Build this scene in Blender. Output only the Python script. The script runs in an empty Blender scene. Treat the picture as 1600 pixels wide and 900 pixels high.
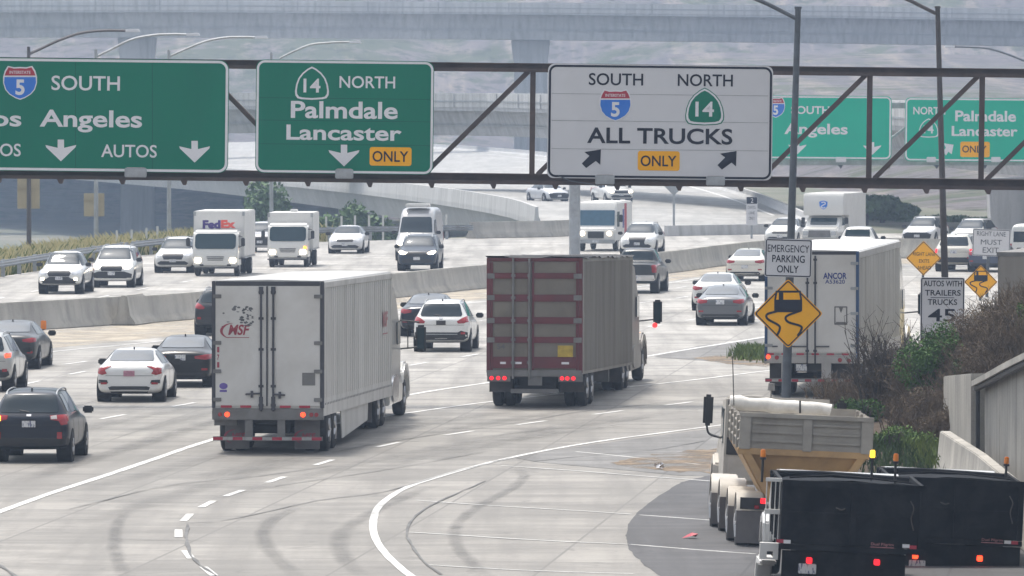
import bpy, bmesh, math, random
from mathutils import Vector, Matrix
from mathutils.bvhtree import BVHTree

R = math.radians
S = bpy.context.scene
C = S.collection
random.seed(7)

# ---------------------------------------------------------------- camera, light, exposure
FPX = 11500.0                 # focal length in photo pixels (photo 1600 wide)
CAM_H = 8.6
PITCH = math.atan(310 / FPX)

cd = bpy.data.cameras.new('camera')
cam = bpy.data.objects.new('camera', cd)
C.objects.link(cam)
cam.location = (0, 0, CAM_H)
cam.rotation_euler = (R(90) - PITCH, 0, 0)
cd.sensor_width = 36
cd.lens = FPX / 1600 * 36
cd.clip_start = 1
cd.clip_end = 6000
cd.dof.use_dof = True
cd.dof.focus_distance = 195
cd.dof.aperture_fstop = 9
S.camera = cam

SUN_EL, SUN_AZ = 70, -30       # azimuth: degrees to the right of the view direction
world = bpy.data.worlds.new('World')
S.world = world
world.use_nodes = True
wn = world.node_tree
sky = wn.nodes.new('ShaderNodeTexSky')
sky.sky_type = 'NISHITA'
sky.sun_disc = False
sky.sun_elevation = R(SUN_EL)
sky.sun_rotation = R(SUN_AZ)
sky.air_density = 1.2
sky.dust_density = 4.0
sky.ozone_density = 1.0
hs = wn.nodes.new('ShaderNodeHueSaturation')      # a milky overcast sky: most of the blue is washed out
hs.inputs['Saturation'].default_value = .30
wn.links.new(sky.outputs[0], hs.inputs['Color'])
wn.links.new(hs.outputs[0], wn.nodes['Background'].inputs['Color'])
wn.nodes['Background'].inputs['Strength'].default_value = 0.14

sl = bpy.data.lights.new('sun', 'SUN')
sl.energy = 2.2
sl.angle = R(8)
sl.color = (1.0, 0.93, 0.83)
sun = bpy.data.objects.new('sun', sl)
C.objects.link(sun)
sd = Vector((math.sin(R(SUN_AZ)) * math.cos(R(SUN_EL)), math.cos(R(SUN_AZ)) * math.cos(R(SUN_EL)), math.sin(R(SUN_EL))))
sun.rotation_euler = sd.to_track_quat('Z', 'Y').to_euler()
sun.location = (0, 0, 200)

S.view_settings.view_transform = 'Standard'
S.view_settings.look = 'None'
S.view_settings.exposure = 0.72
S.view_settings.gamma = 1
S.render.engine = 'CYCLES'
S.cycles.use_denoising = True
S.cycles.max_bounces = 6
S.cycles.volume_bounces = 1
S.cycles.caustics_reflective = False
S.cycles.caustics_refractive = False

HAZE_DENSITY = 0.00028

# ---------------------------------------------------------------- projection helpers (photo pixel -> place)
CP, SP = math.cos(PITCH), math.sin(PITCH)


def ray(px, py):
    u, v = (px - 800) / FPX, (450 - py) / FPX
    return Vector((u, CP + SP * v, CP * v - SP))


def P(px, py, d):
    r = ray(px, py)
    return Vector((r.x * d / r.y, d, CAM_H + r.z * d / r.y))


def G(px, py, z=0.0):
    r = ray(px, py)
    t = (z - CAM_H) / r.z
    return Vector((r.x * t, r.y * t, z))


def SC(d):
    return FPX / d


# ---------------------------------------------------------------- object helpers
GROUPS = {'car': 'cars on the freeway', 'truck': 'trucks on the freeway', 'street light': 'street lights along the freeway', 'sign lamp': 'lamps under the overhead signs',
          'road sign': 'road signs', 'tree': 'trees behind the freeway', 'bush': 'bushes at the roadside', 'shrub': 'green shrubs on the embankment', 'pickup': 'pickup trucks on the freeway',
          'overpass': 'overpasses crossing behind', 'gantry': 'sign gantries over the road', 'barrier': 'concrete barriers'}


def tag(o, label=None, cat=None, group=None, kind=None):
    if label: o['label'] = label
    if cat: o['category'] = cat
    group = group or (GROUPS.get(cat) if cat else None)
    if group: o['group'] = group
    if kind: o['kind'] = kind
    return o


def thing(name, label, cat, loc=(0, 0, 0), rotz=0.0, group=None, roll=0.0):
    o = bpy.data.objects.new(name, None)
    C.objects.link(o)
    o.location = loc
    o.rotation_euler = (0, roll, rotz)
    return tag(o, label, cat, group)


def copy_tree(o, parent=None):
    c = o.copy()
    C.objects.link(c)
    if parent: c.parent = parent
    for ch in o.children:
        copy_tree(ch, c)
    return c


class MB:
    def __init__(s):
        s.v, s.f = [], []

    def add(s, vs, fs):
        b = len(s.v)
        s.v += [Vector(v) for v in vs]
        s.f += [tuple(i + b for i in f) for f in fs]
        return s

    def box(s, x0, x1, y0, y1, z0, z1):
        return s.add([(x0, y0, z0), (x1, y0, z0), (x1, y1, z0), (x0, y1, z0), (x0, y0, z1), (x1, y0, z1), (x1, y1, z1), (x0, y1, z1)],
                     [(0, 3, 2, 1), (4, 5, 6, 7), (0, 1, 5, 4), (1, 2, 6, 5), (2, 3, 7, 6), (3, 0, 4, 7)])

    def cyl(s, p0, p1, r0, r1=None, n=10):
        r1 = r0 if r1 is None else r1
        p0, p1 = Vector(p0), Vector(p1)
        d = (p1 - p0).normalized()
        a = d.orthogonal().normalized()
        b = d.cross(a)
        vs, fs = [], []
        for k in range(n):
            t = 2 * math.pi * k / n
            w = a * math.cos(t) + b * math.sin(t)
            vs += [p0 + w * r0, p1 + w * r1]
        for k in range(n):
            j = (k + 1) % n
            fs.append((2 * k, 2 * j, 2 * j + 1, 2 * k + 1))
        fs.append(tuple(2 * k for k in range(n))[::-1])
        fs.append(tuple(2 * k + 1 for k in range(n)))
        return s.add(vs, fs)

    def tube(s, pts, r, n=6):
        pts = [Vector(p) for p in pts]
        rs = r if isinstance(r, (list, tuple)) else [r] * len(pts)
        vs, fs = [], []
        a = None
        for i, p in enumerate(pts):
            d = (pts[min(i + 1, len(pts) - 1)] - pts[max(i - 1, 0)]).normalized()
            a = d.orthogonal().normalized() if a is None else (a - d * a.dot(d)).normalized()
            b = d.cross(a)
            for k in range(n):
                t = 2 * math.pi * k / n
                vs.append(p + (a * math.cos(t) + b * math.sin(t)) * rs[i])
        for i in range(len(pts) - 1):
            for k in range(n):
                j = (k + 1) % n
                fs.append((i * n + k, i * n + j, (i + 1) * n + j, (i + 1) * n + k))
        fs.append(tuple(range(n))[::-1])
        fs.append(tuple((len(pts) - 1) * n + k for k in range(n)))
        return s.add(vs, fs)

    def prism(s, outline, to3, a, b):
        """outline: list of 2D points; to3(u, v, w) -> 3D; extruded from w=a to w=b"""
        n = len(outline)
        vs = [to3(u, v, a) for u, v in outline] + [to3(u, v, b) for u, v in outline]
        fs = [tuple(range(n))[::-1], tuple(range(n, 2 * n))]
        for k in range(n):
            j = (k + 1) % n
            fs.append((k, j, n + j, n + k))
        return s.add(vs, fs)

    def sweep(s, profile, path, up=Vector((0, 0, 1)), closed=True):
        """profile: list of (offset to the right, height) swept along path"""
        path = [Vector(p) for p in path]
        n = len(profile)
        vs, fs = [], []
        for i, p in enumerate(path):
            d = (path[min(i + 1, len(path) - 1)] - path[max(i - 1, 0)])
            d.z = 0
            d.normalize()
            rgt = d.cross(up).normalized()
            for (o, h) in profile:
                vs.append(p + rgt * o + up * h)
        m = n if closed else n - 1
        for i in range(len(path) - 1):
            for k in range(m):
                j = (k + 1) % n
                fs.append((i * n + k, i * n + j, (i + 1) * n + j, (i + 1) * n + k))
        if closed:
            fs.append(tuple(range(n))[::-1])
            fs.append(tuple((len(path) - 1) * n + k for k in range(n)))
        return s.add(vs, fs)

    def build(s, name, mat, parent=None, bevel=0.0, smooth=False, loc=None, seg=2, fix=True):
        me = bpy.data.meshes.new(name)
        me.from_pydata([tuple(v) for v in s.v], [], s.f)
        if fix or bevel:
            bm = bmesh.new()
            bm.from_mesh(me)
            if fix: bmesh.ops.recalc_face_normals(bm, faces=bm.faces)
            if bevel:
                es = [e for e in bm.edges if len(e.link_faces) == 2 and e.calc_face_angle(0) > R(35)]
                bmesh.ops.bevel(bm, geom=es, offset=bevel, segments=seg, affect='EDGES', clamp_overlap=True)
            bm.to_mesh(me)
            bm.free()
        if smooth or bevel:
            for p in me.polygons: p.use_smooth = True
            me.set_sharp_from_angle(angle=R(40))
        me.materials.append(mat)
        o = bpy.data.objects.new(name, me)
        C.objects.link(o)
        if parent: o.parent = parent
        if loc is not None: o.location = loc
        return o


# ---------------------------------------------------------------- materials
def newmat(name):
    m = bpy.data.materials.new(name)
    m.use_nodes = True
    nt = m.node_tree
    return m, nt, nt.nodes['Principled BSDF']


def lk(nt, a, b):
    nt.links.new(a, b)


def noise(nt, scale, detail=4, rough=.55, coord='Object', stretch=None, dist=0.0):
    tc = nt.nodes.new('ShaderNodeTexCoord')
    src = tc.outputs[coord]
    if coord == 'World':
        src = None
    if stretch:
        mp = nt.nodes.new('ShaderNodeMapping')
        mp.inputs['Scale'].default_value = stretch
        lk(nt, src, mp.inputs['Vector'])
        src = mp.outputs[0]
    n = nt.nodes.new('ShaderNodeTexNoise')
    n.inputs['Scale'].default_value = scale
    n.inputs['Detail'].default_value = detail
    n.inputs['Roughness'].default_value = rough
    n.inputs['Distortion'].default_value = dist
    lk(nt, src, n.inputs['Vector'])
    return n.outputs['Fac']


def ramp(nt, fac, stops):
    r = nt.nodes.new('ShaderNodeValToRGB')
    el = r.color_ramp.elements
    while len(el) < len(stops): el.new(.5)
    for e, (p, c) in zip(el, stops):
        e.position = p
        e.color = (c[0], c[1], c[2], 1) if isinstance(c, (tuple, list)) else (c, c, c, 1)
    lk(nt, fac, r.inputs[0])
    return r.outputs[0]


def mix(nt, fac, a, b, mode='MIX'):
    n = nt.nodes.new('ShaderNodeMix')
    n.data_type = 'RGBA'
    n.blend_type = mode
    for sock, v in ((n.inputs[0], fac), (n.inputs[6], a), (n.inputs[7], b)):
        if hasattr(v, 'is_output'): lk(nt, v, sock)
        elif isinstance(v, (tuple, list)): sock.default_value = (v[0], v[1], v[2], 1)
        else: sock.default_value = v
    return n.outputs[2]


def pm(name, col, rough=.6, metal=0.0, var=.12, scale=4, dirt=None, dirt_amt=.5, coat=0.0, stretch=None, bump=0.0, spec=.5):
    """painted or plain surface: base colour, a little tonal variation, and optional dirt patches"""
    m, nt, b = newmat(name)
    n1 = noise(nt, scale, 5, .6, stretch=stretch)
    lo = tuple(c * (1 - var) for c in col)
    hi = tuple(min(1, c * (1 + var)) for c in col)
    c = ramp(nt, n1, [(.3, lo), (.7, hi)])
    if dirt:
        n2 = noise(nt, scale * .45 + .3, 6, .65, stretch=stretch, dist=.4)
        f = ramp(nt, n2, [(.42, 0.0), (.72, dirt_amt)])
        c = mix(nt, f, c, dirt)
    lk(nt, c, b.inputs['Base Color'])
    b.inputs['Roughness'].default_value = rough
    b.inputs['Metallic'].default_value = metal
    b.inputs['Specular IOR Level'].default_value = spec
    if coat:
        b.inputs['Coat Weight'].default_value = coat
        b.inputs['Coat Roughness'].default_value = .06
    if bump:
        bp = nt.nodes.new('ShaderNodeBump')
        bp.inputs['Strength'].default_value = bump
        bp.inputs['Distance'].default_value = .02
        lk(nt, n1, bp.inputs['Height'])
        lk(nt, bp.outputs[0], b.inputs['Normal'])
    return m


def em(name, col, strength, base=(.3, .3, .3)):
    m, nt, b = newmat(name)
    b.inputs['Base Color'].default_value = (*base, 1)
    b.inputs['Emission Color'].default_value = (*col, 1)
    b.inputs['Emission Strength'].default_value = strength
    b.inputs['Roughness'].default_value = .3
    return m


_paint = {}


def paint(col, rough=.28):
    k = tuple(col)
    if k not in _paint:
        dk = max(col) < .09
        _paint[k] = pm('car_paint', tuple(c * (.6 if dk else 1) for c in col), rough, 0.0, .03, 2, dirt=tuple(c * .8 + (.006 if dk else .03) for c in col), dirt_amt=.2, coat=.3 if dk else .8, spec=.3 if dk else .5)
    return _paint[k]


M = {}
M['glass'] = pm('dark_glass', (.010, .020, .028), .06, 0, .1, 2, spec=.42)
M['glass_bright'] = pm('sky_lit_glass', (.02, .03, .035), .10, 0, .1, 2, spec=.9, coat=1.0)
M['truck_glass'] = pm('truck_glass', (.018, .04, .05), .08, 0, .1, 2, spec=.42)
M['rubber'] = pm('tyre_rubber', (.018, .018, .019), .8, 0, .25, 6, dirt=(.07, .065, .06), dirt_amt=.4)
M['rim'] = pm('wheel_metal', (.42, .42, .43), .35, .7, .1, 5, dirt=(.12, .11, .1))
M['blackplastic'] = pm('black_plastic', (.02, .02, .022), .55, 0, .15, 5)
M['arch'] = pm('arch_liner', (.01, .01, .01), .9, 0, .1, 5)
M['tail'] = pm('tail_lens', (.30, .012, .018), .18, 0, .15, 9, coat=.5)
M['tail_lit'] = em('lit_brake_lamp', (1, .05, .012), 2.4, (.4, .02, .02))
M['tail_lit_dim'] = em('lit_tail_lamp', (1, .012, .025), 1.1, (.4, .02, .02))
M['amber_lit'] = em('lit_amber_lamp', (1, .34, .02), 4, (.5, .2, .02))
M['amber'] = pm('amber_lens', (.75, .22, .02), .25, 0, .1, 9)
M['head'] = pm('headlamp_lens', (.5, .52, .55), .12, .2, .1, 6)
M['head_lit'] = em('lit_headlamp', (1, .86, .62), 6, (.6, .6, .6))
M['white_lamp'] = pm('white_lens', (.55, .5, .5), .2, 0, .2, 12)
M['chrome'] = pm('chrome', (.6, .61, .63), .2, .9, .08, 4)


def plate_mat():
    m, nt, b = newmat('number_plate')
    n = noise(nt, 38, 2, .5, stretch=(1, 1, .25))
    c = ramp(nt, n, [(.38, (.12, .13, .22)), (.45, (.60, .61, .62))])
    lk(nt, c, b.inputs['Base Color'])
    b.inputs['Roughness'].default_value = .5
    return m


M['plate'] = plate_mat()
M['plate_dark'] = pm('paper_plate', (.05, .045, .045), .6, 0, .5, 30)
M['steel'] = pm('galvanised_steel', (.36, .38, .40), .5, .35, .15, 3, dirt=(.2, .19, .18), dirt_amt=.5)
M['steel_dark'] = pm('weathered_steel', (.10, .115, .135), .6, .2, .2, 3, dirt=(.05, .05, .055), dirt_amt=.6)
M['pole_brown'] = pm('brown_pole_steel', (.085, .075, .075), .6, .2, .2, 3, dirt=(.05, .045, .045), dirt_amt=.6)
M['gantry'] = pm('rusty_gantry_paint', (.088, .062, .055), .7, .1, .3, 1.4, dirt=(.045, .034, .034), dirt_amt=.8)
M['whitevinyl'] = pm('white_sheeting', (.70, .70, .73), .5, 0, .05, 3)
M['blackvinyl'] = pm('black_sheeting', (.010, .012, .024), .6, 0, .1, 3, spec=.2)
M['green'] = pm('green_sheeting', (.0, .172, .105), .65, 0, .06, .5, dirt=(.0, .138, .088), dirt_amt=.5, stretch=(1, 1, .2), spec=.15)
M['green2'] = pm('bright_green_sheeting', (.0, .42, .28), .6, 0, .05, .6, spec=.2)  # brighter green, for the far signs
M['signwhite'] = pm('white_sign_face', (.62, .62, .645), .55, 0, .04, .5, dirt=(.5, .5, .52), dirt_amt=.4)
M['orange'] = pm('orange_sheeting', (.90, .42, .006), .6, 0, .04, 2, spec=.15)
M['yellow'] = pm('amber_sheeting', (.88, .42, .008), .6, 0, .06, 2, spec=.15)
M['blue'] = pm('blue_sheeting', (.012, .16, .62), .5, 0, .05, 3)
M['redv'] = pm('red_sheeting', (.38, .02, .045), .5, 0, .08, 3)
M['plywood'] = pm('sign_back', (.42, .36, .24), .8, 0, .12, 2)


def concrete(name, base, var=.22, joint=None, streak=True, scale=.6):
    m, nt, b = newmat(name)
    n1 = noise(nt, scale, 8, .62)
    lo = tuple(c * (1 - var) for c in base)
    hi = tuple(c * (1 + var * .6) for c in base)
    c = ramp(nt, n1, [(.28, lo), (.72, hi)])
    if streak:
        n2 = noise(nt, 1.0, 5, .65, stretch=(1.6, 1.6, .12))
        f = ramp(nt, n2, [(.44, 0.0), (.70, .7)])
        c = mix(nt, f, c, tuple(x * .46 for x in base))
    n3 = noise(nt, 26, 3, .6)
    c = mix(nt, .12, c, ramp(nt, n3, [(.3, (.05, .05, .05)), (.7, (.7, .7, .7))]))
    lk(nt, c, b.inputs['Base Color'])
    b.inputs['Roughness'].default_value = .85
    bp = nt.nodes.new('ShaderNodeBump')
    bp.inputs['Strength'].default_value = .25
    bp.inputs['Distance'].default_value = .01
    lk(nt, n3, bp.inputs['Height'])
    lk(nt, bp.outputs[0], b.inputs['Normal'])
    return m


M['concrete'] = concrete('barrier_concrete', (.42, .40, .36))
M['wallconc'] = concrete('retaining_wall_concrete', (.40, .38, .34), .42, scale=.45)
M['bridge'] = concrete('bridge_concrete', (.42, .425, .435), .16, scale=.12)
M['bridge_light'] = concrete('parapet_concrete', (.56, .56, .56), .12, scale=.12)


def road_mat(name, base, tone=1.0, rough=.62, far_glare=None):
    m, nt, b = newmat(name)
    big = noise(nt, .05, 4, .55)
    c = ramp(nt, big, [(.3, tuple(x * .95 for x in base)), (.7, tuple(x * 1.04 for x in base))])
    if far_glare:        # glare on the far road put into the colour: the concrete pales with distance
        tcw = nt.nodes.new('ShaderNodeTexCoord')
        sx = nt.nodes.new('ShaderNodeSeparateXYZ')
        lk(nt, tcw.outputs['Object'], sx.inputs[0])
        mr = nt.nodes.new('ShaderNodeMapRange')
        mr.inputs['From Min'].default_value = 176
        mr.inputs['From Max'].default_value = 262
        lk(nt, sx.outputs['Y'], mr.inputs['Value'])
        c = mix(nt, mr.outputs[0], c, far_glare)
    # slabs differ a little from one another
    tc = nt.nodes.new('ShaderNodeTexCoord')
    mp = nt.nodes.new('ShaderNodeMapping')
    mp.inputs['Rotation'].default_value = (0, 0, R(5))
    lk(nt, tc.outputs['Object'], mp.inputs[0])
    br = nt.nodes.new('ShaderNodeTexBrick')
    br.offset = .0
    br.inputs['Scale'].default_value = 1.0
    br.inputs['Brick Width'].default_value = 3.65
    br.inputs['Row Height'].default_value = 4.6
    br.inputs['Mortar Size'].default_value = .028
    br.inputs['Color1'].default_value = (.36, .36, .36, 1)
    br.inputs['Color2'].default_value = (.64, .64, .64, 1)
    br.inputs['Mortar'].default_value = (.12, .12, .12, 1)
    lk(nt, mp.outputs[0], br.inputs['Vector'])
    c = mix(nt, .58, c, br.outputs['Color'], 'OVERLAY')
    # grey traffic film lies in streaks and patches
    st = noise(nt, .8, 8, .70, stretch=(.30, .8, 1), dist=.5)
    f = ramp(nt, st, [(.42, 0.0), (.64, .78)])
    c = mix(nt, f, c, tuple(x * .52 for x in base))
    st2 = noise(nt, 1.0, 6, .6, stretch=(1.1, .045, 1))
    f2 = ramp(nt, st2, [(.44, 0.0), (.68, .68)])
    c = mix(nt, f2, c, tuple(x * .55 for x in base))
    ob = noise(nt, 1.7, 3, .5, stretch=(1, .5, 1), dist=1.0)
    c = mix(nt, ramp(nt, ob, [(.64, 0.0), (.72, .5)]), c, tuple(x * .38 for x in base))
    fine = noise(nt, 9, 5, .7)
    c = mix(nt, .22, c, ramp(nt, fine, [(.3, 0.22), (.7, .78)]), 'OVERLAY')
    lk(nt, c, b.inputs['Base Color'])
    b.inputs['Roughness'].default_value = rough
    b.inputs['Specular IOR Level'].default_value = .5
    bp = nt.nodes.new('ShaderNodeBump')
    bp.inputs['Strength'].default_value = .12
    bp.inputs['Distance'].default_value = .01
    lk(nt, fine, bp.inputs['Height'])
    lk(nt, bp.outputs[0], b.inputs['Normal'])
    return m


M['road'] = road_mat('concrete_pavement', (.245, .231, .210), far_glare=(.40, .385, .36))
M['ramproad'] = road_mat('ramp_pavement', (.36, .355, .34))
M['asphalt'] = road_mat('asphalt_shoulder', (.082, .082, .087), rough=.8)
M['asphalt_old'] = road_mat('worn_asphalt', (.19, .187, .183), rough=.8)
M['marking'] = pm('worn_white_marking', (.68, .68, .67), .65, 0, .08, 2.5, dirt=(.34, .335, .325), dirt_amt=.8, stretch=(1, .5, 1))
M['joint'] = pm('pale_joint_filler', (.52, .52, .51), .7, 0, .2, 1.5)
M['crack'] = pm('dark_crack_sealant', (.12, .12, .12), .8, 0, .4, .9)


def patchy(name, c0, c1, sc, lo, hi, mx):
    m, nt, b = newmat(name)
    n1 = noise(nt, sc * 2, 6, .65)
    lk(nt, ramp(nt, n1, [(.3, c0), (.7, c1)]), b.inputs['Base Color'])
    b.inputs['Roughness'].default_value = .95
    a = noise(nt, sc, 7, .68)
    lk(nt, ramp(nt, a, [(lo, 0.0), (hi, mx)]), b.inputs['Alpha'])
    return m


M['dirt'] = patchy('brown_dirt', (.14, .10, .065), (.27, .21, .15), .7, .40, .58, .92)
M['sand'] = patchy('sandy_grit', (.40, .35, .28), (.52, .46, .37), .35, .30, .62, .85)


def skid_mat():
    m, nt, b = newmat('rubber_skid_mark')
    b.inputs['Base Color'].default_value = (.10, .10, .10, 1)
    b.inputs['Roughness'].default_value = .7
    a = noise(nt, .8, 5, .6)
    f = ramp(nt, a, [(.30, .10), (.75, .62)])
    at = nt.nodes.new('ShaderNodeAttribute')
    at.attribute_name = 'fade'
    mu = nt.nodes.new('ShaderNodeMath')
    mu.operation = 'MULTIPLY'
    lk(nt, f, mu.inputs[0])
    lk(nt, at.outputs['Fac'], mu.inputs[1])
    lk(nt, mu.outputs[0], b.inputs['Alpha'])
    return m


M['skid'] = skid_mat()


def leaf_mat(name, c0, c1, sc=1.2):
    m, nt, b = newmat(name)
    n = noise(nt, sc, 4, .6)
    lk(nt, ramp(nt, n, [(.3, c0), (.7, c1)]), b.inputs['Base Color'])
    b.inputs['Roughness'].default_value = .7
    b.inputs['Specular IOR Level'].default_value = .2
    return m


M['leaf_dark'] = leaf_mat('dark_evergreen_leaf', (.022, .045, .014), (.06, .10, .03))
M['leaf_green'] = leaf_mat('fresh_green_leaf', (.05, .10, .025), (.12, .19, .045))
M['leaf_far'] = leaf_mat('far_tree_leaf', (.055, .10, .04), (.12, .19, .08), .4)
M['grass'] = leaf_mat('green_grass_blade', (.07, .12, .028), (.17, .21, .055), .8)
M['drygrass'] = leaf_mat('dry_grass_blade', (.48, .42, .19), (.66, .58, .32), .5)
M['twig'] = leaf_mat('dry_brown_twig', (.072, .053, .036), (.175, .130, .085), .6)
M['bark'] = leaf_mat('grey_bark', (.05, .04, .035), (.10, .085, .07), 3)
M['soil'] = pm('brown_slope_soil', (.075, .058, .045), .95, 0, .3, .9, spec=.1)


# ---------------------------------------------------------------- lettering
_tcache = {}


def text_geo(s, bold, shear):
    k = (s, bold, shear)
    if k not in _tcache:
        cu = bpy.data.curves.new('lettering', 'FONT')
        cu.body = s
        cu.size = 1
        cu.offset = bold
        cu.shear = shear
        cu.resolution_u = 4
        cu.fill_mode = 'FRONT'
        o = bpy.data.objects.new('lettering_tmp', cu)
        C.objects.link(o)
        bpy.context.view_layer.update()
        me = bpy.data.meshes.new_from_object(o.evaluated_get(bpy.context.evaluated_depsgraph_get()))
        vs = [(v.co.x, v.co.y) for v in me.vertices]
        fs = [tuple(p.vertices) for p in me.polygons]
        bpy.data.objects.remove(o)
        bpy.data.curves.remove(cu)
        bpy.data.meshes.remove(me)
        x0, x1 = min(v[0] for v in vs), max(v[0] for v in vs)
        y0, y1 = min(v[1] for v in vs), max(v[1] for v in vs)
        _tcache[k] = ([((x - x0) / (x1 - x0), (y - y0) / (y1 - y0)) for x, y in vs], fs)
    return _tcache[k]


def put_text(mb, s, u0, u1, v0, v1, to3, bold=.012, shear=0.0):
    vs, fs = text_geo(s, bold, shear)
    mb.add([to3(u0 + a * (u1 - u0), v0 + b * (v1 - v0)) for a, b in vs], fs)


def rrect(u0, v0, u1, v1, r, n=6):
    pts = []
    for cx, cy, a0 in ((u1 - r, v0 + r, -90), (u1 - r, v1 - r, 0), (u0 + r, v1 - r, 90), (u0 + r, v0 + r, 180)):
        for k in range(n + 1):
            t = R(a0 + 90 * k / n)
            pts.append((cx + r * math.cos(t), cy + r * math.sin(t)))
    return pts


def ring(mb, outer, inner, to3):
    n = len(outer)
    mb.add([to3(*p) for p in outer] + [to3(*p) for p in inner], [(k, (k + 1) % n, n + (k + 1) % n, n + k) for k in range(n)])


def catmull(pts, n=8):
    pts = [Vector(p) for p in pts]
    q = [pts[0] * 2 - pts[1]] + pts + [pts[-1] * 2 - pts[-2]]
    out = []
    for i in range(1, len(q) - 2):
        for k in range(n):
            t = k / n
            a, b, c, d = q[i - 1], q[i], q[i + 1], q[i + 2]
            out.append(.5 * ((2 * b) + (c - a) * t + (2 * a - 5 * b + 4 * c - d) * t * t + (3 * b - a - 3 * c + d) * t ** 3))
    out.append(pts[-1])
    return out


def interp(tab, x):
    if x <= tab[0][0]: return tab[0][1]
    for (a, b), (c, d) in zip(tab, tab[1:]):
        if x <= c: return b + (d - b) * (x - a) / (c - a)
    return tab[-1][1]


def smooth01(t):
    t = max(0.0, min(1.0, t))
    return t * t * (3 - 2 * t)
# ---------------------------------------------------------------- the ground
from mathutils import noise as mnoise

XL = [(0, -36), (250, -31), (333, -25.2), (380, -20.6), (415, -14), (428, -3), (445, 3), (520, 12), (900, 34), (2300, 60)]


def ground_z(x, y):
    d = interp(XL, y) - x
    z = -.06
    if d > 1.5:
        z -= 11.0 * smooth01((d - 1.5) / 16)
    return z


def grid_mesh(name, xs, ys, fz, mat):
    nx = len(xs)
    vs = [(x, y, fz(x, y)) for y in ys for x in xs]
    fs = [(j * nx + i, j * nx + i + 1, (j + 1) * nx + i + 1, (j + 1) * nx + i) for j in range(len(ys) - 1) for i in range(nx - 1)]
    return MB().add(vs, fs).build(name, mat, smooth=True)


def ground_mat():
    m, nt, b = newmat('dry_ground')
    n = noise(nt, .05, 6, .6)
    c = ramp(nt, n, [(.34, (.12, .135, .10)), (.52, (.17, .17, .14)), (.68, (.23, .215, .18))])
    lk(nt, c, b.inputs['Base Color'])
    b.inputs['Roughness'].default_value = .95
    b.inputs['Specular IOR Level'].default_value = .05
    return m


def hill_mat():
    m, nt, b = newmat('scrub_hillside')
    n = noise(nt, .05, 8, .70)
    c = ramp(nt, n, [(.36, (.105, .10, .108)), (.5, (.14, .128, .134)), (.62, (.18, .163, .162))])
    tc = nt.nodes.new('ShaderNodeTexCoord')
    mp = nt.nodes.new('ShaderNodeMapping')      # gullies run aslant down the slope
    mp.inputs['Rotation'].default_value = (0, R(-38), 0)
    mp.inputs['Scale'].default_value = (1.0, .03, .18)
    lk(nt, tc.outputs['Object'], mp.inputs[0])
    s = nt.nodes.new('ShaderNodeTexNoise')
    s.inputs['Scale'].default_value = .16
    s.inputs['Detail'].default_value = 6
    s.inputs['Roughness'].default_value = .62
    lk(nt, mp.outputs[0], s.inputs['Vector'])
    c = mix(nt, ramp(nt, s.outputs['Fac'], [(.50, 0.0), (.64, .65)]), c, (.27, .235, .21))
    g = noise(nt, .05, 10, .78, dist=.3)
    c = mix(nt, ramp(nt, g, [(.50, 0.0), (.57, .75)]), c, (.06, .08, .042))
    g2 = noise(nt, .35, 5, .7, stretch=(1, 1, .5))
    c = mix(nt, ramp(nt, g2, [(.53, 0.0), (.60, .7)]), c, (.05, .056, .04))
    g3 = noise(nt, .11, 7, .7, stretch=(1, .2, .35))
    c = mix(nt, ramp(nt, g3, [(.60, 0.0), (.69, .65)]), c, (.33, .28, .23))
    lk(nt, c, b.inputs['Base Color'])
    b.inputs['Roughness'].default_value = .95
    b.inputs['Specular IOR Level'].default_value = .05
    return m


xs = [-760, -600, -450, -300, -220, -160, -120] + [-100 + 4 * i for i in range(51)] + [120, 160, 220, 300, 450, 600, 760]
ys = [-120, -60, 0] + [20 + 10 * i for i in range(60)] + [640 + 40 * i for i in range(14)] + [1250, 1400, 1600, 1900, 2250]
tag(grid_mesh('ground', xs, ys, ground_z, ground_mat()), kind='structure')


def hill_z(x, y):
    t = (y - 1080 - .10 * x) / 520
    n = mnoise.fractal(Vector((x * .006, y * .006, 3.1)), .9, 2.0, 5)
    gull = abs(math.sin(x * .035 + 2.2 * mnoise.noise(Vector((x * .008, y * .004, 0)))))
    return -13 + smooth01(t) * (96 + 18 * n - 9 * (1 - gull) * smooth01(t * 2.5)) + 5 * smooth01(t * 6) * n


tag(grid_mesh('hills', [-740 + 9 * i for i in range(165)], [1080 - 60 + 11 * i for i in range(90)], hill_z, hill_mat()), kind='structure')


def hillside_z(x, y):
    n = mnoise.fractal(Vector((x * .03, y * .015, 7.7)), .9, 2.0, 4)
    return -.3 + (13 + 1.0 * n) * (max(0.0, (y - 500) / 580)) ** 1.1 * smooth01((x - 24 - max(0, y - 700) * -.04) / 16)


tag(grid_mesh('hillside', [24 + 3 * i for i in range(70)], [500 + 10 * i for i in range(64)], hillside_z, bpy.data.materials['scrub_hillside']), kind='structure')


# ---------------------------------------------------------------- pavements
def sheet(name, pts, z, mat, kind='structure'):
    o = MB().add([(p[0], p[1], z) for p in pts], [tuple(range(len(pts)))]).build(name, mat)
    if o.data.polygons[0].normal.z < 0:
        o.data.flip_normals()
    return tag(o, kind=kind)


left_edge = [(-34, 40), (-29.5, 250), (-24.0, 333), (-19.6, 380), (-13.0, 413), (-3, 426), (3, 433)]
right_edge = [(26, 441), (70, 470), (60, 330), (36, 250), (17.5, 206), (11.2, 200), (10.9, 185), (10.9, 40)]
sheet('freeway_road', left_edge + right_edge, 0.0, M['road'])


def gpts(pix):
    return [G(x, y) for x, y in pix]


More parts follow.
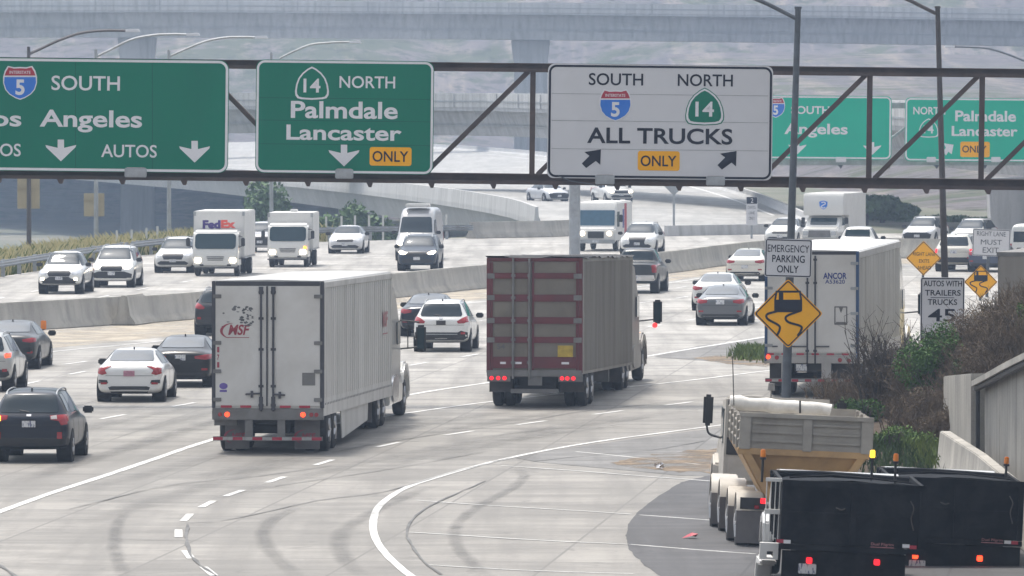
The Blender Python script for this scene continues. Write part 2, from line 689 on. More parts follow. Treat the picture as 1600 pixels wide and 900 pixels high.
shoulder = [(1117, 738), (1100, 745), (1066, 754), (1030, 775), (1000, 797), (984, 817), (979, 837), (985, 860), (1006, 882), (1040, 905), (1120, 950)]
rq = random.Random(9)
sp = [p + Vector((rq.gauss(0, .012), 0, 0)) for p in catmull([(p.x, p.y, 0) for p in gpts(shoulder)], 9)]
sheet('asphalt_shoulder', [(p.x, p.y) for p in sp] + [(4.0, 100), (10.8, 100), (10.8, 174), (6.5, 171)], .005, M['asphalt'])
gore = [(806, 716), (862, 704), (950, 692), (1050, 678), (1130, 668), (1190, 664), (1190, 735), (1100, 744), (1060, 743), (980, 735), (900, 728), (840, 722)]
sheet('gore_asphalt', [(p.x, p.y) for p in gpts(gore)], .006, M['asphalt_old'])
gore2 = [(1022, 558), (1052, 549), (1090, 541), (1140, 535), (1200, 527), (1260, 520), (1260, 572), (1200, 569), (1130, 566), (1075, 562)]
sheet('island_asphalt', [(p.x, p.y) for p in gpts(gore2)], .006, M['asphalt_old'])


def ragged(pix, amp, n=6, seed=3):
    rnd = random.Random(seed)
    c = sum((Vector(p) for p in pix), Vector((0, 0))) / len(pix)
    out = []
    for i in range(len(pix)):
        a, b = Vector(pix[i]), Vector(pix[(i + 1) % len(pix)])
        for k in range(n):
            p = a.lerp(b, k / n)
            out.append(p + (p - c) * rnd.uniform(-amp, amp))
    return [(p.x, p.y) for p in gpts(out)]


sheet('dirt_patch', ragged([(960, 722), (1010, 712), (1075, 705), (1140, 700), (1190, 712), (1180, 735), (1110, 740), (1040, 736), (990, 731)], .12), .012, M['dirt'])
sheet('gravel_strip', ragged([(1085, 560), (1130, 556), (1195, 551), (1240, 549), (1240, 574), (1195, 573), (1150, 570)], .1, seed=5), .012, M['dirt'])
# sandy grit blown along the foot of the median barrier
foot = [(-60, 527), (0, 521), (90, 515), (215, 507), (330, 497), (470, 481), (620, 466), (750, 452), (900, 441), (1040, 428), (1120, 417), (1195, 408), (1280, 404), (1360, 403), (1450, 405)]
far_side = [(-60, 560), (0, 553), (90, 543), (215, 531), (330, 519), (470, 500), (620, 483), (750, 468), (900, 455), (1040, 440), (1120, 428), (1195, 416), (1280, 412), (1360, 411), (1450, 413)]
sheet('sandy_strip', [(p.x, p.y) for p in gpts(foot)] + [(p.x, p.y) for p in gpts(far_side)][::-1], .004, M['sand'])
sheet('tan_roadside_ground', [(13.6, 226), (16.5, 222), (40, 300), (36, 312), (20, 276)], .008, pm('tan_dry_soil', (.40, .31, .18), .95, 0, .2, .5))


# ---------------------------------------------------------------- lines on the road
def line_mesh(name, pix, w, z, mat, dashes=None, jitter=0.0, n=8, world_pts=None, seed=1, soft=0.0):
    rnd = random.Random(seed)
    pts = world_pts or [Vector((p.x, p.y, 0)) for p in gpts(pix)]
    pts = catmull(pts, n)
    L = [0.0]
    fade = []
    for a, b in zip(pts, pts[1:]): L.append(L[-1] + (b - a).length)
    mb = MB()

    def at(s):
        s = max(0, min(L[-1] - 1e-6, s))
        for i in range(len(L) - 1):
            if s <= L[i + 1]:
                t = (s - L[i]) / max(1e-9, L[i + 1] - L[i])
                return pts[i].lerp(pts[i + 1], t), (pts[i + 1] - pts[i]).normalized()

    def seg(s0, s1, k):
        vs = []
        for i in range(k + 1):
            p, d = at(s0 + (s1 - s0) * i / k)
            nrm = Vector((d.y, -d.x, 0))
            ww = w * (1 + rnd.uniform(-jitter, jitter)) / 2
            off = rnd.uniform(-jitter, jitter) * w * .5
            if soft:
                e = soft * min(1, 6 * i / k, 6 * (k - i) / k) * rnd.uniform(.75, 1)
                vs += [p + nrm * (off + q) + Vector((0, 0, z)) for q in (-ww, -ww * .35, ww * .35, ww)]
                fade.extend((0, e, e, 0))
            else:
                vs += [p + nrm * (off - ww) + Vector((0, 0, z)), p + nrm * (off + ww) + Vector((0, 0, z))]
        if soft: mb.add(vs, [(4 * i + q, 4 * i + q + 1, 4 * i + q + 5, 4 * i + q + 4) for i in range(k) for q in range(3)])
        else: mb.add(vs, [(2 * i, 2 * i + 1, 2 * i + 3, 2 * i + 2) for i in range(k)])

    if dashes:
        for s0, s1 in dashes(L[-1]): seg(s0, s1, 4)
    else:
        seg(0, L[-1], max(4, int(L[-1] / (1.2 if jitter else 2))))
    o = mb.build(name, mat, fix=False)
    if soft:
        at_ = o.data.attributes.new('fade', 'FLOAT', 'POINT')
        at_.data.foreach_set('value', fade)
    return tag(o, kind='structure')


def every(first, period, length):
    def f(L):
        s = first
        while s < L:
            yield s, min(L, s + length)
            s += period
    return f


line_mesh('edge_line', [(690, 935), (650, 906), (626, 888), (602, 865), (587, 842), (583, 820), (589, 796), (612, 775), (643, 759), (690, 744), (743, 729), (800, 715), (870, 701), (950, 688), (1040, 676), (1100, 668), (1200, 655), (1300, 642)], .15, .010, M['marking'], jitter=.06)
line_mesh('edge_line', [(-120, 846), (-40, 816), (0, 800), (80, 771), (160, 745), (240, 718), (330, 688), (450, 657), (641, 617), (751, 600), (900, 577), (1040, 552), (1200, 526)], .19, .010, M['marking'], jitter=.06)
line_mesh('edge_line', [(470, 672), (540, 660), (642, 645), (758, 629), (900, 613), (1029, 600), (1100, 592), (1197, 580), (1330, 566)], .16, .010, M['marking'], jitter=.06)
line_mesh('edge_line', [(-60, 566), (90, 549), (215, 537), (330, 524), (470, 505), (620, 488), (750, 472), (900, 459), (1040, 443), (1195, 420), (1300, 415), (1400, 415)], .15, .010, M['marking'])


def dash_marks(name, cents, direction, ln, w):
    mb = MB()
    for i, c in enumerate(cents):
        p = G(*c)
        a, b = G(*cents[max(0, i - 1)]), G(*cents[min(len(cents) - 1, i + 1)])
        d = (b - a).normalized()
        nrm = Vector((d.y, -d.x, 0))
        mb.add([p - d * ln / 2 - nrm * w / 2 + Vector((0, 0, .01)), p - d * ln / 2 + nrm * w / 2 + Vector((0, 0, .01)),
                p + d * ln / 2 + nrm * w / 2 + Vector((0, 0, .01)), p + d * ln / 2 - nrm * w / 2 + Vector((0, 0, .01))], [(0, 1, 2, 3)])
    tag(mb.build(name, M['marking'], fix=False), kind='structure')


dash_marks('lane_marking', [(326, 893), (294, 867), (279, 834), (292, 809), (324, 788), (366, 771), (431, 750), (506, 723), (607, 695), (717, 677), (830, 661), (950, 645), (1060, 631)], None, 2.4, .15)
line_mesh('lane_marking', [(-60, 705), (60, 675), (147, 657), (230, 642), (312, 628), (420, 606), (560, 584), (720, 558), (900, 528), (1050, 505), (1200, 478)], .14, .010, M['marking'], every(2, 7.6, 2.6))
line_mesh('lane_marking', [(-60, 620), (60, 596), (120, 583), (240, 563), (400, 545), (600, 520), (760, 500), (900, 485), (1050, 467), (1200, 444), (1350, 420)], .14, .010, M['marking'], every(1, 7.6, 2.6))
line_mesh('lane_marking', [(-60, 592), (120, 567), (300, 543), (600, 504), (800, 480), (1000, 458), (1200, 430), (1300, 424), (1400, 422)], .14, .010, M['marking'], every(4, 7.6, 2.6))
line_mesh('lane_marking', None, .14, .010, M['marking'], every(4, 12, 3.6), world_pts=[(-19.5, 240, 0), (-17.4, 300, 0), (-12.6, 345, 0), (-5.5, 388, 0), (4, 412, 0), (20, 434, 0)])
line_mesh('lane_marking', None, .14, .010, M['marking'], every(1, 12, 3.6), world_pts=[(-23.2, 240, 0), (-21, 305, 0), (-16, 355, 0), (-9, 398, 0), (2, 421, 0), (18, 437, 0)])

# pale filled joints across the exit lane
for a in ([(900, 706), (1000, 716), (1090, 726), (1120, 729)], [(783, 728), (900, 736), (1000, 744), (1110, 752)], [(650, 782), (760, 790), (880, 797), (985, 804)],
          [(1000, 805), (1080, 811), (1180, 818)], [(640, 832), (720, 837), (830, 844), (980, 851)], [(985, 851), (1070, 858), (1180, 866)], [(670, 883), (800, 891), (990, 897)]):
    line_mesh('pavement_joint', a, .10 if a[0][0] > 640 else .12, .009, M['joint'], jitter=.25, n=5)
cracks = [([(290, 818), (330, 817), (400, 804), (500, 782), (600, 769), (702, 740), (796, 716)], .06),
          ([(294, 820), (291, 835), (293, 855), (308, 880), (345, 905)], .10),
          ([(500, 711), (612, 690), (800, 662), (912, 643), (1055, 628), (1180, 615)], .06),
          ([(759, 752), (680, 787), (646, 810), (637, 830), (639, 846), (661, 877), (690, 898)], .07),
          ([(110, 796), (260, 760), (400, 745), (520, 728)], .06), ([(430, 760), (600, 735), (760, 706)], .05),
          ([(-10, 880), (14, 893), (30, 905)], .14), ([(830, 722), (905, 714), (1010, 705), (1100, 690)], .08),
          ([(700, 690), (850, 672), (1000, 655)], .05), ([(0, 838), (150, 842), (300, 846)], .05)]
for i, (pix, w) in enumerate(cracks):
    line_mesh('pavement_crack', pix, w * .62, .014 + .0006 * i, M['crack'], jitter=.6, seed=i)
for i, (pix, w) in enumerate([([(800, 728), (819, 746), (790, 770), (748, 791), (716, 819), (712, 848), (738, 881), (775, 910)], .22),
                 ([(690, 755), (624, 780), (549, 821), (530, 848), (538, 874), (572, 905)], .30),
                 ([(470, 790), (424, 814), (411, 840), (431, 870), (470, 905)], .26),
                 ([(200, 800), (184, 820), (179, 845), (183, 872), (196, 905)], .22),
                 ([(90, 640), (180, 622), (330, 600)], .35), ([(150, 690), (330, 645), (420, 628)], .35),
                 ([(240, 770), (420, 722), (640, 668), (880, 632)], .4), ([(120, 770), (330, 716), (560, 664)], .4),
                 ([(560, 740), (700, 705), (900, 668), (1090, 640)], .4), ([(680, 722), (800, 690), (1000, 660)], .35), ([(60, 745), (240, 690), (420, 640), (640, 600)], .35), ([(-20, 770), (120, 725), (300, 668), (480, 628)], .35), ([(300, 790), (520, 735), (740, 690), (1000, 645)], .35), ([(100, 830), (300, 766), (500, 712), (740, 666), (960, 632)], .4), ([(20, 700), (180, 660), (330, 632)], .35), ([(660, 560), (850, 530), (1040, 500)], .4), ([(700, 545), (900, 512), (1080, 484)], .4)]):
    line_mesh('tyre_mark', pix, w * (1.5 if w < .33 else 2.2), .020 + .001 * i, M['skid'], jitter=.10, seed=i, soft=.85 if w < .33 else .5)


# ---------------------------------------------------------------- median barrier and guardrail
def jersey(h=1.07, wb=.42, wt=.11):
    return [(-wb, 0), (wb, 0), (wb, .08), (wb * .55, .33), (wt, h), (-wt, h), (-wb * .55, .33), (-wb, .08)]


bt = tag(bpy.data.objects.new('median_barrier', None), 'long pale concrete median barrier stained with vertical streaks between the two carriageways', 'barrier')
C.objects.link(bt)
line = catmull([Vector((p.x - .35, p.y + .2, 0)) for p in gpts([(-200, 545), (0, 520), (90, 514), (213, 506)])], 6)
MB().sweep(jersey(1.02), line).build('wall', M['concrete'], bt, bevel=.03)
line2 = catmull([Vector((p.x - .1, p.y + .4, 0)) for p in gpts([(217, 506), (330, 496), (470, 480), (620, 465), (750, 451), (900, 440), (1040, 427), (1120, 416), (1195, 407), (1280, 403), (1360, 402), (1450, 404)])] + [Vector((34, 366, 0)), Vector((60, 352, 0))], 6)
MB().sweep(jersey(1.0), line2).build('wall', M['concrete'], bt, bevel=.03)
c0 = G(203, 508)
MB().sweep([(-.45, 0), (.45, 0), (.45, .1), (.25, .36), (.13, 1.10), (-.13, 1.10), (-.25, .36), (-.45, .1)], [c0 + Vector((-.22, -.6, 0)), c0 + Vector((.0, .5, 0)), c0 + Vector((.3, 2.2, 0))]).build('end_block', M['concrete'], bt, bevel=.05)

gt = tag(bpy.data.objects.new('guardrail', None), 'long galvanised steel guardrail along the far left edge of the freeway', 'guardrail')
C.objects.link(gt)
gl = catmull([Vector((p[0] + .35, p[1] + .0, 0)) for p in [(-30.5, 230), (-28.2, 280), (-24.0, 333), (-19.6, 380), (-13.0, 412), (-7.2, 421), (-2.6, 424.5)]], 10)
prof = [(.05, .48), (.0, .50), (.07, .55), (.0, .62), (.07, .69), (0, .76), (.05, .80), (-.01, .80), (-.05, .76), (.02, .69), (-.05, .62), (.02, .55), (-.05, .5), (-.01, .47)]
MB().sweep(prof, gl).build('rail', M['steel'], gt)
acc = 0
for a, b in zip(gl, gl[1:]):
    acc += (b - a).length
    if acc > 2.6:
        acc = 0
        MB().box(-.09, .09, -.08, .08, 0, .82).build('post', M['steel'], gt, loc=(a.x - .16, a.y, 0))

mpm = pm('pale_marker_plastic', (.6, .6, .58), .6)
for i, (x, yb) in enumerate([(202, 402), (225, 400), (248, 397), (265, 394), (506, 377), (528, 376), (552, 375), (573, 374), (595, 374), (617, 373), (697, 372), (716, 372)]):
    p = G(x, yb)
    p = p + Vector((-.7, 1.2, 0))
    o = MB().box(-.06, .06, -.03, .03, -.4, 1.35).build('marker_post', mpm, bevel=.01)
    o.location = p
    tag(o, 'slim pale marker post standing behind the guardrail', 'marker post', 'pale marker posts behind the guardrail')


# ---------------------------------------------------------------- connector bridge curving away
inner = [(6.5, 436, .03), (2.8, 455, .03), (-.5, 510, .2), (-8, 575, .3), (-21, 720, -.6), (-45, 900, -1.2), (-80, 1060, -1.5), (-150, 1180, -1.5)]
outer = [(9, 432, .03), (15.5, 436, .03), (18.6, 455, .03), (18.9, 515, .1), (18.0, 600, .2), (14.5, 720, .2), (-2, 985, .2), (-45, 1220, .2), (-120, 1330, .2)]
inner_c, outer_c = catmull(inner, 10), catmull(outer, 10)


def resample(pts, n):
    L = [0.0]
    for a, b in zip(pts, pts[1:]): L.append(L[-1] + (b - a).length)
    out, i = [], 0
    for k in range(n):
        s = L[-1] * k / (n - 1)
        while i < len(L) - 2 and s > L[i + 1]: i += 1
        out.append(pts[i].lerp(pts[i + 1], min(1, (s - L[i]) / max(1e-9, L[i + 1] - L[i]))))
    return out


ic, oc = resample(inner_c, 80), resample(outer_c, 80)
cb = tag(bpy.data.objects.new('connector_bridge', None), 'wide pale concrete connector bridge curving left behind the gantry with traffic on it', 'bridge')
C.objects.link(cb)
n = len(ic)
vs = [p for pair in zip(ic, oc) for p in pair]
MB().add(vs, [(2 * i, 2 * i + 1, 2 * i + 3, 2 * i + 2) for i in range(n - 1)]).build('deck', M['ramproad'], cb, fix=True)
vs = [p + Vector((0, 0, -.12)) for p in ic] + [p + Vector((.7, 0, -2.0)) for p in ic] + [p + Vector((0, 0, -2.0)) for p in oc] + [p + Vector((0, 0, -.12)) for p in oc]
fs = []
for k in range(3):
    fs += [(k * n + i, k * n + i + 1, (k + 1) * n + i + 1, (k + 1) * n + i) for i in range(n - 1)]
MB().add(vs, fs).build('girder', M['bridge'], cb)
prof = [(-.2, -.35), (.25, -.35), (.25, .0), (.1, .35), (.08, .95), (-.12, .95), (-.2, .0)]
MB().sweep(prof, [p for p in ic[4:]]).build('parapet', M['bridge_light'], cb)
MB().sweep([(-o, h * (.62 if h > 0 else 1)) for o, h in prof], [p for p in oc]).build('parapet', M['bridge_light'], cb)
for i in (22, 34, 46):
    q = ic[i].lerp(oc[i], .25)
    MB().cyl((q.x, q.y, -14), (q.x, q.y, q.z - 1.9), 1.1, n=16).build('pier', M['bridge'], cb)
line_mesh('edge_line', None, .25, .0, M['marking'], world_pts=[p.lerp(q, .93) + Vector((0, 0, .012)) for p, q in zip(ic[6::6], oc[6::6])])
# left concrete wall between the guardrail end and the bridge
lw = tag(MB().sweep(jersey(.95), [Vector((-2.4, 425.2, 0)), Vector((1.5, 429, 0)), Vector((5.6, 437, 0))]).build('concrete_barrier', M['concrete'], bevel=.03),
         'short low concrete wall where the guardrail ends beside the connector bridge', 'barrier')


# ---------------------------------------------------------------- the two overpasses
def overpass(label, ends, par_h, par_inset, girder_h, piers, depth):
    t = tag(bpy.data.objects.new('overpass', None), label, 'overpass')
    C.objects.link(t)
    path = [Vector(e) for e in ends]      # path along the top of the near parapet, left to right
    W = depth

    def sw(prof): return MB().sweep([(-o, h) for o, h in prof], path)

    # offsets run away from the camera
    sw([(0, 0), (.3, 0), (.3, -par_h + .25), (0, -par_h)]).build('parapet', M['bridge_light'], t)
    sw([(W, 0), (W - .3, 0), (W - .3, -par_h + .25), (W, -par_h)]).build('parapet', M['bridge_light'], t)
    sw([(.05, -par_h), (W - .05, -par_h), (W - .05, -par_h - .3), (.05, -par_h - .3)]).build('deck', M['bridge'], t)
    sw([(.0, -par_h * .52), (-.07, -par_h * .52), (-.07, -par_h * .62), (.0, -par_h * .62)]).build('rail', M['steel'], t)
    sw([(par_inset, -par_h - .302), (W - par_inset, -par_h - .302), (W - par_inset - .8, -par_h - girder_h), (par_inset + .8, -par_h - girder_h)]).build('girder', M['bridge'], t)
    jn = MB()
    tot = path[-1].x - path[0].x
    for a, b in zip(path, path[1:]):
        k = max(1, int((b - a).length / 9))
        for i in range(k):
            q = a.lerp(b, (i + .5) / k)
            jn.box(q.x - .09, q.x + .09, q.y - .035, q.y + .1, q.z - par_h, q.z - .01)
    jn.build('parapet_joint', M['bridge'], t)
    sw([(par_inset + .35, -par_h - girder_h * .62), (par_inset + .30, -par_h - girder_h * .62), (par_inset + .33, -par_h - girder_h * .66), (par_inset + .4, -par_h - girder_h * .66)]).build('drip_pipe', M['steel'], t)
    for x, w, wt in piers:
        for a, b in zip(path, path[1:]):
            if a.x <= x <= b.x:
                q = a.lerp(b, (x - a.x) / (b.x - a.x))
                z1 = q.z - par_h - girder_h + .05
                yb = q.y + W / 2
                MB().add([(x - w / 2, yb - 1.4, -16), (x + w / 2, yb - 1.4, -16), (x + w / 2, yb + 1.4, -16), (x - w / 2, yb + 1.4, -16),
                          (x - w / 2, yb - 1.4, z1 - 4), (x + w / 2, yb - 1.4, z1 - 4), (x + w / 2, yb + 1.4, z1 - 4), (x - w / 2, yb + 1.4, z1 - 4),
                          (x - wt / 2, yb - 1.4, z1), (x + wt / 2, yb - 1.4, z1), (x + wt / 2, yb + 1.4, z1), (x - wt / 2, yb + 1.4, z1)],
                         [(0, 1, 5, 4), (1, 2, 6, 5), (2, 3, 7, 6), (3, 0, 4, 7), (4, 5, 9, 8), (5, 6, 10, 9), (6, 7, 11, 10), (7, 4, 8, 11), (8, 9, 10, 11)]).build('pier', M['bridge'], t, bevel=.15)
    return t


overpass('highest hazy concrete overpass crossing the whole top of the picture on broad piers',
         [P(-1500, -14, 1040), P(-300, 1, 1010), P(300, 0, 1000), P(850, 4, 1000), P(1300, 9, 1000), P(1800, 17, 1000), P(2900, 45, 980)], 1.35, 1.6, 3.7,
         [(P(214, 0, 1007).x, 4.5, 5.4), (P(829, 0, 1007).x, 4.5, 5.4), (P(-560, 0, 1007).x, 4.5, 5.4), (P(2300, 0, 1000).x, 4.5, 5.4)], 13)
overpass('lower hazy concrete overpass passing behind the green and white gantry signs',
         [P(-1100, 158, 800), P(-200, 150, 690), P(380, 145, 645), P(760, 146, 610), P(1100, 153, 530), P(1400, 167, 452), P(1900, 205, 360), P(2600, 265, 300)], 1.15, .9, 2.4,
         [(P(1538, 0, 440).x, 2.1, 2.5), (P(-420, 0, 720).x, 3, 3.4)], 10)

# ---------------------------------------------------------------- embankment and retaining wall on the right
def bank_z(x, y):
    k = smooth01((203 - y) / 10)
    base = 3.0 * smooth01((x - 9.6) / 5.0) * k
    return base - .10 + .25 * mnoise.noise(Vector((x * .5, y * .5, 1))) * k


tag(grid_mesh('embankment', [9.2 + .4 * i for i in range(60)], [176 + .75 * i for i in range(38)], bank_z, M['soil']), kind='structure')

wt = tag(bpy.data.objects.new('retaining_wall', None), 'weathered concrete retaining wall with a dark ledge line along the right roadside', 'wall')
C.objects.link(wt)


def wall_piece(name, p0, p1, z0, z1, th, base=0.0, bev=.02, mat=None):
    p0, p1 = Vector((*p0, 0)), Vector((*p1, 0))
    d = (p1 - p0).normalized()
    nrm = Vector((-d.y, d.x, 0))          # to the right of the road when walking towards the camera
    q = nrm * th
    vs = [p0 + Vector((0, 0, base)), p1 + Vector((0, 0, base)), p1 + q + Vector((0, 0, base)), p0 + q + Vector((0, 0, base)),
          p0 + Vector((0, 0, z0)), p1 + Vector((0, 0, z1)), p1 + q + Vector((0, 0, z1)), p0 + q + Vector((0, 0, z0))]
    return MB().add(vs, [(0, 3, 2, 1), (4, 5, 6, 7), (0, 1, 5, 4), (1, 2, 6, 5), (2, 3, 7, 6), (3, 0, 4, 7)]).build(name, mat or M['wallconc'], wt, bevel=bev)


def wx(y): return 10.62 - (181 - y) * .0135


wall_piece('end_panel', (wx(181), 181), (wx(167.2), 167.2), 1.55, 2.15, .6, -.3)
zs = [(167, 1.85), (160.5, 2.28), (154, 2.72), (147.5, 3.14), (141, 3.56), (134, 4.0), (120, 4.6), (100, 5.2), (60, 5.2), (20, 5.2)]
for (ya, za), (yb, zb) in zip(zs, zs[1:]):
    wall_piece('wall_panel', (wx(ya) + .30, ya - .02), (wx(yb) + .30, yb + .02), za, zb, .4, -.3)
mb = MB()
mb2 = MB()
for (ya, za), (yb, zb) in zip(zs, zs[1:]):
    for m_, o0, o1, h0, h1 in ((mb, .0, .75, .01, .14),):
        a, b = Vector((wx(ya), ya, za)), Vector((wx(yb), yb, zb))
        m_.add([a + Vector((o0, 0, h0)), b + Vector((o0, 0, h0)), b + Vector((o1, 0, h0)), a + Vector((o1, 0, h0)),
                a + Vector((o0, 0, h1)), b + Vector((o0, 0, h1)), b + Vector((o1, 0, h1)), a + Vector((o1, 0, h1))],
               [(0, 3, 2, 1), (4, 5, 6, 7), (0, 1, 5, 4), (1, 2, 6, 5), (2, 3, 7, 6), (3, 0, 4, 7)])
    mb2.add([a + Vector((.1, 0, .145)), b + Vector((.1, 0, .145)), b + Vector((1.6, 0, 1.0)), a + Vector((1.6, 0, .95)),
             a + Vector((26, 0, 2.6)), b + Vector((26, 0, 2.6))], [(0, 1, 2, 3), (3, 2, 5, 4)])
MB().tube([(wx(167) + .12, 167, 1.81), (wx(147) + .12, 147.5, 3.10), (wx(120) + .12, 120, 4.56)], .07, 6).build('wall_shadow_line', M['blackplastic'], wt)  # black tube added to draw the shadow line under the ledge
MB().tube([(wx(167) + .14, 166.9, 1.85), (wx(167) + .14, 166.9, .2)], .05, 6).build('wall_shadow_line', M['blackplastic'], wt)  # second tube draws the upright shadow line where the wall face steps back
mb.build('ledge', M['wallconc'], wt)
mb2.build('slope_paving', M['wallconc'], wt, fix=True)
kb = MB().sweep(jersey(.92, .32, .12), [Vector((9.75, 165.5, 0)), Vector((9.9, 155, 0)), Vector((9.85, 140, 0)), Vector((9.8, 110, 0))]).build('concrete_barrier', M['wallconc'], bevel=.02)
tag(kb, 'low concrete barrier running along the foot of the right retaining wall', 'barrier')
# ---------------------------------------------------------------- signs
class Sign:
    def __init__(s, name, label, cat, cx, cy, d, roll=0.0, group=None):
        s.cx, s.cy, s.s, s.a = cx, cy, SC(d), roll
        s.root = thing(name, label, cat, P(cx, cy, d), 0, group, roll)
        s.layer = {}

    def uv(s, px, py):
        x, z = (px - s.cx) / s.s, (s.cy - py) / s.s
        return x * math.cos(s.a) - z * math.sin(s.a), x * math.sin(s.a) + z * math.cos(s.a)

    def board(s, outline, mat, name='panel', th=.05, w=0.0):
        MB().prism(outline, lambda u, v, q: (u, -q, v), w - th, w).build(name, mat, s.root)

    def rect(s, x0, y0, x1, y1, r):
        """photo box -> rounded rectangle outline in metres (centre is mapped, sides stay parallel to the sign)"""
        u, v = s.uv((x0 + x1) / 2, (y0 + y1) / 2)
        w, h = (x1 - x0) / s.s / 2, (y1 - y0) / s.s / 2
        return rrect(u - w, v - h, u + w, v + h, r / s.s)

    def flat(s, name, mat, w):
        if (name, w) not in s.layer: s.layer[(name, w)] = (MB(), mat)
        return s.layer[(name, w)][0], (lambda u, v: (u, -w, v))

    def border(s, x0, y0, x1, y1, r, t, mat, w=.006, name='border'):
        mb, f = s.flat(name, mat, w)
        ring(mb, s.rect(x0, y0, x1, y1, r), s.rect(x0 + t, y0 + t, x1 - t, y1 - t, max(1, r - t)), f)

    def text(s, t, xc, yc, w, h, mat, bold=.02, z=.008, name='lettering', shear=0.0):
        mb, f = s.flat(name, mat, z)
        u, v = s.uv(xc, yc)
        put_text(mb, t, u - w / s.s / 2, u + w / s.s / 2, v - h / s.s / 2, v + h / s.s / 2, f, bold, shear)

    def poly(s, pts, mat, z=.008, name='symbol'):
        mb, f = s.flat(name, mat, z)
        n = len(pts)
        mb.add([f(*s.uv(x, y)) for x, y in pts], [tuple(range(n))])

    def stroke(s, pts, width, mat, z=.008, name='symbol'):
        mb, f = s.flat(name, mat, z)
        q = catmull([Vector((*s.uv(x, y), 0)) for x, y in pts], 6)
        vs = []
        for i, p in enumerate(q):
            d = (q[min(i + 1, len(q) - 1)] - q[max(i - 1, 0)]).normalized()
            nn = Vector((-d.y, d.x, 0)) * width / s.s / 2
            vs += [f(*(p + nn)[:2]), f(*(p - nn)[:2])]
        mb.add(vs, [(2 * i, 2 * i + 1, 2 * i + 3, 2 * i + 2) for i in range(len(q) - 1)])

    def done(s):
        for (name, w), (mb, mat) in s.layer.items():
            o = mb.build(name, mat, s.root, fix=False)
            for p in o.data.polygons:
                if p.normal.y > 0: p.flip()
        return s.root

    # -- road marks that recur
    def down_arrow(s, x, y, mat, k=1.0):
        s.poly([(x + dx * k, y + dy * k) for dx, dy in [(-5, -17), (5, -17), (5, -4), (24, -8.5), (23, -5), (0, 17), (-23, -5), (-24, -8.5), (-5, -4)]], mat, name='arrow')

    def diag_arrow(s, x, y, mat, k=1.0):
        s.poly([(x + dx * k, y + dy * k) for dx, dy in [(15, -15), (14, 9), (7, 3), (-8, 14), (-15, 7), (-3, -5), (-11, -11)]], mat, name='arrow')

    def interstate(s, x, y, w, h, num='5', base=.006):
        o = [(-.36, -.5), (-.18, -.46), (0, -.47), (.18, -.46), (.36, -.5), (.45, -.36), (.5, -.18), (.5, .0), (.44, .2), (.32, .34), (.14, .45), (0, .5), (-.14, .45), (-.32, .34), (-.44, .2), (-.5, .0), (-.5, -.18), (-.45, -.36)]
        s.poly([(x + a * w, y + b * h) for a, b in o], M['whitevinyl'], base, 'shield')
        k = .92
        blue = [(-.46, -.17)] + [(.46, -.17)] + [(.47, .0), (.41, .19), (.30, .32), (.13, .42), (0, .465), (-.13, .42), (-.30, .32), (-.41, .19), (-.47, .0)]
        s.poly([(x + a * w, y + b * h) for a, b in blue], M['blue'], base + .004, 'shield_field')
        red = [(-.335, -.46), (-.18, -.42), (0, -.43), (.18, -.42), (.335, -.46), (.41, -.34), (.455, -.215), (-.455, -.215), (-.41, -.34)]
        s.poly([(x + a * w, y + b * h) for a, b in red], M['redv'], base + .004, 'shield_top')
        s.text('INTERSTATE', x, y - .31 * h, w * .62, h * .09, M['whitevinyl'], .01, base + .008, 'shield_number')
        s.text(num, x, y + .13 * h, w * .27, h * .46, M['whitevinyl'], .03, base + .008, 'shield_number')

    def spade(s, x, y, w, h, num, face, line, base=.006, txt=None):
        o = [(0, -.5), (.12, -.44), (.28, -.31), (.40, -.15), (.47, .04), (.5, .24), (.49, .36), (.43, .45), (.32, .48), (0, .5), (-.32, .48), (-.43, .45), (-.49, .36), (-.5, .24), (-.47, .04), (-.40, -.15), (-.28, -.31), (-.12, -.44)]
        s.poly([(x + a * w, y + b * h) for a, b in o], line, base, 'shield')
        s.poly([(x + a * w * .89, y + b * h * .89) for a, b in o], face, base + .004, 'shield_field')
        s.text(num, x, y + .07 * h, w * .50, h * .42, txt or line, .02, base + .008, 'shield_number')

    def skid_car(s, x, y, k, mat, face):
        """car seen from behind with two wavy skid tracks; x, y centre of the diamond, k half diagonal"""
        q = lambda pts: [(x + a * k, y + b * k) for a, b in pts]
        s.poly(q([(-.36, -.66), (.36, -.66), (.40, -.40), (.40, -.08), (.34, -.04), (.24, -.04), (-.24, -.04), (-.34, -.04), (-.40, -.08), (-.40, -.40)]), mat)
        s.poly(q([(-.14, -.60), (.31, -.60), (.345, -.40), (-.14, -.40)]), face, .011, 'symbol_window')
        s.poly(q([(-.31, -.60), (-.27, -.60), (-.27, -.40), (-.345, -.40)]), face, .011, 'symbol_window')
        s.stroke(q([(-.31, -.07), (-.60, .02), (-.58, .16), (-.27, .34), (-.25, .48), (-.33, .64)]), .065 * k, mat)
        s.stroke(q([(.31, -.07), (-.05, .08), (.0, .24), (.36, .36), (.36, .50), (.27, .64)]), .065 * k, mat)


TILT = .0115
M['green_dark'] = pm('green_panel_joint', (.0, .085, .055), .6, spec=.15)
GD = 202.0
WV, BV = M['whitevinyl'], M['blackvinyl']

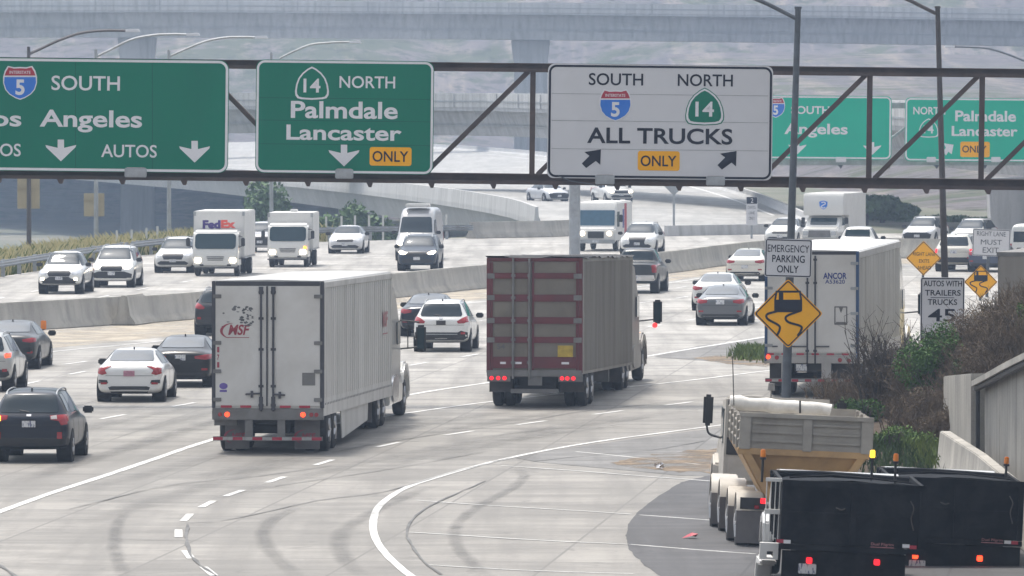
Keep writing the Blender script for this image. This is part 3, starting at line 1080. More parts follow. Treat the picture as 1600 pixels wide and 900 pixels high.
# green sign with the southbound route
s = Sign('overhead_sign', 'wide green overhead sign for route 5 south, cut by the left edge', 'road sign', 131, 180, GD - .45, TILT)
s.board(s.rect(-110, 91.5, 357, 268, 15), M['green'])
s.border(-109, 92.5, 356, 267, 14.5, 4, WV)
s.interstate(31.5, 129.5, 53, 53)
s.text('SOUTH', 134, 130, 107, 23, WV, .012)
s.text('Angeles', 142, 189.5, 160, 35, WV, .022)
s.text('Los', -2, 185, 71, 25, WV, .022)
s.text('AUTOS', 201.5, 236, 87, 20, WV, .012)
s.text('AUTOS', -11, 234, 87, 20, WV, .012)
s.down_arrow(95, 235, WV)
s.down_arrow(304, 237, WV)
s.down_arrow(-80, 233, WV)
for xx_ in (118, 238):
    s.stroke([(xx_, 95), (xx_, 180), (xx_, 264)], .8, M['green_dark'], .003, 'panel_seam')
s.done()

s = Sign('overhead_sign', 'green overhead sign for route 14 north reading Palmdale Lancaster with an orange only plate', 'road sign', 538.5, 183, GD - .45, TILT)
s.board(s.rect(399.5, 94.5, 677.5, 271.5, 13), M['green'])
s.border(400.5, 95.5, 676.5, 270.5, 13, 3.6, WV)
s.spade(487.5, 130, 53, 52, '14', M['green'], WV)
s.text('NORTH', 574, 128.5, 87, 19, WV, .012)
s.text('Palmdale', 538, 172, 167, 27, WV, .022)
s.text('Lancaster', 537.5, 207.5, 180, 24, WV, .022)
s.down_arrow(537.5, 243, WV)
mb, f = s.flat('plate', M['orange'], .008)
o = s.rect(577.5, 230, 643, 259, 4)
mb.add([f(*p) for p in o], [tuple(range(len(o)))])
s.text('ONLY', 610, 244.5, 56, 17, BV, .012, .013)
for yy_ in (154, 189, 226):
    s.stroke([(404, yy_ - 1.5), (538, yy_), (673, yy_ + 1.5)], .7, M['green_dark'], .003, 'panel_seam')
s.done()

s = Sign('overhead_sign', 'large white overhead sign sending all trucks to routes 5 and 14', 'road sign', 1031, 191, GD - .45, TILT)
s.board(s.rect(855.5, 101.5, 1207, 280, 10), M['signwhite'])
s.border(857, 103, 1205.5, 278.5, 12, 3.4, BV)
s.text('SOUTH', 962.5, 124, 85, 19, BV, .012)
s.text('NORTH', 1102, 125.5, 86, 19, BV, .012)
s.interstate(961.5, 164.5, 50, 50)
s.spade(1101, 166.5, 58, 56, '14', M['green'], WV, .010)
mb, f = s.flat('shield_edge', M['green'], .007)
o = [(0, -.5), (.12, -.44), (.28, -.31), (.40, -.15), (.47, .04), (.5, .24), (.49, .36), (.43, .45), (.32, .48), (0, .5), (-.32, .48), (-.43, .45), (-.49, .36), (-.5, .24), (-.47, .04), (-.40, -.15), (-.28, -.31), (-.12, -.44)]
mb.add([f(*s.uv(1101 + a * 61, 166.5 + b * 59)) for a, b in o], [tuple(range(len(o)))])
s.text('ALL TRUCKS', 1031, 212.5, 227, 25, BV, .02)
s.diag_arrow(924, 248.5, BV)
s.diag_arrow(1136, 251, BV)
mb, f = s.flat('plate', M['orange'], .008)
o = s.rect(996.5, 236, 1062, 266.5, 4)
mb.add([f(*p) for p in o], [tuple(range(len(o)))])
s.text('ONLY', 1029, 251.5, 56, 17, BV, .012, .013)
for yy in (148, 190, 234):
    s.stroke([(862, yy - 1.9), (1030, yy), (1200, yy + 1.9)], .9, M['steel'], .004, 'panel_seam')
s.done()

# the gantry
g = thing('sign_gantry', 'long rusty brown steel truss gantry carrying the near overhead signs across the road', 'gantry', P(800, 280, GD), 0, None, TILT)


def gl_(px, py):
    x, z = (px - 800) / SC(GD), (280 - py) / SC(GD)
    return x * math.cos(TILT) - z * math.sin(TILT), x * math.sin(TILT) + z * math.cos(TILT)


def chord(name, y, h, dep=.28):
    u0, v = gl_(-170, y - (970) * TILT)
    u1, _ = gl_(1780, y + 980 * TILT)
    mb = MB()
    mb.box(u0, u1, -.02, .02, v - h / 2 + .03, v + h / 2 - .03)
    mb.box(u0, u1, -dep / 2, dep / 2, v + h / 2 - .03, v + h / 2)
    mb.box(u0, u1, -dep / 2, dep / 2, v - h / 2, v - h / 2 + .03)
    mb.box(u0, u1, -dep / 2 - .012, -dep / 2 + .0, v - h / 2 + .0, v - h / 2 + .10)
    return mb.build(name, M['gantry'], g)


chord('top_chord', 105.5, 14 / SC(GD))
chord('bottom_chord', 279.5, 17 / SC(GD), .36)
zt, zb = gl_(800, 105.5)[1] - .1, gl_(800, 279.5)[1] + .12
vx = [gl_(832 + 175.4 * k, 190 + 175.4 * k * TILT)[0] for k in range(-6, 6)]
for i, u in enumerate(vx):
    MB().box(u - .075, u + .075, -.06, .06, zb, zt).build('vertical', M['gantry'], g)
    if i < len(vx) - 1:
        a, b = (u + .15, vx[i + 1] - .12)
        za, zc = (zb, zt) if i > 3 else (zt, zb)
        MB().tube([(a, 0, za), (b, 0, zc)], .085, 4).build('diagonal', M['gantry'], g)
for k in range(-2, 18):
    u, v = gl_(-2 + 96.6 * k, 290 + (-802 + 96.6 * k) * TILT - 2.5)
    MB().add([(u - .09, -.25, v), (u + .09, -.25, v), (u + .09, .25, v), (u - .09, .25, v), (u + .05, -.25, v - .13), (u + .05, .25, v - .13), (u - .02, .25, v - .13), (u - .02, -.25, v - .13)],
             [(0, 1, 2, 3), (0, 1, 4, 7), (1, 2, 5, 4), (2, 3, 6, 5), (3, 0, 7, 6), (4, 5, 6, 7)]).build('bracket', M['gantry'], g)
for px in (-165, 1775):
    u, v = gl_(px, 280)
    MB().cyl((u, 0, v - 6.6), (u, 0, zt + .2), .28, n=14).build('post', M['gantry'], g)
u, v = gl_(872, 274)
MB().tube(catmull([(u, -.5, v + .0), (u + .35, -.52, v - .14), (u + .75, -.5, v - .2), (u + 1.1, -.45, v - .26)], 4), .018, 5).build('cable', M['steel_dark'], g)

for (px, py, w, lab) in [(212, 269, 34, 'grey sign lamp under the green route 5 south sign'), (538, 271, 28, 'grey sign lamp below the arrow of the Palmdale Lancaster sign'),
                    (945, 280, 30, 'grey sign lamp under the white truck sign below its route 5 shield side'), (1118, 282, 29, 'grey sign lamp under the white truck sign near its far arrow')]:
    p = P(px, py, GD - .95)
    t = thing('sign_lamp', lab, 'sign lamp', p, 0, None, TILT)
    k = w / SC(GD) / 2
    MB().prism([(-.16, -.14), (.12, -.14), (.14, .02), (.02, .12), (-.14, .10)], lambda a, b, q: (q, a, b), -k, k).build('housing', M['steel'], t, bevel=.02)
    MB().box(-k * .8, k * .8, -.08, .08, .115, .13).build('lens', M['white_lamp'], t)
    MB().tube([(0, .1, -.1), (0, .75, -.05)], .035, 6).build('arm', M['gantry'], t)

# the farther gantry with its two signs
FD = 360.0
g2 = thing('sign_gantry', 'pale hazy far gantry behind the white truck sign, standing on one thick grey post', 'gantry', P(898, 165, FD))
k = 1 / SC(FD)
u1 = 1000 * k
for yy, h in ((0, .28), (88, .34)):
    MB().box(-.1, u1, -.12, .12, -yy * k - h / 2, -yy * k + h / 2).build('chord', M['steel'], g2)
for i in range(9):
    a, b = i * 112 * k, (i + 1) * 112 * k
    MB().tube([(a + .1, 0, -84 * k), (b - .1, 0, -4 * k)], .08, 4).build('diagonal', M['steel'], g2)
    MB().box(b - .06, b + .06, -.05, .05, -86 * k, -2 * k).build('vertical', M['steel'], g2)
for i in range(12):
    a = (40 + 75 * i) * k
    MB().prism([(-.12, 0), (.12, 0), (.02, -.18)], lambda q, r, w: (a + q, w, r - 93 * k), -.3, .3).build('bracket', M['steel_dark'], g2)
MB().cyl((0, 0, -(P(898, 165, FD).z) - .1), (0, 0, .2), .275, n=18).build('post', M['steel'], g2)
MB().cyl((u1, 0, -(P(898, 165, FD).z) - .1), (u1, 0, .2), .275, n=18).build('post', M['steel'], g2)

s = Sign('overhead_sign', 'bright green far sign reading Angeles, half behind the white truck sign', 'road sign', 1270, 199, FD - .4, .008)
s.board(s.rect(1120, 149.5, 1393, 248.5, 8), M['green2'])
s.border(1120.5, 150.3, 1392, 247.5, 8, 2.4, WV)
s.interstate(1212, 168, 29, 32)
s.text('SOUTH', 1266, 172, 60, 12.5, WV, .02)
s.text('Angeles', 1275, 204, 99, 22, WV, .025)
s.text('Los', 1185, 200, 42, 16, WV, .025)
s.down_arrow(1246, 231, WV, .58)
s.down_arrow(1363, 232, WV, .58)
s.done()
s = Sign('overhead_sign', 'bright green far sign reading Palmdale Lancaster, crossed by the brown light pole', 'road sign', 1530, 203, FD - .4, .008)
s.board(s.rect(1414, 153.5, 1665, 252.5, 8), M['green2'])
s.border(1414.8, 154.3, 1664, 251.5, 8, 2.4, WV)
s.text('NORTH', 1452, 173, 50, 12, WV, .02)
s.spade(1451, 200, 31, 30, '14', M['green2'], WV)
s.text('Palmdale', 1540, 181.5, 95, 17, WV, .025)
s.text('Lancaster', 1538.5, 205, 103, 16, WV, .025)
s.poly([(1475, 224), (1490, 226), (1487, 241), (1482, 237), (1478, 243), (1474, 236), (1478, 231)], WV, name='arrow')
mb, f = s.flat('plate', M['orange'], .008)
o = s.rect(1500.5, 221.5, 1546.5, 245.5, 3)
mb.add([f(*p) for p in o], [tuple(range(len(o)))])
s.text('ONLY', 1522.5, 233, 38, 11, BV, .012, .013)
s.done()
for px, w, lab in [(1314, 16, 'small pale lamp under the far sign reading Angeles'), (1455, 14, 'small pale lamp under the far Palmdale sign near the second light pole'), (1556, 14, 'small pale lamp under the far Palmdale sign below its only plate')]:
    t = thing('sign_lamp', lab, 'sign lamp', P(px, 249, FD - .9))
    MB().prism([(-.16, -.14), (.12, -.14), (.14, .02), (.02, .12), (-.14, .10)], lambda a, b, q: (q, a, b), -w * k / 2, w * k / 2).build('housing', M['signwhite'], t, bevel=.02)


# ---------------------------------------------------------------- light poles in front with their signs
def light_pole(label, base, top, r0, r1, arm, mat):
    base, top = Vector(base), Vector(top)
    t = thing('street_light', label, 'street light', base)
    MB().cyl((0, 0, 0), top - base, r0, r1, 14).build('pole', mat, t, smooth=True)
    MB().cyl(top - base, top - base + Vector((0, 0, .06)), r1 * 1.25, n=14).build('cap', mat, t)
    MB().tube(catmull([Vector(a) - base for a in arm], 5), .055, 8).build('arm', mat, t, smooth=True)
    e = Vector(arm[-1]) - base
    MB().add([e + Vector(v) for v in [(-.7, -.16, -.02), (.05, -.1, -.04), (.05, .1, -.04), (-.7, .16, -.02), (-.65, -.1, .12), (.05, -.07, .07), (.05, .07, .07), (-.65, .1, .12)]],
             [(0, 1, 2, 3), (4, 5, 6, 7), (0, 1, 5, 4), (1, 2, 6, 5), (2, 3, 7, 6), (3, 0, 4, 7)]).build('lamp_head', M['steel'], t, bevel=.03)
    MB().box(-.2, .2, -.2, .2, -.05, .08).build('base_plate', mat, t)
    return t


D1 = 192.0
b1 = Vector((P(1227, 660, D1).x, D1, 0))
t1 = P(1247, 14, D1)
light_pole('tall dark blue grey light pole carrying the emergency parking sign and the first orange diamond', b1, t1, .125, .075,
           [P(1244, 29, D1), P(1215, 14, D1), P(1185, 0, D1), P(1135, -18, D1), P(1085, -24, D1)], M['steel_dark'])
s = Sign('parking_sign', 'white sign reading emergency parking only, bolted above the nearest orange diamond', 'road sign', 1231.5, 403, D1 - .2, .028)
s.board(s.rect(1195, 373.5, 1268.5, 433, 3), M['signwhite'], th=.012)
s.border(1196, 374.5, 1267.5, 432, 3, 1.6, BV)
s.text('EMERGENCY', 1232, 388.5, 65, 11.5, BV, .0)
s.text('PARKING', 1232, 404.5, 51, 11.5, BV, .012)
s.text('ONLY', 1231, 420.5, 34, 11.5, BV, .012)
s.done()


def diamond(label, x, y, k, d, roll=0.0, mat=None, skid=True):
    s = Sign('warning_sign', label, 'road sign', x, y, d, roll)
    q = lambda e: [s.uv(x, y - e), s.uv(x + e, y), s.uv(x, y + e), s.uv(x - e, y)]

    def rq(e, r):
        out = []
        for i in range(4):
            p = [Vector(v) for v in q(e)]
            a, b, c = p[i - 1], p[i], p[(i + 1) % 4]
            for t in (0, .25, .5, .75, 1):
                f = r / s.s
                u, w = b + (a - b).normalized() * f, b + (c - b).normalized() * f
                out.append(tuple((u * (1 - t) ** 2 + b * 2 * t * (1 - t) + w * t * t)))
        return out
    s.board(rq(k, k * .09), mat or M['yellow'], th=.012)
    mb, f = s.flat('border', BV, .006)
    ring(mb, rq(k * .965, k * .08), rq(k * .915, k * .06), f)
    if skid:
        s.skid_car(x, y, k, BV, mat or M['yellow'])
    return s


diamond('nearest orange diamond sign with a skidding car, under the emergency parking sign', 1231.5, 490, 54.5, D1 - .22, -.01).done()

D2 = 214.0
b2 = Vector((P(1481, 598, D2).x, D2, 0))
t2 = P(1465, 13, D2)
light_pole('tall brown light pole behind the speed limit sign, leaning slightly left', b2, t2, .115, .07,
           [P(1462, 21, D2), P(1442, 11, D2), P(1415, -2, D2), P(1370, -16, D2), P(1325, -21, D2)], M['pole_brown'])
D3 = 205.0
s = Sign('speed_sign', 'white speed limit sign for trailers and trucks reading 45, half hidden by green shrub', 'road sign', 1472, 484, D3, .008)
s.board(s.rect(1438, 433.5, 1507, 535, 3), M['signwhite'], th=.012)
s.border(1439, 434.5, 1506, 534, 3, 1.5, BV)
s.text('AUTOS WITH', 1473, 443, 60, 9, BV, .012)
s.text('TRAILERS', 1473, 457.5, 56, 9, BV, .012)
s.stroke([(1454, 465), (1472, 465.2), (1491, 465.4)], 1.0, BV)
s.text('TRUCKS', 1472.5, 472, 46, 9, BV, .012)
s.text('45', 1471.5, 492.5, 43, 20, BV, .012)
s.done()
MB().box(-.05, .05, 0, .1, -3.5, .1).build('post', M['steel_dark'], s.root, loc=(0, .02, -.9))

s = diamond('orange diamond sign with worn lettering about the right lane, left of the brown pole', 1443, 403.5, 27.5, 330, .02, skid=False)
s.text('RIGHT LANE', 1444, 397, 35, 5.6, BV, .0)
s.text('EXITS', 1444, 408, 16, 5.6, BV, .0)
s.text('AHEAD', 1444, 418.5, 22, 5.6, BV, .0)
s.done()
MB().box(-.05, .05, 0, .1, -4.0, .5).build('post', M['steel_dark'], s.root, loc=(0, .02, 0))
s = diamond('farther orange diamond sign showing a skidding car, beside the speed limit sign above dry grass', 1532.5, 440.5, 26.5, 300, .03)
s.done()
MB().box(-.05, .05, 0, .1, -3.0, .4).build('post', M['steel_dark'], s.root, loc=(0, .02, 0))
s = Sign('lane_sign', 'faded white sign reading right lane must exit, on a post above the farther orange diamond', 'road sign', 1549, 379, 305, .035)
s.board(s.rect(1519.5, 358, 1578.5, 400.5, 2), M['signwhite'], th=.012)
s.border(1520.2, 358.7, 1577.8, 399.8, 2, 1.0, M['steel_dark'])
s.text('RIGHT LANE', 1549, 365.5, 45, 7, M['steel_dark'], .0)
s.text('MUST', 1549, 378.5, 33, 8, M['steel_dark'], .0)
s.text('EXIT', 1548, 391, 25, 8.5, M['steel_dark'], .0)
s.done()
MB().box(-.06, .06, 0, .12, -5.0, .4).build('post', M['steel_dark'], s.root, loc=(-.1, .02, 0))
s = Sign('carpool_sign', 'small tall white sign with a dark top beside the curving barrier far behind', 'road sign', 1174.5, 330, 425)
s.board(s.rect(1166, 307.5, 1183.5, 352, 1), M['signwhite'], th=.012)
mb, f = s.flat('plate', M['blackvinyl'], .006)
o = s.rect(1166.5, 308, 1183, 318.5, 1)
mb.add([f(*p) for p in o], [tuple(range(len(o)))])
s.text('2', 1175, 313.3, 4, 7, WV, .0, .010, 'number')
for yy, t_, w in ((324, 'CARPOOL', 13), (332.5, 'LANE', 9), (341, 'ONLY', 9)):
    s.text(t_, 1174.7, yy, w, 4.5, M['steel_dark'], .0)
s.done()
MB().box(-.06, .06, 0, .12, -2.9, .4).build('post', M['steel'], s.root, loc=(0, .02, 0))
s = diamond('grey back of a diamond sign on a thin post by the curved bridge road', 1053, 290, 16, 455, 0, M['steel'], False)
s.layer = {}
s.done()
MB().box(-.07, .07, 0, .12, -(P(1053, 290, 455).z) - .3, .4).build('post', M['steel'], s.root, loc=(0, .02, 0))


# ---------------------------------------------------------------- street lights behind the gantry
def far_light(label, bx, by, arm_px, d, mat=None, back=None):
    b = Vector((P(bx, 200, d).x, d, -.3))
    arm = [P(x, y, d) for x, y in arm_px]
    t = thing('street_light', label, 'street light', b)
    mat = mat or M['steel']
    top = Vector((b.x, d, arm[0].z + .35))
    MB().cyl((0, 0, 0), top - b, .13, .08, 10).build('pole', mat, t, smooth=True)
    MB().tube(catmull([a - b for a in arm], 4), [.07] * (len(arm) * 4 - 3), 6).build('arm', mat, t, smooth=True)
    e = arm[-1] - b
    sg = 1 if arm[-1].x > arm[0].x else -1
    MB().add([e + Vector((sg * a, b_, c)) for a, b_, c in [(0, -.1, -.07), (.75, -.18, -.07), (.75, .18, -.07), (0, .1, -.07), (0, -.07, .07), (.65, -.12, .1), (.65, .12, .1), (0, .07, .07)]],
             [(0, 1, 2, 3), (4, 5, 6, 7), (0, 1, 5, 4), (1, 2, 6, 5), (2, 3, 7, 6), (3, 0, 4, 7)]).build('lamp_head', M['signwhite'], t, bevel=.02)
    return t


far_light('nearest curved arm street light above the green route 5 sign, leftmost of four', 45, 405, [(46, 84), (62, 77), (90, 64), (125, 52), (160, 48), (196, 48)], 366, M['pole_brown'])
far_light('curved arm street light, second from the left above the green route 5 sign', 150, 370, [(151, 88), (170, 79), (205, 62), (240, 55), (270, 53.5), (291, 54)], 392)
far_light('curved arm street light, third from the left above the green route 5 sign', 264, 360, [(265, 88), (290, 77), (320, 65), (350, 59), (380, 58), (398, 58.5)], 408)
far_light('small far curved street light above the Palmdale Lancaster sign', 424, 350, [(437, 91), (460, 80), (485, 70), (510, 67), (530, 66), (546, 66)], 450)
far_light('thin street light reaching left above the far green signs at the right edge', 1622, 350, [(1612, 99), (1600, 95), (1575, 85), (1545, 76), (1515, 73.5), (1492, 73)], 500, M['steel_dark'])
for x0, y0, x1, y1, d, lab in [(27, 278, 62, 326, 366.4, 'tan wooden back of a road sign fixed to the leftmost street light'), (131, 302, 163, 338, 392.4, 'tan back of a road sign fixed to the second street light from the left')]:
    s = Sign('road_sign', lab, 'road sign', (x0 + x1) / 2, (y0 + y1) / 2, d)
    s.board(s.rect(x0, y0, x1, y1, 1), M['plywood'], th=.03)
    MB().box(-.55, .55, -.06, 0, -.05, .05).build('batten', M['plywood'], s.root, loc=(0, -.01, .3))
    s.done()
# ---------------------------------------------------------------- cars
def loft(rows, level=2):
    """rows: (y, zb, w, zm, zbelt, wb, wr, zt) from the rear to the front -> smooth closed body mesh data (verts, faces)"""
    vs, fs = [], []
    m = 18
    for (y, zb, w, zm, zbelt, wb, wr, zt) in rows:
        half = [(0, zb), (.55 * w, zb), (.90 * w, zb + .02), (.985 * w, zb + .14), (w, zm), (w * .985, zbelt - .09), (wb, zbelt), (wr + .02, zt - .07), (wr * .82, zt - .005), (0, zt + .015)]
        ringp = half + [(-x, z) for x, z in half[-2:0:-1]]
        m = len(ringp)
        vs += [(x, y, z) for x, z in ringp]
    for i in range(len(rows) - 1):
        for k in range(m):
            j = (k + 1) % m
            fs.append((i * m + k, i * m + j, (i + 1) * m + j, (i + 1) * m + k))
    h = m // 2

    def cap(o):
        out = []
        for k in range(h):           # quads between the two halves
            a, b, c, d = k, k + 1, (m - k - 1) % m, (m - k) % m
            q = []
            for v in (a, b, c, d):
                if o + v not in q: q.append(o + v)
            if len(q) >= 3: out.append(tuple(q))
        return out
    fs += [f[::-1] for f in cap(0)] + cap((len(rows) - 1) * m)
    me = bpy.data.meshes.new('body_tmp')
    me.from_pydata(vs, [], fs)
    bm = bmesh.new()
    bm.from_mesh(me)
    bmesh.ops.recalc_face_normals(bm, faces=bm.faces)
    bm.to_mesh(me)
    bm.free()
    o = bpy.data.objects.new('body_tmp', me)
    C.objects.link(o)
    md = o.modifiers.new('s', 'SUBSURF')
    md.levels = level
    bpy.context.view_layer.update()
    me2 = bpy.data.meshes.new_from_object(o.evaluated_get(bpy.context.evaluated_depsgraph_get()))
    bpy.data.objects.remove(o)
    bpy.data.meshes.remove(me)
    return me2


SEDAN = [  # y/L, zb, w, zm, zbelt, wb, wr, zt   (w relative to half width, z to height 1.45)
    (.000, .34, .80, .62, .84, .74, .66, .90), (.020, .27, .92, .62, .97, .83, .72, 1.04), (.070, .23, .97, .62, 1.00, .90, .76, 1.085),
    (.150, .21, 1.0, .62, 1.00, .94, .72, 1.13), (.205, .20, 1.0, .62, 1.00, .94, .67, 1.26), (.275, .19, 1.0, .62, 1.00, .94, .63, 1.39), (.36, .18, 1.0, .62, .99, .94, .63, 1.45),
    (.52, .18, 1.0, .62, .98, .94, .64, 1.45), (.60, .18, 1.0, .62, .97, .94, .64, 1.39), (.68, .18, 1.0, .62, .96, .94, .69, 1.20), (.745, .18, 1.0, .60, .93, .93, .80, 1.02),
    (.86, .18, 1.0, .58, .86, .91, .78, .94), (.945, .19, .96, .54, .76, .86, .70, .84), (.985, .22, .86, .50, .68, .78, .62, .74), (1.0, .28, .72, .46, .60, .68, .56, .64)]
SUV = [
    (.000, .46, .82, .78, 1.00, .78, .72, 1.06), (.018, .38, .93, .76, 1.06, .88, .76, 1.16), (.045, .34, .97, .75, 1.10, .92, .74, 1.30), (.085, .31, .99, .74, 1.10, .94, .69, 1.56),
    (.115, .30, 1.0, .74, 1.10, .95, .66, 1.67), (.20, .28, 1.0, .73, 1.09, .95, .66, 1.71), (.35, .26, 1.0, .72, 1.08, .95, .67, 1.725), (.52, .26, 1.0, .72, 1.06, .95, .67, 1.70), (.60, .26, 1.0, .71, 1.05, .95, .67, 1.60),
    (.68, .26, 1.0, .70, 1.03, .95, .72, 1.36), (.745, .26, 1.0, .68, 1.00, .94, .82, 1.14), (.86, .26, 1.0, .66, .97, .92, .80, 1.06), (.945, .27, .96, .62, .88, .88, .74, .98), (.985, .30, .87, .58, .78, .80, .68, .88), (1.0, .36, .74, .54, .70, .70, .60, .76)]
PICKUP = [
    (.000, .52, .86, .82, 1.10, .84, .80, 1.16), (.015, .48, .95, .80, 1.14, .92, .86, 1.21), (.06, .42, .98, .78, 1.16, .94, .86, 1.22), (.25, .36, .99, .78, 1.16, .95, .86, 1.22), (.335, .35, .99, .78, 1.16, .95, .84, 1.23),
    (.355, .35, 1.0, .78, 1.15, .95, .69, 1.66), (.40, .35, 1.0, .78, 1.15, .95, .67, 1.78), (.55, .35, 1.0, .77, 1.14, .95, .67, 1.78), (.61, .35, 1.0, .77, 1.12, .95, .68, 1.66), (.675, .35, 1.0, .76, 1.10, .94, .74, 1.36), (.725, .35, 1.0, .75, 1.08, .93, .84, 1.18),
    (.86, .36, 1.0, .74, 1.04, .92, .82, 1.12), (.95, .38, .97, .68, .96, .88, .78, 1.05), (.987, .42, .90, .64, .88, .84, .72, .96), (1.0, .48, .80, .60, .80, .76, .66, .84)]
VAN = [
    (.000, .46, .90, .80, 1.20, .88, .84, 2.40), (.012, .40, .97, .80, 1.20, .95, .86, 2.58), (.05, .36, 1.0, .80, 1.20, .97, .84, 2.66), (.30, .34, 1.0, .80, 1.20, .97, .84, 2.68), (.60, .34, 1.0, .80, 1.20, .97, .84, 2.66), (.70, .34, 1.0, .80, 1.20, .97, .82, 2.50),
    (.78, .34, 1.0, .78, 1.20, .96, .78, 1.95), (.845, .34, 1.0, .76, 1.18, .94, .80, 1.34), (.92, .35, .97, .72, 1.06, .90, .78, 1.18), (.975, .38, .88, .66, .92, .82, .70, 1.02), (1.0, .44, .76, .60, .80, .72, .62, .88)]
BASE_H = {'sedan': 1.45, 'coupe': 1.45, 'suv': 1.73, 'wagon': 1.73, 'pickup': 1.78, 'van': 2.68}
ROWS = {'sedan': SEDAN, 'coupe': SEDAN, 'suv': SUV, 'wagon': SUV, 'pickup': PICKUP, 'van': VAN}


class Body:
    def __init__(s, kind, L, W, H, level=2, boxy=0.0):
        k = H / BASE_H[kind]
        s.L, s.W, s.H, s.k, s.kind = L, W, H, k, kind
        rows = []
        for (t, zb, w, zm, zbelt, wb, wr, zt) in ROWS[kind]:
            if boxy: wr = wr + (wb - wr) * boxy
            rows.append((t * L, zb * k, w * W / 2, zm * k, zbelt * k, wb * W / 2, wr * W / 2, zt * k))
        s.me = loft(rows, level)
        bm = bmesh.new()
        bm.from_mesh(s.me)
        s.bvh = BVHTree.FromBMesh(bm)
        bm.free()

    def hit(s, a, b, view):
        W = s.W / 2
        if view == 'rear':
            o, d = Vector((a * W, -3, b * s.k)), Vector((0, 1, 0))
        elif view == 'front':
            o, d = Vector((a * W, s.L + 3, b * s.k)), Vector((0, -1, 0))
        elif view == 'right':
            o, d = Vector((4, a * s.L, b * s.k)), Vector((-1, 0, 0))
        elif view == 'left':
            o, d = Vector((-4, a * s.L, b * s.k)), Vector((1, 0, 0))
        else:
            o, d = Vector((a * W, b * s.L, 6)), Vector((0, 0, -1))
        p, nn, i, t = s.bvh.ray_cast(o, d)
        if p is None:
            p, nn, i, t = s.bvh.find_nearest(o + d * ((s.L / 2 + 3) if view in ('rear', 'front') else 4))
        return p, nn

    def patch(s, outline, view, off=.012, depth=.03, step=.09):
        """a panel cut to OUTLINE (in relative units of the view) lying on the body's surface, with thickness"""
        bm = bmesh.new()
        bm.faces.new([bm.verts.new((a, b, 0)) for a, b in outline])
        us = [p[0] for p in outline]
        vs_ = [p[1] for p in outline]
        su, sv = (step / (s.W / 2), step) if view in ('rear', 'front') else (step / s.L, step)
        for lo, hi, stp, ax in ((min(us), max(us), su, 0), (min(vs_), max(vs_), sv, 1)):
            c = lo + stp
            while c < hi - stp * .2:
                co, no = (Vector((c, 0, 0)), Vector((1, 0, 0))) if ax == 0 else (Vector((0, c, 0)), Vector((0, 1, 0)))
                bmesh.ops.bisect_plane(bm, geom=bm.verts[:] + bm.edges[:] + bm.faces[:], plane_co=co, plane_no=no, dist=1e-6)
                c += stp
        bm.verts.ensure_lookup_table()
        n = len(bm.verts)
        top, bot = [], []
        for v in bm.verts:
            p, nn = s.hit(v.co.x, v.co.y, view)
            top.append(p + nn * off)
            bot.append(p - nn * depth)
        for i, v in enumerate(bm.verts): v.index = i
        fs = [tuple(v.index for v in f.verts) for f in bm.faces]
        out = fs + [tuple(i + n for i in f[::-1]) for f in fs]
        for e in bm.edges:
            if len(e.link_faces) == 1:
                a, b = e.verts[0].index, e.verts[1].index
                out.append((a, b, b + n, a + n))
        bm.free()
        return MB().add(top + bot, out)


_wheel_cache = {}


def wheel(parent, x, y, r, w, side, rim=None):
    """tyre with a rim as its sub-part; side = +1 for the right"""
    key = (round(r, 3), round(w, 3))
    if key not in _wheel_cache:
        n = 22
        prof = [(-w / 2, r * .62), (-w / 2, r * .88), (-w * .38, r * .985), (-w * .2, r), (w * .2, r), (w * .38, r * .985), (w / 2, r * .88), (w / 2, r * .62), (w * .36, r * .58), (-w * .36, r * .58)]
        vs = [(x_, rr * math.cos(2 * math.pi * k / n), rr * math.sin(2 * math.pi * k / n)) for k in range(n) for x_, rr in prof]
        m = len(prof)
        fs = [(k * m + i, k * m + (i + 1) % m, ((k + 1) % n) * m + (i + 1) % m, ((k + 1) % n) * m + i) for k in range(n) for i in range(m)]
        t = MB().add(vs, fs)
        rm = MB()
        rm.cyl((w * .28, 0, 0), (w * .40, 0, 0), r * .64, r * .60, 22)
        for k in range(5):
            a = 2 * math.pi * k / 5
            rm.tube([(w * .44, 0, 0), (w * .43, math.cos(a) * r * .57, math.sin(a) * r * .57)], [r * .12, r * .08], 5)
        rm.cyl((w * .38, 0, 0), (w * .5, 0, 0), r * .16, r * .12, 12)
        a = t.build('wheel', M['rubber'], smooth=True)
        b = rm.build('rim', M['rim'], smooth=True)
        _wheel_cache[key] = (a.data, b.data)
        bpy.data.objects.remove(a)
        bpy.data.objects.remove(b)
    ma, mb_ = _wheel_cache[key]
    a = bpy.data.objects.new('wheel', ma)
    C.objects.link(a)
    a.parent = parent
    a.location = (x, y, r)
    a.rotation_euler = (0, 0, 0 if side > 0 else math.pi)
    b = bpy.data.objects.new('rim', mb_)
    C.objects.link(b)
    b.parent = a
    return a


RECT = lambda x0, x1, z0, z1: [(x0, z0), (x1, z0), (x1, z1), (x0, z1)]
mir = lambda o: [(-x, z) for x, z in o][::-1]


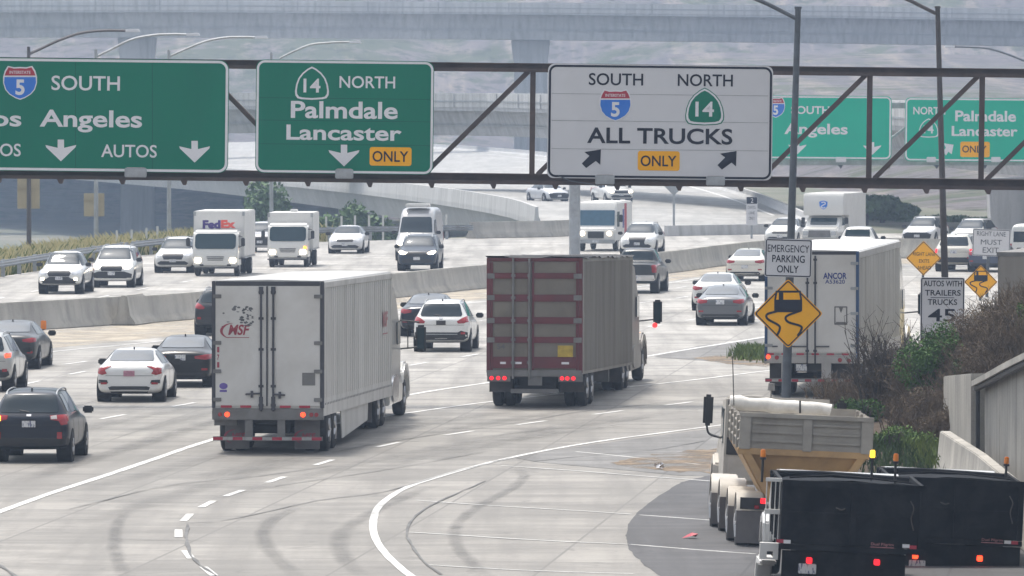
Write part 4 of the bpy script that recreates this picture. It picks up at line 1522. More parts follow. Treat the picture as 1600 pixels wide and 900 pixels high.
def car(label, cat, kind, px, py, head, view, col, L=4.7, W=1.83, H=None, tail=None, tailmat=None, plate=(.80, 'plate'), name=None, boxy=0.0, lights=None, grille=None,
        dark_low=None, extra=None, group=None, z=0.0, roofcol=None, near=False, tailplate=True):
    H = H or BASE_H[kind]
    B = Body(kind, L, W, H, 2, boxy)
    g = G(px, py, z)
    th = R(head)
    rot = -th if view == 'rear' else math.pi - th
    axle = .17 * L if view == 'rear' else .83 * L
    off = Matrix.Rotation(rot, 3, 'Z') @ Vector((0, axle, 0))
    t = thing(name or {'pickup': 'pickup_truck', 'van': 'van', 'suv': 'suv_car', 'wagon': 'estate_car'}.get(kind, 'saloon_car'), label, cat, g - off, rot, group)
    bp = paint(col)
    body = bpy.data.objects.new('body', B.me)
    C.objects.link(body)
    B.me.materials.clear()
    B.me.materials.append(bp)
    for p in B.me.polygons: p.use_smooth = True
    body.parent = t

    def pt(nm, outline, v, mat, parent=t, off_=.012, step=.09):
        o = B.patch(outline, v, off_, .03, step).build(nm, mat, parent, smooth=True)
        return o
    gm = M['glass']
    sed = kind in ('sedan', 'coupe')
    # glass
    if sed:
        pt('rear_window', [(-.64, 1.125), (.64, 1.125), (.66, 1.16), (.575, 1.375), (.50, 1.395), (-.50, 1.395), (-.575, 1.375), (-.66, 1.16)], 'rear', M['glass_bright'], step=.07)
        pt('windshield', [(-.70, 1.06), (.70, 1.06), (.72, 1.10), (.60, 1.37), (.54, 1.395), (-.54, 1.395), (-.60, 1.37), (-.72, 1.10)], 'front', gm, step=.07)
        sidew = [[(.225, 1.05), (.455, 1.03), (.455, 1.375), (.36, 1.375), (.29, 1.30)], [(.47, 1.03), (.70, 1.02), (.70, 1.06), (.60, 1.30), (.55, 1.375), (.47, 1.375)]]
    elif kind in ('suv', 'wagon'):
        pt('rear_window', [(-.70, 1.19), (.70, 1.19), (.735, 1.25), (.635, 1.56), (.58, 1.60), (-.58, 1.60), (-.635, 1.56), (-.735, 1.25)], 'rear', gm, step=.07)
        pt('windshield', [(-.74, 1.17), (.74, 1.17), (.76, 1.21), (.63, 1.60), (.58, 1.63), (-.58, 1.63), (-.63, 1.60), (-.76, 1.21)], 'front', gm, step=.07)
        sidew = [[(.115, 1.20), (.24, 1.16), (.24, 1.60), (.16, 1.60)], [(.255, 1.16), (.455, 1.14), (.455, 1.62), (.255, 1.61)], [(.47, 1.14), (.70, 1.10), (.70, 1.16), (.61, 1.52), (.56, 1.61), (.47, 1.62)]]
    elif kind == 'pickup':
        pt('rear_window', [(-.66, 1.30), (.66, 1.30), (.62, 1.64), (-.62, 1.64)], 'rear', gm, step=.07)
        pt('windshield', [(-.74, 1.24), (.74, 1.24), (.64, 1.68), (.58, 1.71), (-.58, 1.71), (-.64, 1.68)], 'front', gm, step=.07)
        sidew = [[(.375, 1.22), (.47, 1.21), (.47, 1.69), (.39, 1.68)], [(.485, 1.21), (.69, 1.18), (.69, 1.22), (.61, 1.58), (.57, 1.69), (.485, 1.69)]]
    else:
        pt('windshield', [(-.80, 1.42), (.80, 1.42), (.80, 1.52), (.74, 2.12), (.68, 2.20), (-.68, 2.20), (-.74, 2.12), (-.80, 1.52)], 'front', gm, step=.09)
        pt('rear_window', [(-.76, 1.45), (-.08, 1.45), (-.08, 2.15), (-.74, 2.15)], 'rear', gm)
        pt('rear_window', [(.08, 1.45), (.76, 1.45), (.74, 2.15), (.08, 2.15)], 'rear', gm)
        sidew = [[(.62, 1.36), (.79, 1.34), (.77, 1.55), (.70, 2.05), (.62, 2.08)]]
    for sw in sidew:
        pt('side_window', sw, 'right', gm, step=.12)
        pt('side_window', sw, 'left', gm, step=.12)
    # wheels and arches
    r = {'sedan': .325, 'coupe': .335, 'suv': .355, 'wagon': .35, 'pickup': .385, 'van': .355}[kind]
    for y in (.175 * L, .815 * L):
        for sgn in (-1, 1):
            MB().cyl((sgn * (W / 2 - .34), y, r + .01), (sgn * (W / 2 + .004), y, r + .01), r + .065, n=24).build('wheel_arch', M['arch'], t)
            wheel(t, sgn * (W / 2 - .10), y, r, .235, sgn)
    # mirrors
    yz = {'sedan': (.665, 1.02), 'coupe': (.655, 1.02), 'suv': (.675, 1.14), 'wagon': (.675, 1.14), 'pickup': (.665, 1.22), 'van': (.80, 1.42)}[kind]
    for sgn in (-1, 1):
        x = sgn * (W / 2 + .11)
        z_ = yz[1] * B.k
        MB().add([(x + a * .125, yz[0] * L + b, z_ + c * .085) for a in (-1, 1) for b in (-.04, .06) for c in (-1, 1)],
                 [(0, 1, 3, 2), (4, 6, 7, 5), (0, 4, 5, 1), (2, 3, 7, 6), (0, 2, 6, 4), (1, 5, 7, 3)]).build('mirror', bp if near == 'paintmirror' else M['blackplastic'], t, bevel=.035)
    # rear end
    tm = tailmat or M['tail']
    if tail is None:
        tail = {'sedan': [(.50, .92), (.80, .95), (.90, .97), (.92, .84), (.78, .80), (.52, .84)], 'coupe': [(.50, .92), (.80, .95), (.90, .95), (.92, .85), (.78, .82), (.52, .85)],
                'suv': [(.56, 1.02), (.72, 1.12), (.90, 1.20), (.93, 1.02), (.80, .96), (.60, .96)], 'wagon': [(.52, 1.12), (.80, 1.14), (.93, 1.14), (.93, .92), (.80, .90), (.74, 1.00), (.54, 1.03)],
                'pickup': [(.80, 1.14), (.955, 1.14), (.965, .84), (.82, .84)], 'van': [(.84, 1.35), (.955, 1.35), (.965, .95), (.85, .95)]}[kind]
    pt('tail_light', tail, 'rear', tm[1] if isinstance(tm, tuple) else tm, off_=.02, step=.05)
    pt('tail_light', mir(tail), 'rear', tm[0] if isinstance(tm, tuple) else tm, off_=.02, step=.05)
    if kind != 'van':
        zt_ = sum(p[1] for p in tail) / len(tail)
        so = [(.012, zt_ - .06), (.055, zt_ - .04), (.075, zt_ + .05), (.03, zt_ + .075)] if kind != 'pickup' else [(.006, .86), (.02, .86), (.02, 1.12), (.006, 1.12)]
        pt('tail_light', so, 'right', M['tail'], off_=.015)
        pt('tail_light', so, 'left', M['tail'], off_=.015)
    zp = plate[0]
    pl = pt('number_plate', RECT(-.165, .165, zp - .075, zp + .075), 'rear', M[plate[1]], off_=.022, step=.2)
    dl = dark_low or {'sedan': [(-.70, .30), (.70, .30), (.78, .36), (.70, .43), (-.70, .43), (-.78, .36)], 'coupe': [(-.74, .30), (.74, .30), (.82, .38), (.72, .46), (-.72, .46), (-.82, .38)],
                      'suv': [(-.78, .44), (.78, .44), (.90, .50), (.88, .62), (.70, .66), (-.70, .66), (-.88, .62), (-.90, .50)], 'wagon': [(-.78, .42), (.78, .42), (.90, .48), (.90, .60), (-.90, .60), (-.90, .48)],
                      'pickup': [(-.86, .52), (.86, .52), (.90, .60), (.88, .74), (-.88, .74), (-.90, .60)], 'van': [(-.88, .44), (.88, .44), (.92, .50), (.90, .68), (-.90, .68), (-.92, .50)]}[kind]
    pt('lower_bumper', dl, 'rear', M['chrome'] if kind == 'pickup' else M['blackplastic'], off_=.02)
    if sed:
        for sgn in (-1, 1):
            pt('reflector', RECT(.66, .84, .50, .56) if sgn > 0 else mir(RECT(.66, .84, .50, .56)), 'rear', M['tail'], off_=.018)
        pt('trunk_seam', [(-.70, .735), (.70, .735), (.70, .745), (-.70, .745)], 'rear', M['blackplastic'], off_=.006)
    if kind in ('suv', 'wagon'):
        for sgn in (-1, 1):
            o = RECT(.70, .84, .60, .68) if kind == 'suv' else RECT(.70, .82, .58, .74)
            pt('reflector', o if sgn > 0 else mir(o), 'rear', M['tail'], off_=.026)
            MB().tube(catmull([B.hit(sgn * .62, q_, 'top')[0] + Vector((0, 0, dz_)) for q_, dz_ in ((.13, -.01), (.17, .045), (.30, .05), (.45, .05), (.54, .045), (.58, -.01))], 4), .02, 6).build('roof_rail', M['blackplastic'] if near else M['steel'], t)
        MB().tube([(0, -.0 + B.hit(0, 1.21, 'rear')[0].y - .02, 1.21 * B.k), (-.22, B.hit(-.24, 1.25, 'rear')[0].y - .025, 1.25 * B.k)], .014, 5).build('wiper', M['blackplastic'], t)
        pt('seam', [(-.80, .90), (.80, .90), (.80, .91), (-.80, .91)], 'rear', M['blackplastic'], off_=.006)
    for sgn in (-1, 1):        # door seams and handles along the side
        for y in (.24, .462, .695) if kind != 'van' else (.55, .80):
            pt('door_seam', [(y, .34), (y + .003, .34), (y + .003, 1.0), (y, 1.0)], 'right' if sgn > 0 else 'left', M['blackplastic'], off_=.003)
    if sed or kind in ('suv', 'wagon'):
        q = B.hit(0, .33 if sed else .16, 'top')[0]
        MB().prism([(-.08, 0), (.07, 0), (-.07, .07)], lambda a, b, c: (q.x + c, q.y + a, q.z + b - .01), -.018, .018).build('antenna', M['blackplastic'], t)
    # front end
    hl = {'sedan': [(.50, .70), (.62, .78), (.84, .84), (.90, .78), (.80, .68), (.62, .66)], 'coupe': [(.50, .70), (.62, .78), (.84, .84), (.90, .78), (.80, .68), (.62, .66)],
          'suv': [(.52, .84), (.66, .92), (.86, .97), (.92, .90), (.82, .80), (.62, .79)], 'wagon': [(.52, .84), (.66, .92), (.86, .97), (.92, .90), (.82, .80), (.62, .79)],
          'pickup': [(.56, .92), (.70, .98), (.90, 1.02), (.93, .88), (.80, .82), (.60, .82)], 'van': [(.56, .84), (.70, .96), (.84, 1.02), (.88, .90), (.78, .80), (.60, .78)]}[kind]
    lm = M['head_lit'] if lights else M['head']
    pt('headlight', hl, 'front', lm, off_=.018, step=.05)
    pt('headlight', mir(hl), 'front', lm, off_=.018, step=.05)
    gr = grille or {'sedan': [(-.44, .62), (.44, .62), (.50, .70), (.42, .75), (-.42, .75), (-.50, .70)], 'coupe': [(-.44, .62), (.44, .62), (.50, .70), (.42, .75), (-.42, .75), (-.50, .70)],
                    'suv': [(-.46, .70), (.46, .70), (.52, .84), (.46, .90), (-.46, .90), (-.52, .84)], 'wagon': [(-.46, .70), (.46, .70), (.52, .84), (.46, .90), (-.46, .90), (-.52, .84)],
                    'pickup': [(-.46, .76), (.46, .76), (.54, .90), (.46, .98), (-.46, .98), (-.54, .90)], 'van': [(-.46, .72), (.46, .72), (.52, .86), (.44, .92), (-.44, .92), (-.52, .86)]}[kind]
    pt('grille', gr, 'front', M['blackplastic'], off_=.014)
    lo = {'sedan': (.30, .46), 'coupe': (.30, .46), 'suv': (.40, .58), 'wagon': (.40, .58), 'pickup': (.48, .66), 'van': (.44, .60)}[kind]
    pt('lower_grille', [(-.70, lo[0]), (.70, lo[0]), (.80, (lo[0] + lo[1]) / 2), (.62, lo[1]), (-.62, lo[1]), (-.80, (lo[0] + lo[1]) / 2)], 'front', M['blackplastic'], off_=.016)
    pt('number_plate', RECT(-.165, .165, lo[1] - .05, lo[1] + .10), 'front', M['plate'], off_=.024, step=.2)
    if extra: extra(B, t, pt)
    return t


WHITE, CREAM, SILVER = (.72, .72, .71), (.68, .65, .58), (.46, .46, .45)
NAVY, BLACK, DGREY, MGREY, CHAR = (.012, .020, .040), (.012, .013, .016), (.045, .05, .055), (.10, .105, .115), (.035, .037, .043)


# ---------------------------------------------------------------- lorries
def tandem(t, ys, W, r=.50):
    for y in ys:
        for sgn in (-1, 1):
            wheel(t, sgn * (W / 2 - .15), y, r, .27, sgn)
            wheel(t, sgn * (W / 2 - .47), y, r, .27, sgn)
        MB().cyl((-W / 2 + .6, y, r), (W / 2 - .6, y, r), .09).build('axle', M['blackplastic'], t)


M['dulltape'] = pm('dull_white_tape', (.34, .33, .32), .6, 0, .2, 8)


def stripes(t, x0, x1, y, z0, z1, n, flip=False):
    a, b = MB(), MB()
    for i in range(n):
        (a if (i % 2 == 0) != flip else b).box(x0 + (x1 - x0) * i / n, x0 + (x1 - x0) * (i + 1) / n - .002, y - .004, y, z0, z1)
    a.build('red_tape', M['redv'], t)
    b.build('white_tape', M['dulltape'], t)


def tractor(t, y0, W, col, top, dark=False, lit=False, plain=False):
    """sleeper tractor whose cab back is at y0"""
    bp = col
    cab = MB().prism([(y0, .95), (y0 + 3.1, .95), (y0 + 3.1, 1.75), (y0 + 2.75, 2.55), (y0 + 2.1, top - .5), (y0 + 1.5, top - .08), (y0 + .9, top), (y0, top)], lambda a, b, c: (c, a, b), -W * .47, W * .47).build('cab', bp, t, bevel=.10, seg=3)
    MB().prism([(y0 + 3.0, .75), (y0 + 5.2, .72), (y0 + 5.35, 1.0), (y0 + 5.2, 1.45), (y0 + 4.6, 1.68), (y0 + 3.0, 1.86)], lambda a, b, c: (c, a, b), -W * .36, W * .36).build('hood', bp, t, bevel=.14, seg=3)
    for sgn in (-1, 1):
        MB().prism([(y0 + 3.3, .80), (y0 + 3.45, 1.2), (y0 + 3.9, 1.42), (y0 + 4.5, 1.42), (y0 + 5.0, 1.15), (y0 + 5.25, .62), (y0 + 5.05, .55), (y0 + 4.85, .95), (y0 + 4.2, 1.18), (y0 + 3.6, .95)], lambda a, b, c: (c, a, b), sgn * W * .30, sgn * W * .485).build('fender', bp, t, bevel=.05)
        MB().box(sgn * W * .485 - .012, sgn * W * .485 + .012, y0 + 1.75, y0 + 2.55, 1.95, 2.55).build('side_window', M['truck_glass'], t, bevel=.01)
        MB().prism(rrect(-.30, -.36, .30, .36, .22), lambda a, b, c: (c, y0 + 1.5 + a * 2.6, .82 + b), sgn * W * .36, sgn * W * .485).build('fuel_tank', M['chrome'] if not dark else bp, t, bevel=.03)
        MB().prism([(y0 + .2, 1.15), (y0 + 3.45, 1.15), (y0 + 3.62, .75), (y0 + 3.5, .42), (y0 + .2, .42)], lambda a, b, c: (c, a, b), sgn * W * .40, sgn * W * .47).build('side_fairing', bp, t, bevel=.03)
        # mirror on its bracket
        m = MB()
        if not plain: m.tube([(sgn * W * .46, y0 + 3.0, 2.55), (sgn * (W / 2 + .42), y0 + 3.05, 2.50)], .025, 6)
        m.tube([(sgn * W * .46, y0 + 3.0, 1.80), (sgn * (W / 2 + .42), y0 + 3.05, 1.85)], .025, 6)
        if not plain: m.tube([(sgn * (W / 2 + .12), y0 + 3.0, 2.55), (sgn * (W / 2 + .12), y0 + 3.0, 1.8)], .015, 6)
        mo = m.build('mirror_bracket', M['blackplastic'], t)
        MB().box(sgn * (W / 2 + .46) - .13, sgn * (W / 2 + .46) + .13, y0 + 3.0, y0 + 3.16, 1.72, 2.42).build('mirror', M['blackplastic'], mo, bevel=.05)
        MB().box(sgn * (W / 2 + .46) - .09, sgn * (W / 2 + .46) + .09, y0 + 2.985, y0 + 2.999, 1.80, 2.34).build('mirror_glass', M['truck_glass'], mo)
        wheel(t, sgn * (W / 2 - .24), y0 + 4.25, .50, .30, sgn)
    MB().prism([(-.95, 1.95), (.95, 1.95), (.9, 2.75), (-.9, 2.75)], lambda a, b, c: (a * W / 2.3, y0 + 3.13 - (b - 1.75) * .42 + c, b), -.02, .02).build('windshield', M['truck_glass'], t)
    MB().box(-W * .47, W * .47, y0 + 5.15, y0 + 5.5, .40, .78).build('bumper', bp, t, bevel=.05)
    MB().box(-.45, .45, y0 + 5.36, y0 + 5.40, .85, 1.40).build('grille', M['chrome'], t, bevel=.02)
    MB().box(-.42, .42, y0 - 6.2, y0 + 5, .62, .95).build('chassis', M['blackplastic'], t)
    return cab


def mudflap(t, x0, x1, y, z0, z1, mat, lab=None):
    o = MB().box(x0, x1, y - .012, y + .012, z0, z1).build('mud_flap', mat, t)
    if lab: lab(o)
    return o


M['van_white'] = pm('dirty_white_trailer', (.56, .545, .52), .55, 0, .08, .8, dirt=(.30, .29, .265), dirt_amt=.75, stretch=(1, 1.6, .22))
M['door_white'] = pm('white_trailer_door', (.60, .59, .57), .55, 0, .06, .8, dirt=(.42, .40, .37), dirt_amt=.65)
M['roof_white'] = pm('trailer_roof', (.46, .465, .465), .5, 0, .08, .6, dirt=(.31, .305, .295), dirt_amt=.65, stretch=(1, .3, 1))
M['ally'] = pm('trailer_aluminium', (.42, .41, .40), .5, .25, .10, .6, dirt=(.25, .235, .22), dirt_amt=.7, stretch=(1, 1.6, .25))
M['ally_bright'] = pm('bright_aluminium', (.66, .65, .62), .38, .55, .10, 1.2, dirt=(.38, .36, .33), dirt_amt=.6, stretch=(1, 1.6, .2))
M['sill'] = pm('grey_bumper_steel', (.19, .185, .18), .7, .1, .2, 2, dirt=(.10, .095, .09), dirt_amt=.7)
M['flap'] = pm('grey_mud_flap', (.13, .12, .12), .7, 0, .15, 2, dirt=(.2, .19, .175), dirt_amt=.6)
M['flap_dark'] = pm('dusty_black_flap', (.055, .05, .05), .85, 0, .2, 2, dirt=(.13, .115, .10), dirt_amt=.7)
M['door_bright'] = pm('bright_trailer_door', (.66, .65, .625), .5, 0, .05, .8, dirt=(.46, .44, .41), dirt_amt=.5)
M['box_roof'] = pm('white_trailer_roof', (.66, .66, .65), .5, 0, .06, .6, dirt=(.5, .49, .47), dirt_amt=.4)
M['darkframe'] = pm('dark_door_frame', (.06, .06, .07), .55, .2, .2, 2)
M['bluetrim'] = pm('blue_trim', (.025, .07, .17), .5, 0, .15, 2)
M['cont_red'] = pm('oxide_red_frame', (.125, .022, .028), .65, 0, .2, 1.2, dirt=(.085, .035, .032), dirt_amt=.75)
M['cont_tan'] = pm('tan_plywood_panel', (.185, .165, .135), .75, 0, .08, 1.5, dirt=(.125, .105, .085), dirt_amt=.75)
M['cont_side'] = pm('dusty_grey_trailer_side', (.285, .265, .235), .7, .05, .10, .7, dirt=(.17, .15, .125), dirt_amt=.8, stretch=(1, 1.5, .2))
M['tarp_dark'] = pm('tattered_dark_tarp', (.03, .03, .032), .8, 0, .3, 2)
M['smudge'] = pm('grey_smudge', (.12, .12, .125), .7, 0, .4, 3)
M['logored'] = pm('red_lettering', (.29, .04, .06), .5, 0, .1, 3)
M['logofaded'] = pm('faded_red_lettering', (.36, .15, .15), .6, 0, .2, 6)
M['logoblue'] = pm('blue_lettering', (.02, .04, .22), .5, 0, .1, 3)
M['yellowpanel'] = pm('yellow_placard', (.42, .30, .04), .65, 0, .25, 6)
M['purple'] = pm('purple_sticker', (.12, .08, .32), .5, 0, .1, 3)


def place_rear(px_l, px_r, py, head, y_contact=1.6):
    """ground origin (rear face centre) so that the rear tyres touch at photo row py"""
    d = G(800, py).y - y_contact
    return Vector((((px_l + px_r) / 2 - 800) / SC(d), d, 0)), -R(head)


def rtext(t, s, x, z, w, h, mat, y=-.034, bold=.02, shear=0.0, name='lettering'):
    mb = MB()
    put_text(mb, s, x - w / 2, x + w / 2, z - h / 2, z + h / 2, lambda a, b: (a, y, b), bold, shear)
    o = mb.build(name, mat, t, fix=False)
    for p in o.data.polygons:
        if p.normal.y > 0: p.flip()
    return o


def side_text(t, s, yy, z, w, h, mat, x, bold=.02, rot=False, name='lettering'):
    mb = MB()
    if rot: put_text(mb, s, -w / 2, w / 2, -h / 2, h / 2, lambda a, b: (x, yy - b, z + a), bold)
    else: put_text(mb, s, yy - w / 2, yy + w / 2, z - h / 2, z + h / 2, lambda a, b: (x, a, b), bold)
    return mb.build(name, mat, t, fix=False)


def swoosh(t, x, z, k, mat, y=-.034):
    mb = MB()
    n = 14
    vs = []
    for i in range(n + 1):
        a = R(95 + 150 * i / n)
        w = .10 * math.sin(math.pi * i / n) + .012
        vs += [(x + k * 1.0 * math.cos(a) * (1 + w), y, z + k * .62 * math.sin(a) * (1 + w)), (x + k * math.cos(a) * (1 - w), y, z + k * .62 * math.sin(a) * (1 - w))]
    mb.add(vs, [(2 * i, 2 * i + 1, 2 * i + 3, 2 * i + 2) for i in range(n)])
    return mb.build('emblem', mat, t, fix=True)


# -- white box trailer
W_, H_, L_ = 2.60, 4.07, 16.0
o_, r_ = place_rear(331, 505, 704, 4.9)
t = thing('semi_truck', 'white box semi truck with a red lettered logo on its rear doors', 'truck', o_, r_)
zf = 1.13
box = MB().box(-W_ / 2, W_ / 2, 0, L_, zf - .24, H_ - .03).build('trailer_box', M['van_white'], t)
MB().prism([(-W_ / 2, 0), (W_ / 2, 0), (W_ / 2 - .03, .05), (0, .075), (-W_ / 2 + .03, .05)], lambda a, b, c: (a, c, H_ - .03 + b), -.01, L_ + .02).build('roof', M['roof_white'], box)
ribs = MB()
for i in range(33):
    y = .4 + i * .475
    ribs.box(W_ / 2, W_ / 2 + .010, y, y + .075, zf + .18, H_ - .16)
    ribs.box(-W_ / 2 - .010, -W_ / 2, y, y + .075, zf + .18, H_ - .16)
ribs.build('side_rib', M['van_white'], box)
rail = MB()
for sgn in (-1, 1):
    a, b = (W_ / 2, W_ / 2 + .028) if sgn > 0 else (-W_ / 2 - .028, -W_ / 2)
    rail.box(a, b, .02, L_, H_ - .15, H_ - .02)
    rail.box(a, b, .02, L_, zf - .235, zf + .06)
rail.build('side_rail', M['van_white'], box)
rv = MB()
for i in range(46):
    rv.box(W_ / 2 + .028, W_ / 2 + .036, .3 + i * .34, .3 + i * .34 + .10, zf + .02, zf + .07)
rv.build('rivet_row', M['sill'], box)
fr = MB()
fr.box(-W_ / 2 - .03, -W_ / 2 + .055, -.02, .12, zf - .05, H_ + .01)
fr.box(W_ / 2 - .055, W_ / 2 + .03, -.02, .12, zf - .05, H_ + .01)
fr.box(-W_ / 2 + .06, W_ / 2 - .06, -.02, .12, H_ - .10, H_ + .005)
fr.build('door_frame', M['darkframe'], box, bevel=.01)
for x0, x1 in ((-W_ / 2 + .06, -.012), (.012, W_ / 2 - .06)):
    dr = MB().box(x0, x1, -.026, .02, zf, H_ - .105).build('rear_door', M['door_white'], box, bevel=.008)
rods = MB()
for x in (-.155, .135):
    rods.tube([(x, -.055, zf - .12), (x, -.055, H_ - .14)], .026, 8)
    for z in (zf + .02, 1.6, 2.47, 3.2, H_ - .25):
        rods.box(x - .06, x + .06, -.06, -.026, z - .03, z + .03)
    rods.box(x - .05, x + .05, -.075, -.027, H_ - .30, H_ - .12)
    rods.box(x - .045, x + .045, -.085, -.03, zf - .10, zf + .22)
rods.tube([(-.155, -.07, zf + .30), (-.52, -.06, zf + .28)], .022, 6)
rods.tube([(.135, -.07, zf + .28), (.42, -.06, zf + .26)], .022, 6)
rods.box(-.40, -.34, -.075, -.027, zf + .20, zf + .36)
rods.box(.26, .32, -.075, -.027, zf + .18, zf + .34)
rods.box(-.035, .0, -.05, -.027, zf, H_ - .11)
rods.build('lock_rod', M['darkframe'], box)
hg = MB()
for sgn in (-1, 1):
    for z in (1.28, 1.95, 2.62, 3.72):
        hg.box(sgn * (W_ / 2 - .10) - .10, sgn * (W_ / 2 - .10) + .10, -.05, -.027, z - .045, z + .045)
hg.build('hinge', M['sill'], box, bevel=.008)
MB().box(-W_ / 2 - .02, W_ / 2 + .02, -.03, .2, .80, zf - .055).build('rear_sill', M['sill'], t, bevel=.012)
tp = MB()
for x in (-.98, -.52, .42, .88):
    tp.box(x - .13, x + .13, -.034, -.028, zf - .04, zf + .015)
tp.build('red_tape', M['redv'], t)
for x, m_ in ((-.96, 'tail_lit'), (.84, 'tail_lit'), (-1.13, 'tail'), (1.04, 'tail'), (1.16, 'tail')):
    MB().cyl((x, -.045, .93), (x, -.028, .93), .058 if m_ == 'tail_lit' else .05, n=14).build('tail_light', M[m_], t)
for i, (x0, x1) in enumerate(((-1.06, -.48), (.60, 1.20))):
    fl = mudflap(t, x0, x1, .35, .10, .79, M['flap'])
    rtext(fl, 'MSF', (x0 + x1) / 2 + .03, .40, .34, .16, M['logored'], .335, .03, .2)
    swoosh(fl, (x0 + x1) / 2 - .02, .39, .27, M['logored'], .333)
ug = MB().box(-1.30, 1.30, -.02, .06, .31, .41)
for x in (-.45, .32):
    ug.box(x - .09, x + .09, 0, .08, .385, .798)
ug.build('underride_guard', M['sill'], t)
stripes(t, -1.30, 1.28, -.021, .325, .395, 11)
MB().box(-.50, .50, .3, L_ - 2, .70, .88).build('chassis', M['blackplastic'], t)
MB().box(-.42, .42, 1.0, 6, .45, .66).build('axle_frame', M['blackplastic'], t)
MB().box(-W_ / 2, -W_ / 2 + .55, .21, .5, .66, .80).build('side_marker', M['sill'], t)
tandem(t, (1.6, 2.85), W_)
for sgn in (-1, 1):
    MB().prism([(4.3, .88), (10.6, .88), (10.4, .34), (4.6, .16)], lambda a, b, c: (c, a, b), sgn * (W_ / 2 - .06), sgn * (W_ / 2 - .03)).build('side_skirt', M['van_white'], t)
rtext(box, 'MSF', -.68, 2.93, .52, .25, M['logored'], -.03, .03, .25)
swoosh(box, -.80, 2.90, .30, M['logored'], -.031)
MB().box(-1.0, -.44, -.031, -.027, 2.74, 2.755).build('lettering_line', M['logored'], box)
for i, z in enumerate((2.46, 2.28, 2.10)):
    rtext(box, '171'[i], -1.175, z, .055, .13, M['logored'], -.03, .03)
sm = MB()
rnd = random.Random(4)
blots = [(rnd.uniform(-.92, -.36), rnd.uniform(3.02, 3.48)) for _ in range(60)]
blots = [(x - .03, x + rnd.uniform(.0, .06), z - .02, z + rnd.uniform(.0, .05)) for x, z in blots if abs(x + .50) * 1.5 < .30 - abs(z - 3.27) * .5 or z > 3.36]
for x0, x1, z0, z1 in blots + [(-.86, -.74, 3.38, 3.44), (-.62, -.56, 3.36, 3.41), (-.50, -.44, 3.22, 3.30), (-.98, -.90, 3.1, 3.13), (-1.08, -1.02, 3.3, 3.34), (-1.1, -1.02, 3.0, 3.02), (-.58, -.36, 3.02, 3.05)]:
    n = 9
    cx, cz = (x0 + x1) / 2, (z0 + z1) / 2
    sm.add([(cx + (x1 - x0) / 2 * math.cos(2 * math.pi * k / n) * rnd.uniform(.7, 1.15), -.0305, cz + (z1 - z0) / 2 * math.sin(2 * math.pi * k / n) * rnd.uniform(.7, 1.2)) for k in range(n)], [tuple(range(n))])
sm.build('smudge', M['smudge'], box)
ov = MB()
ov.add([(-1.05 + .10 * math.cos(2 * math.pi * k / 16), -.0305, 1.60 + .075 * math.sin(2 * math.pi * k / 16)) for k in range(16)], [tuple(range(16))])
ov.box(-1.14, -.97, -.031, -.027, 1.46, 1.51)
ov.build('sticker', M['purple'], box)
MB().box(.82, 1.13, -.031, -.027, 1.62, 1.92).build('sticker', M['sill'], box)
side_text(box, 'MSF', 14.2, 2.9, 1.2, .40, M['logofaded'], W_ / 2 + .024, .03)
MB().box(W_ / 2 + .022, W_ / 2 + .026, 13.6, 14.8, 2.52, 2.55).build('lettering_line', M['logofaded'], box)
tandem(t, (L_ - 2.6, L_ - 1.3), 2.5)
for sgn in (-1, 1):
    mudflap(t, sgn * .85 - .30, sgn * .85 + .30, L_ - 3.4, .18, .75, M['flap'])
tractor(t, L_ + .55, 2.5, paint((.60, .60, .58)), 3.6)
box.rotation_euler.x = -.011

# -- red framed trailer
W_, H_, L_ = 2.58, 4.12, 14.6
o_, r_ = place_rear(760, 910, 634, 6.3)
t = thing('semi_truck', 'dusty semi truck whose rear has a dark red frame with tan panels', 'truck', o_, r_)
box = MB().box(-W_ / 2, W_ / 2, 0, L_, .92, H_ - .06).build('trailer_box', M['cont_side'], t)
ribs = MB()
for i in range(58):
    y = .55 + i * .24
    for sgn in (-1, 1):
        a, b = (W_ / 2, W_ / 2 + .014) if sgn > 0 else (-W_ / 2 - .014, -W_ / 2)
        ribs.box(a, b, y, y + .10, 1.0, H_ - .16)
ribs.build('side_rib', M['cont_side'], box)
rnd = random.Random(2)
rf = []
ny, nx = 24, 6
for j in range(ny + 1):
    for i in range(nx + 1):
        edge = i in (0, nx) or j in (0, ny)
        rf.append((-W_ / 2 - .05 + (W_ + .10) * i / nx, -.06 + (L_ + .1) * j / ny, H_ - .05 + (rnd.uniform(-.05, .05) if edge else rnd.uniform(0, .05))))
MB().add(rf, [(j * (nx + 1) + i, j * (nx + 1) + i + 1, (j + 1) * (nx + 1) + i + 1, (j + 1) * (nx + 1) + i) for j in range(ny) for i in range(nx)]).build('roof_tarp', M['tarp_dark'], box)
zz = lambda py: (634 - py) / 58.3
xx = lambda px: (px - 835) / 58.3
fr = MB()
fr.box(-W_ / 2 - .01, -W_ / 2 + .10, -.05, .10, .95, H_ - .06)
fr.box(W_ / 2 - .10, W_ / 2 + .01, -.05, .10, .95, H_ - .06)
fr.box(-W_ / 2 + .10, W_ / 2 - .10, -.05, .10, zz(403), H_ - .06)
fr.build('door_frame', M['cont_red'], box, bevel=.01)
for x0, x1 in ((-W_ / 2 + .105, xx(828)), (xx(831), W_ / 2 - .105)):
    dr = MB().box(x0, x1, -.02, .06, .95, zz(403.5)).build('rear_door', M['cont_tan'], box)
    bars = MB()
    for a, b in ((421, 430), (455, 466), (490.5, 501), (521.5, 531), (553, 571)):
        bars.box(x0 + .06, x1 - .06, -.052, -.021, zz(b), zz(a))
    bars.box(x0, x0 + .058, -.054, -.021, .95, zz(404))
    bars.box(x1 - .058, x1, -.054, -.021, .95, zz(404))
    bars.build('door_bar', M['cont_red'], dr, bevel=.006)
rods = MB()
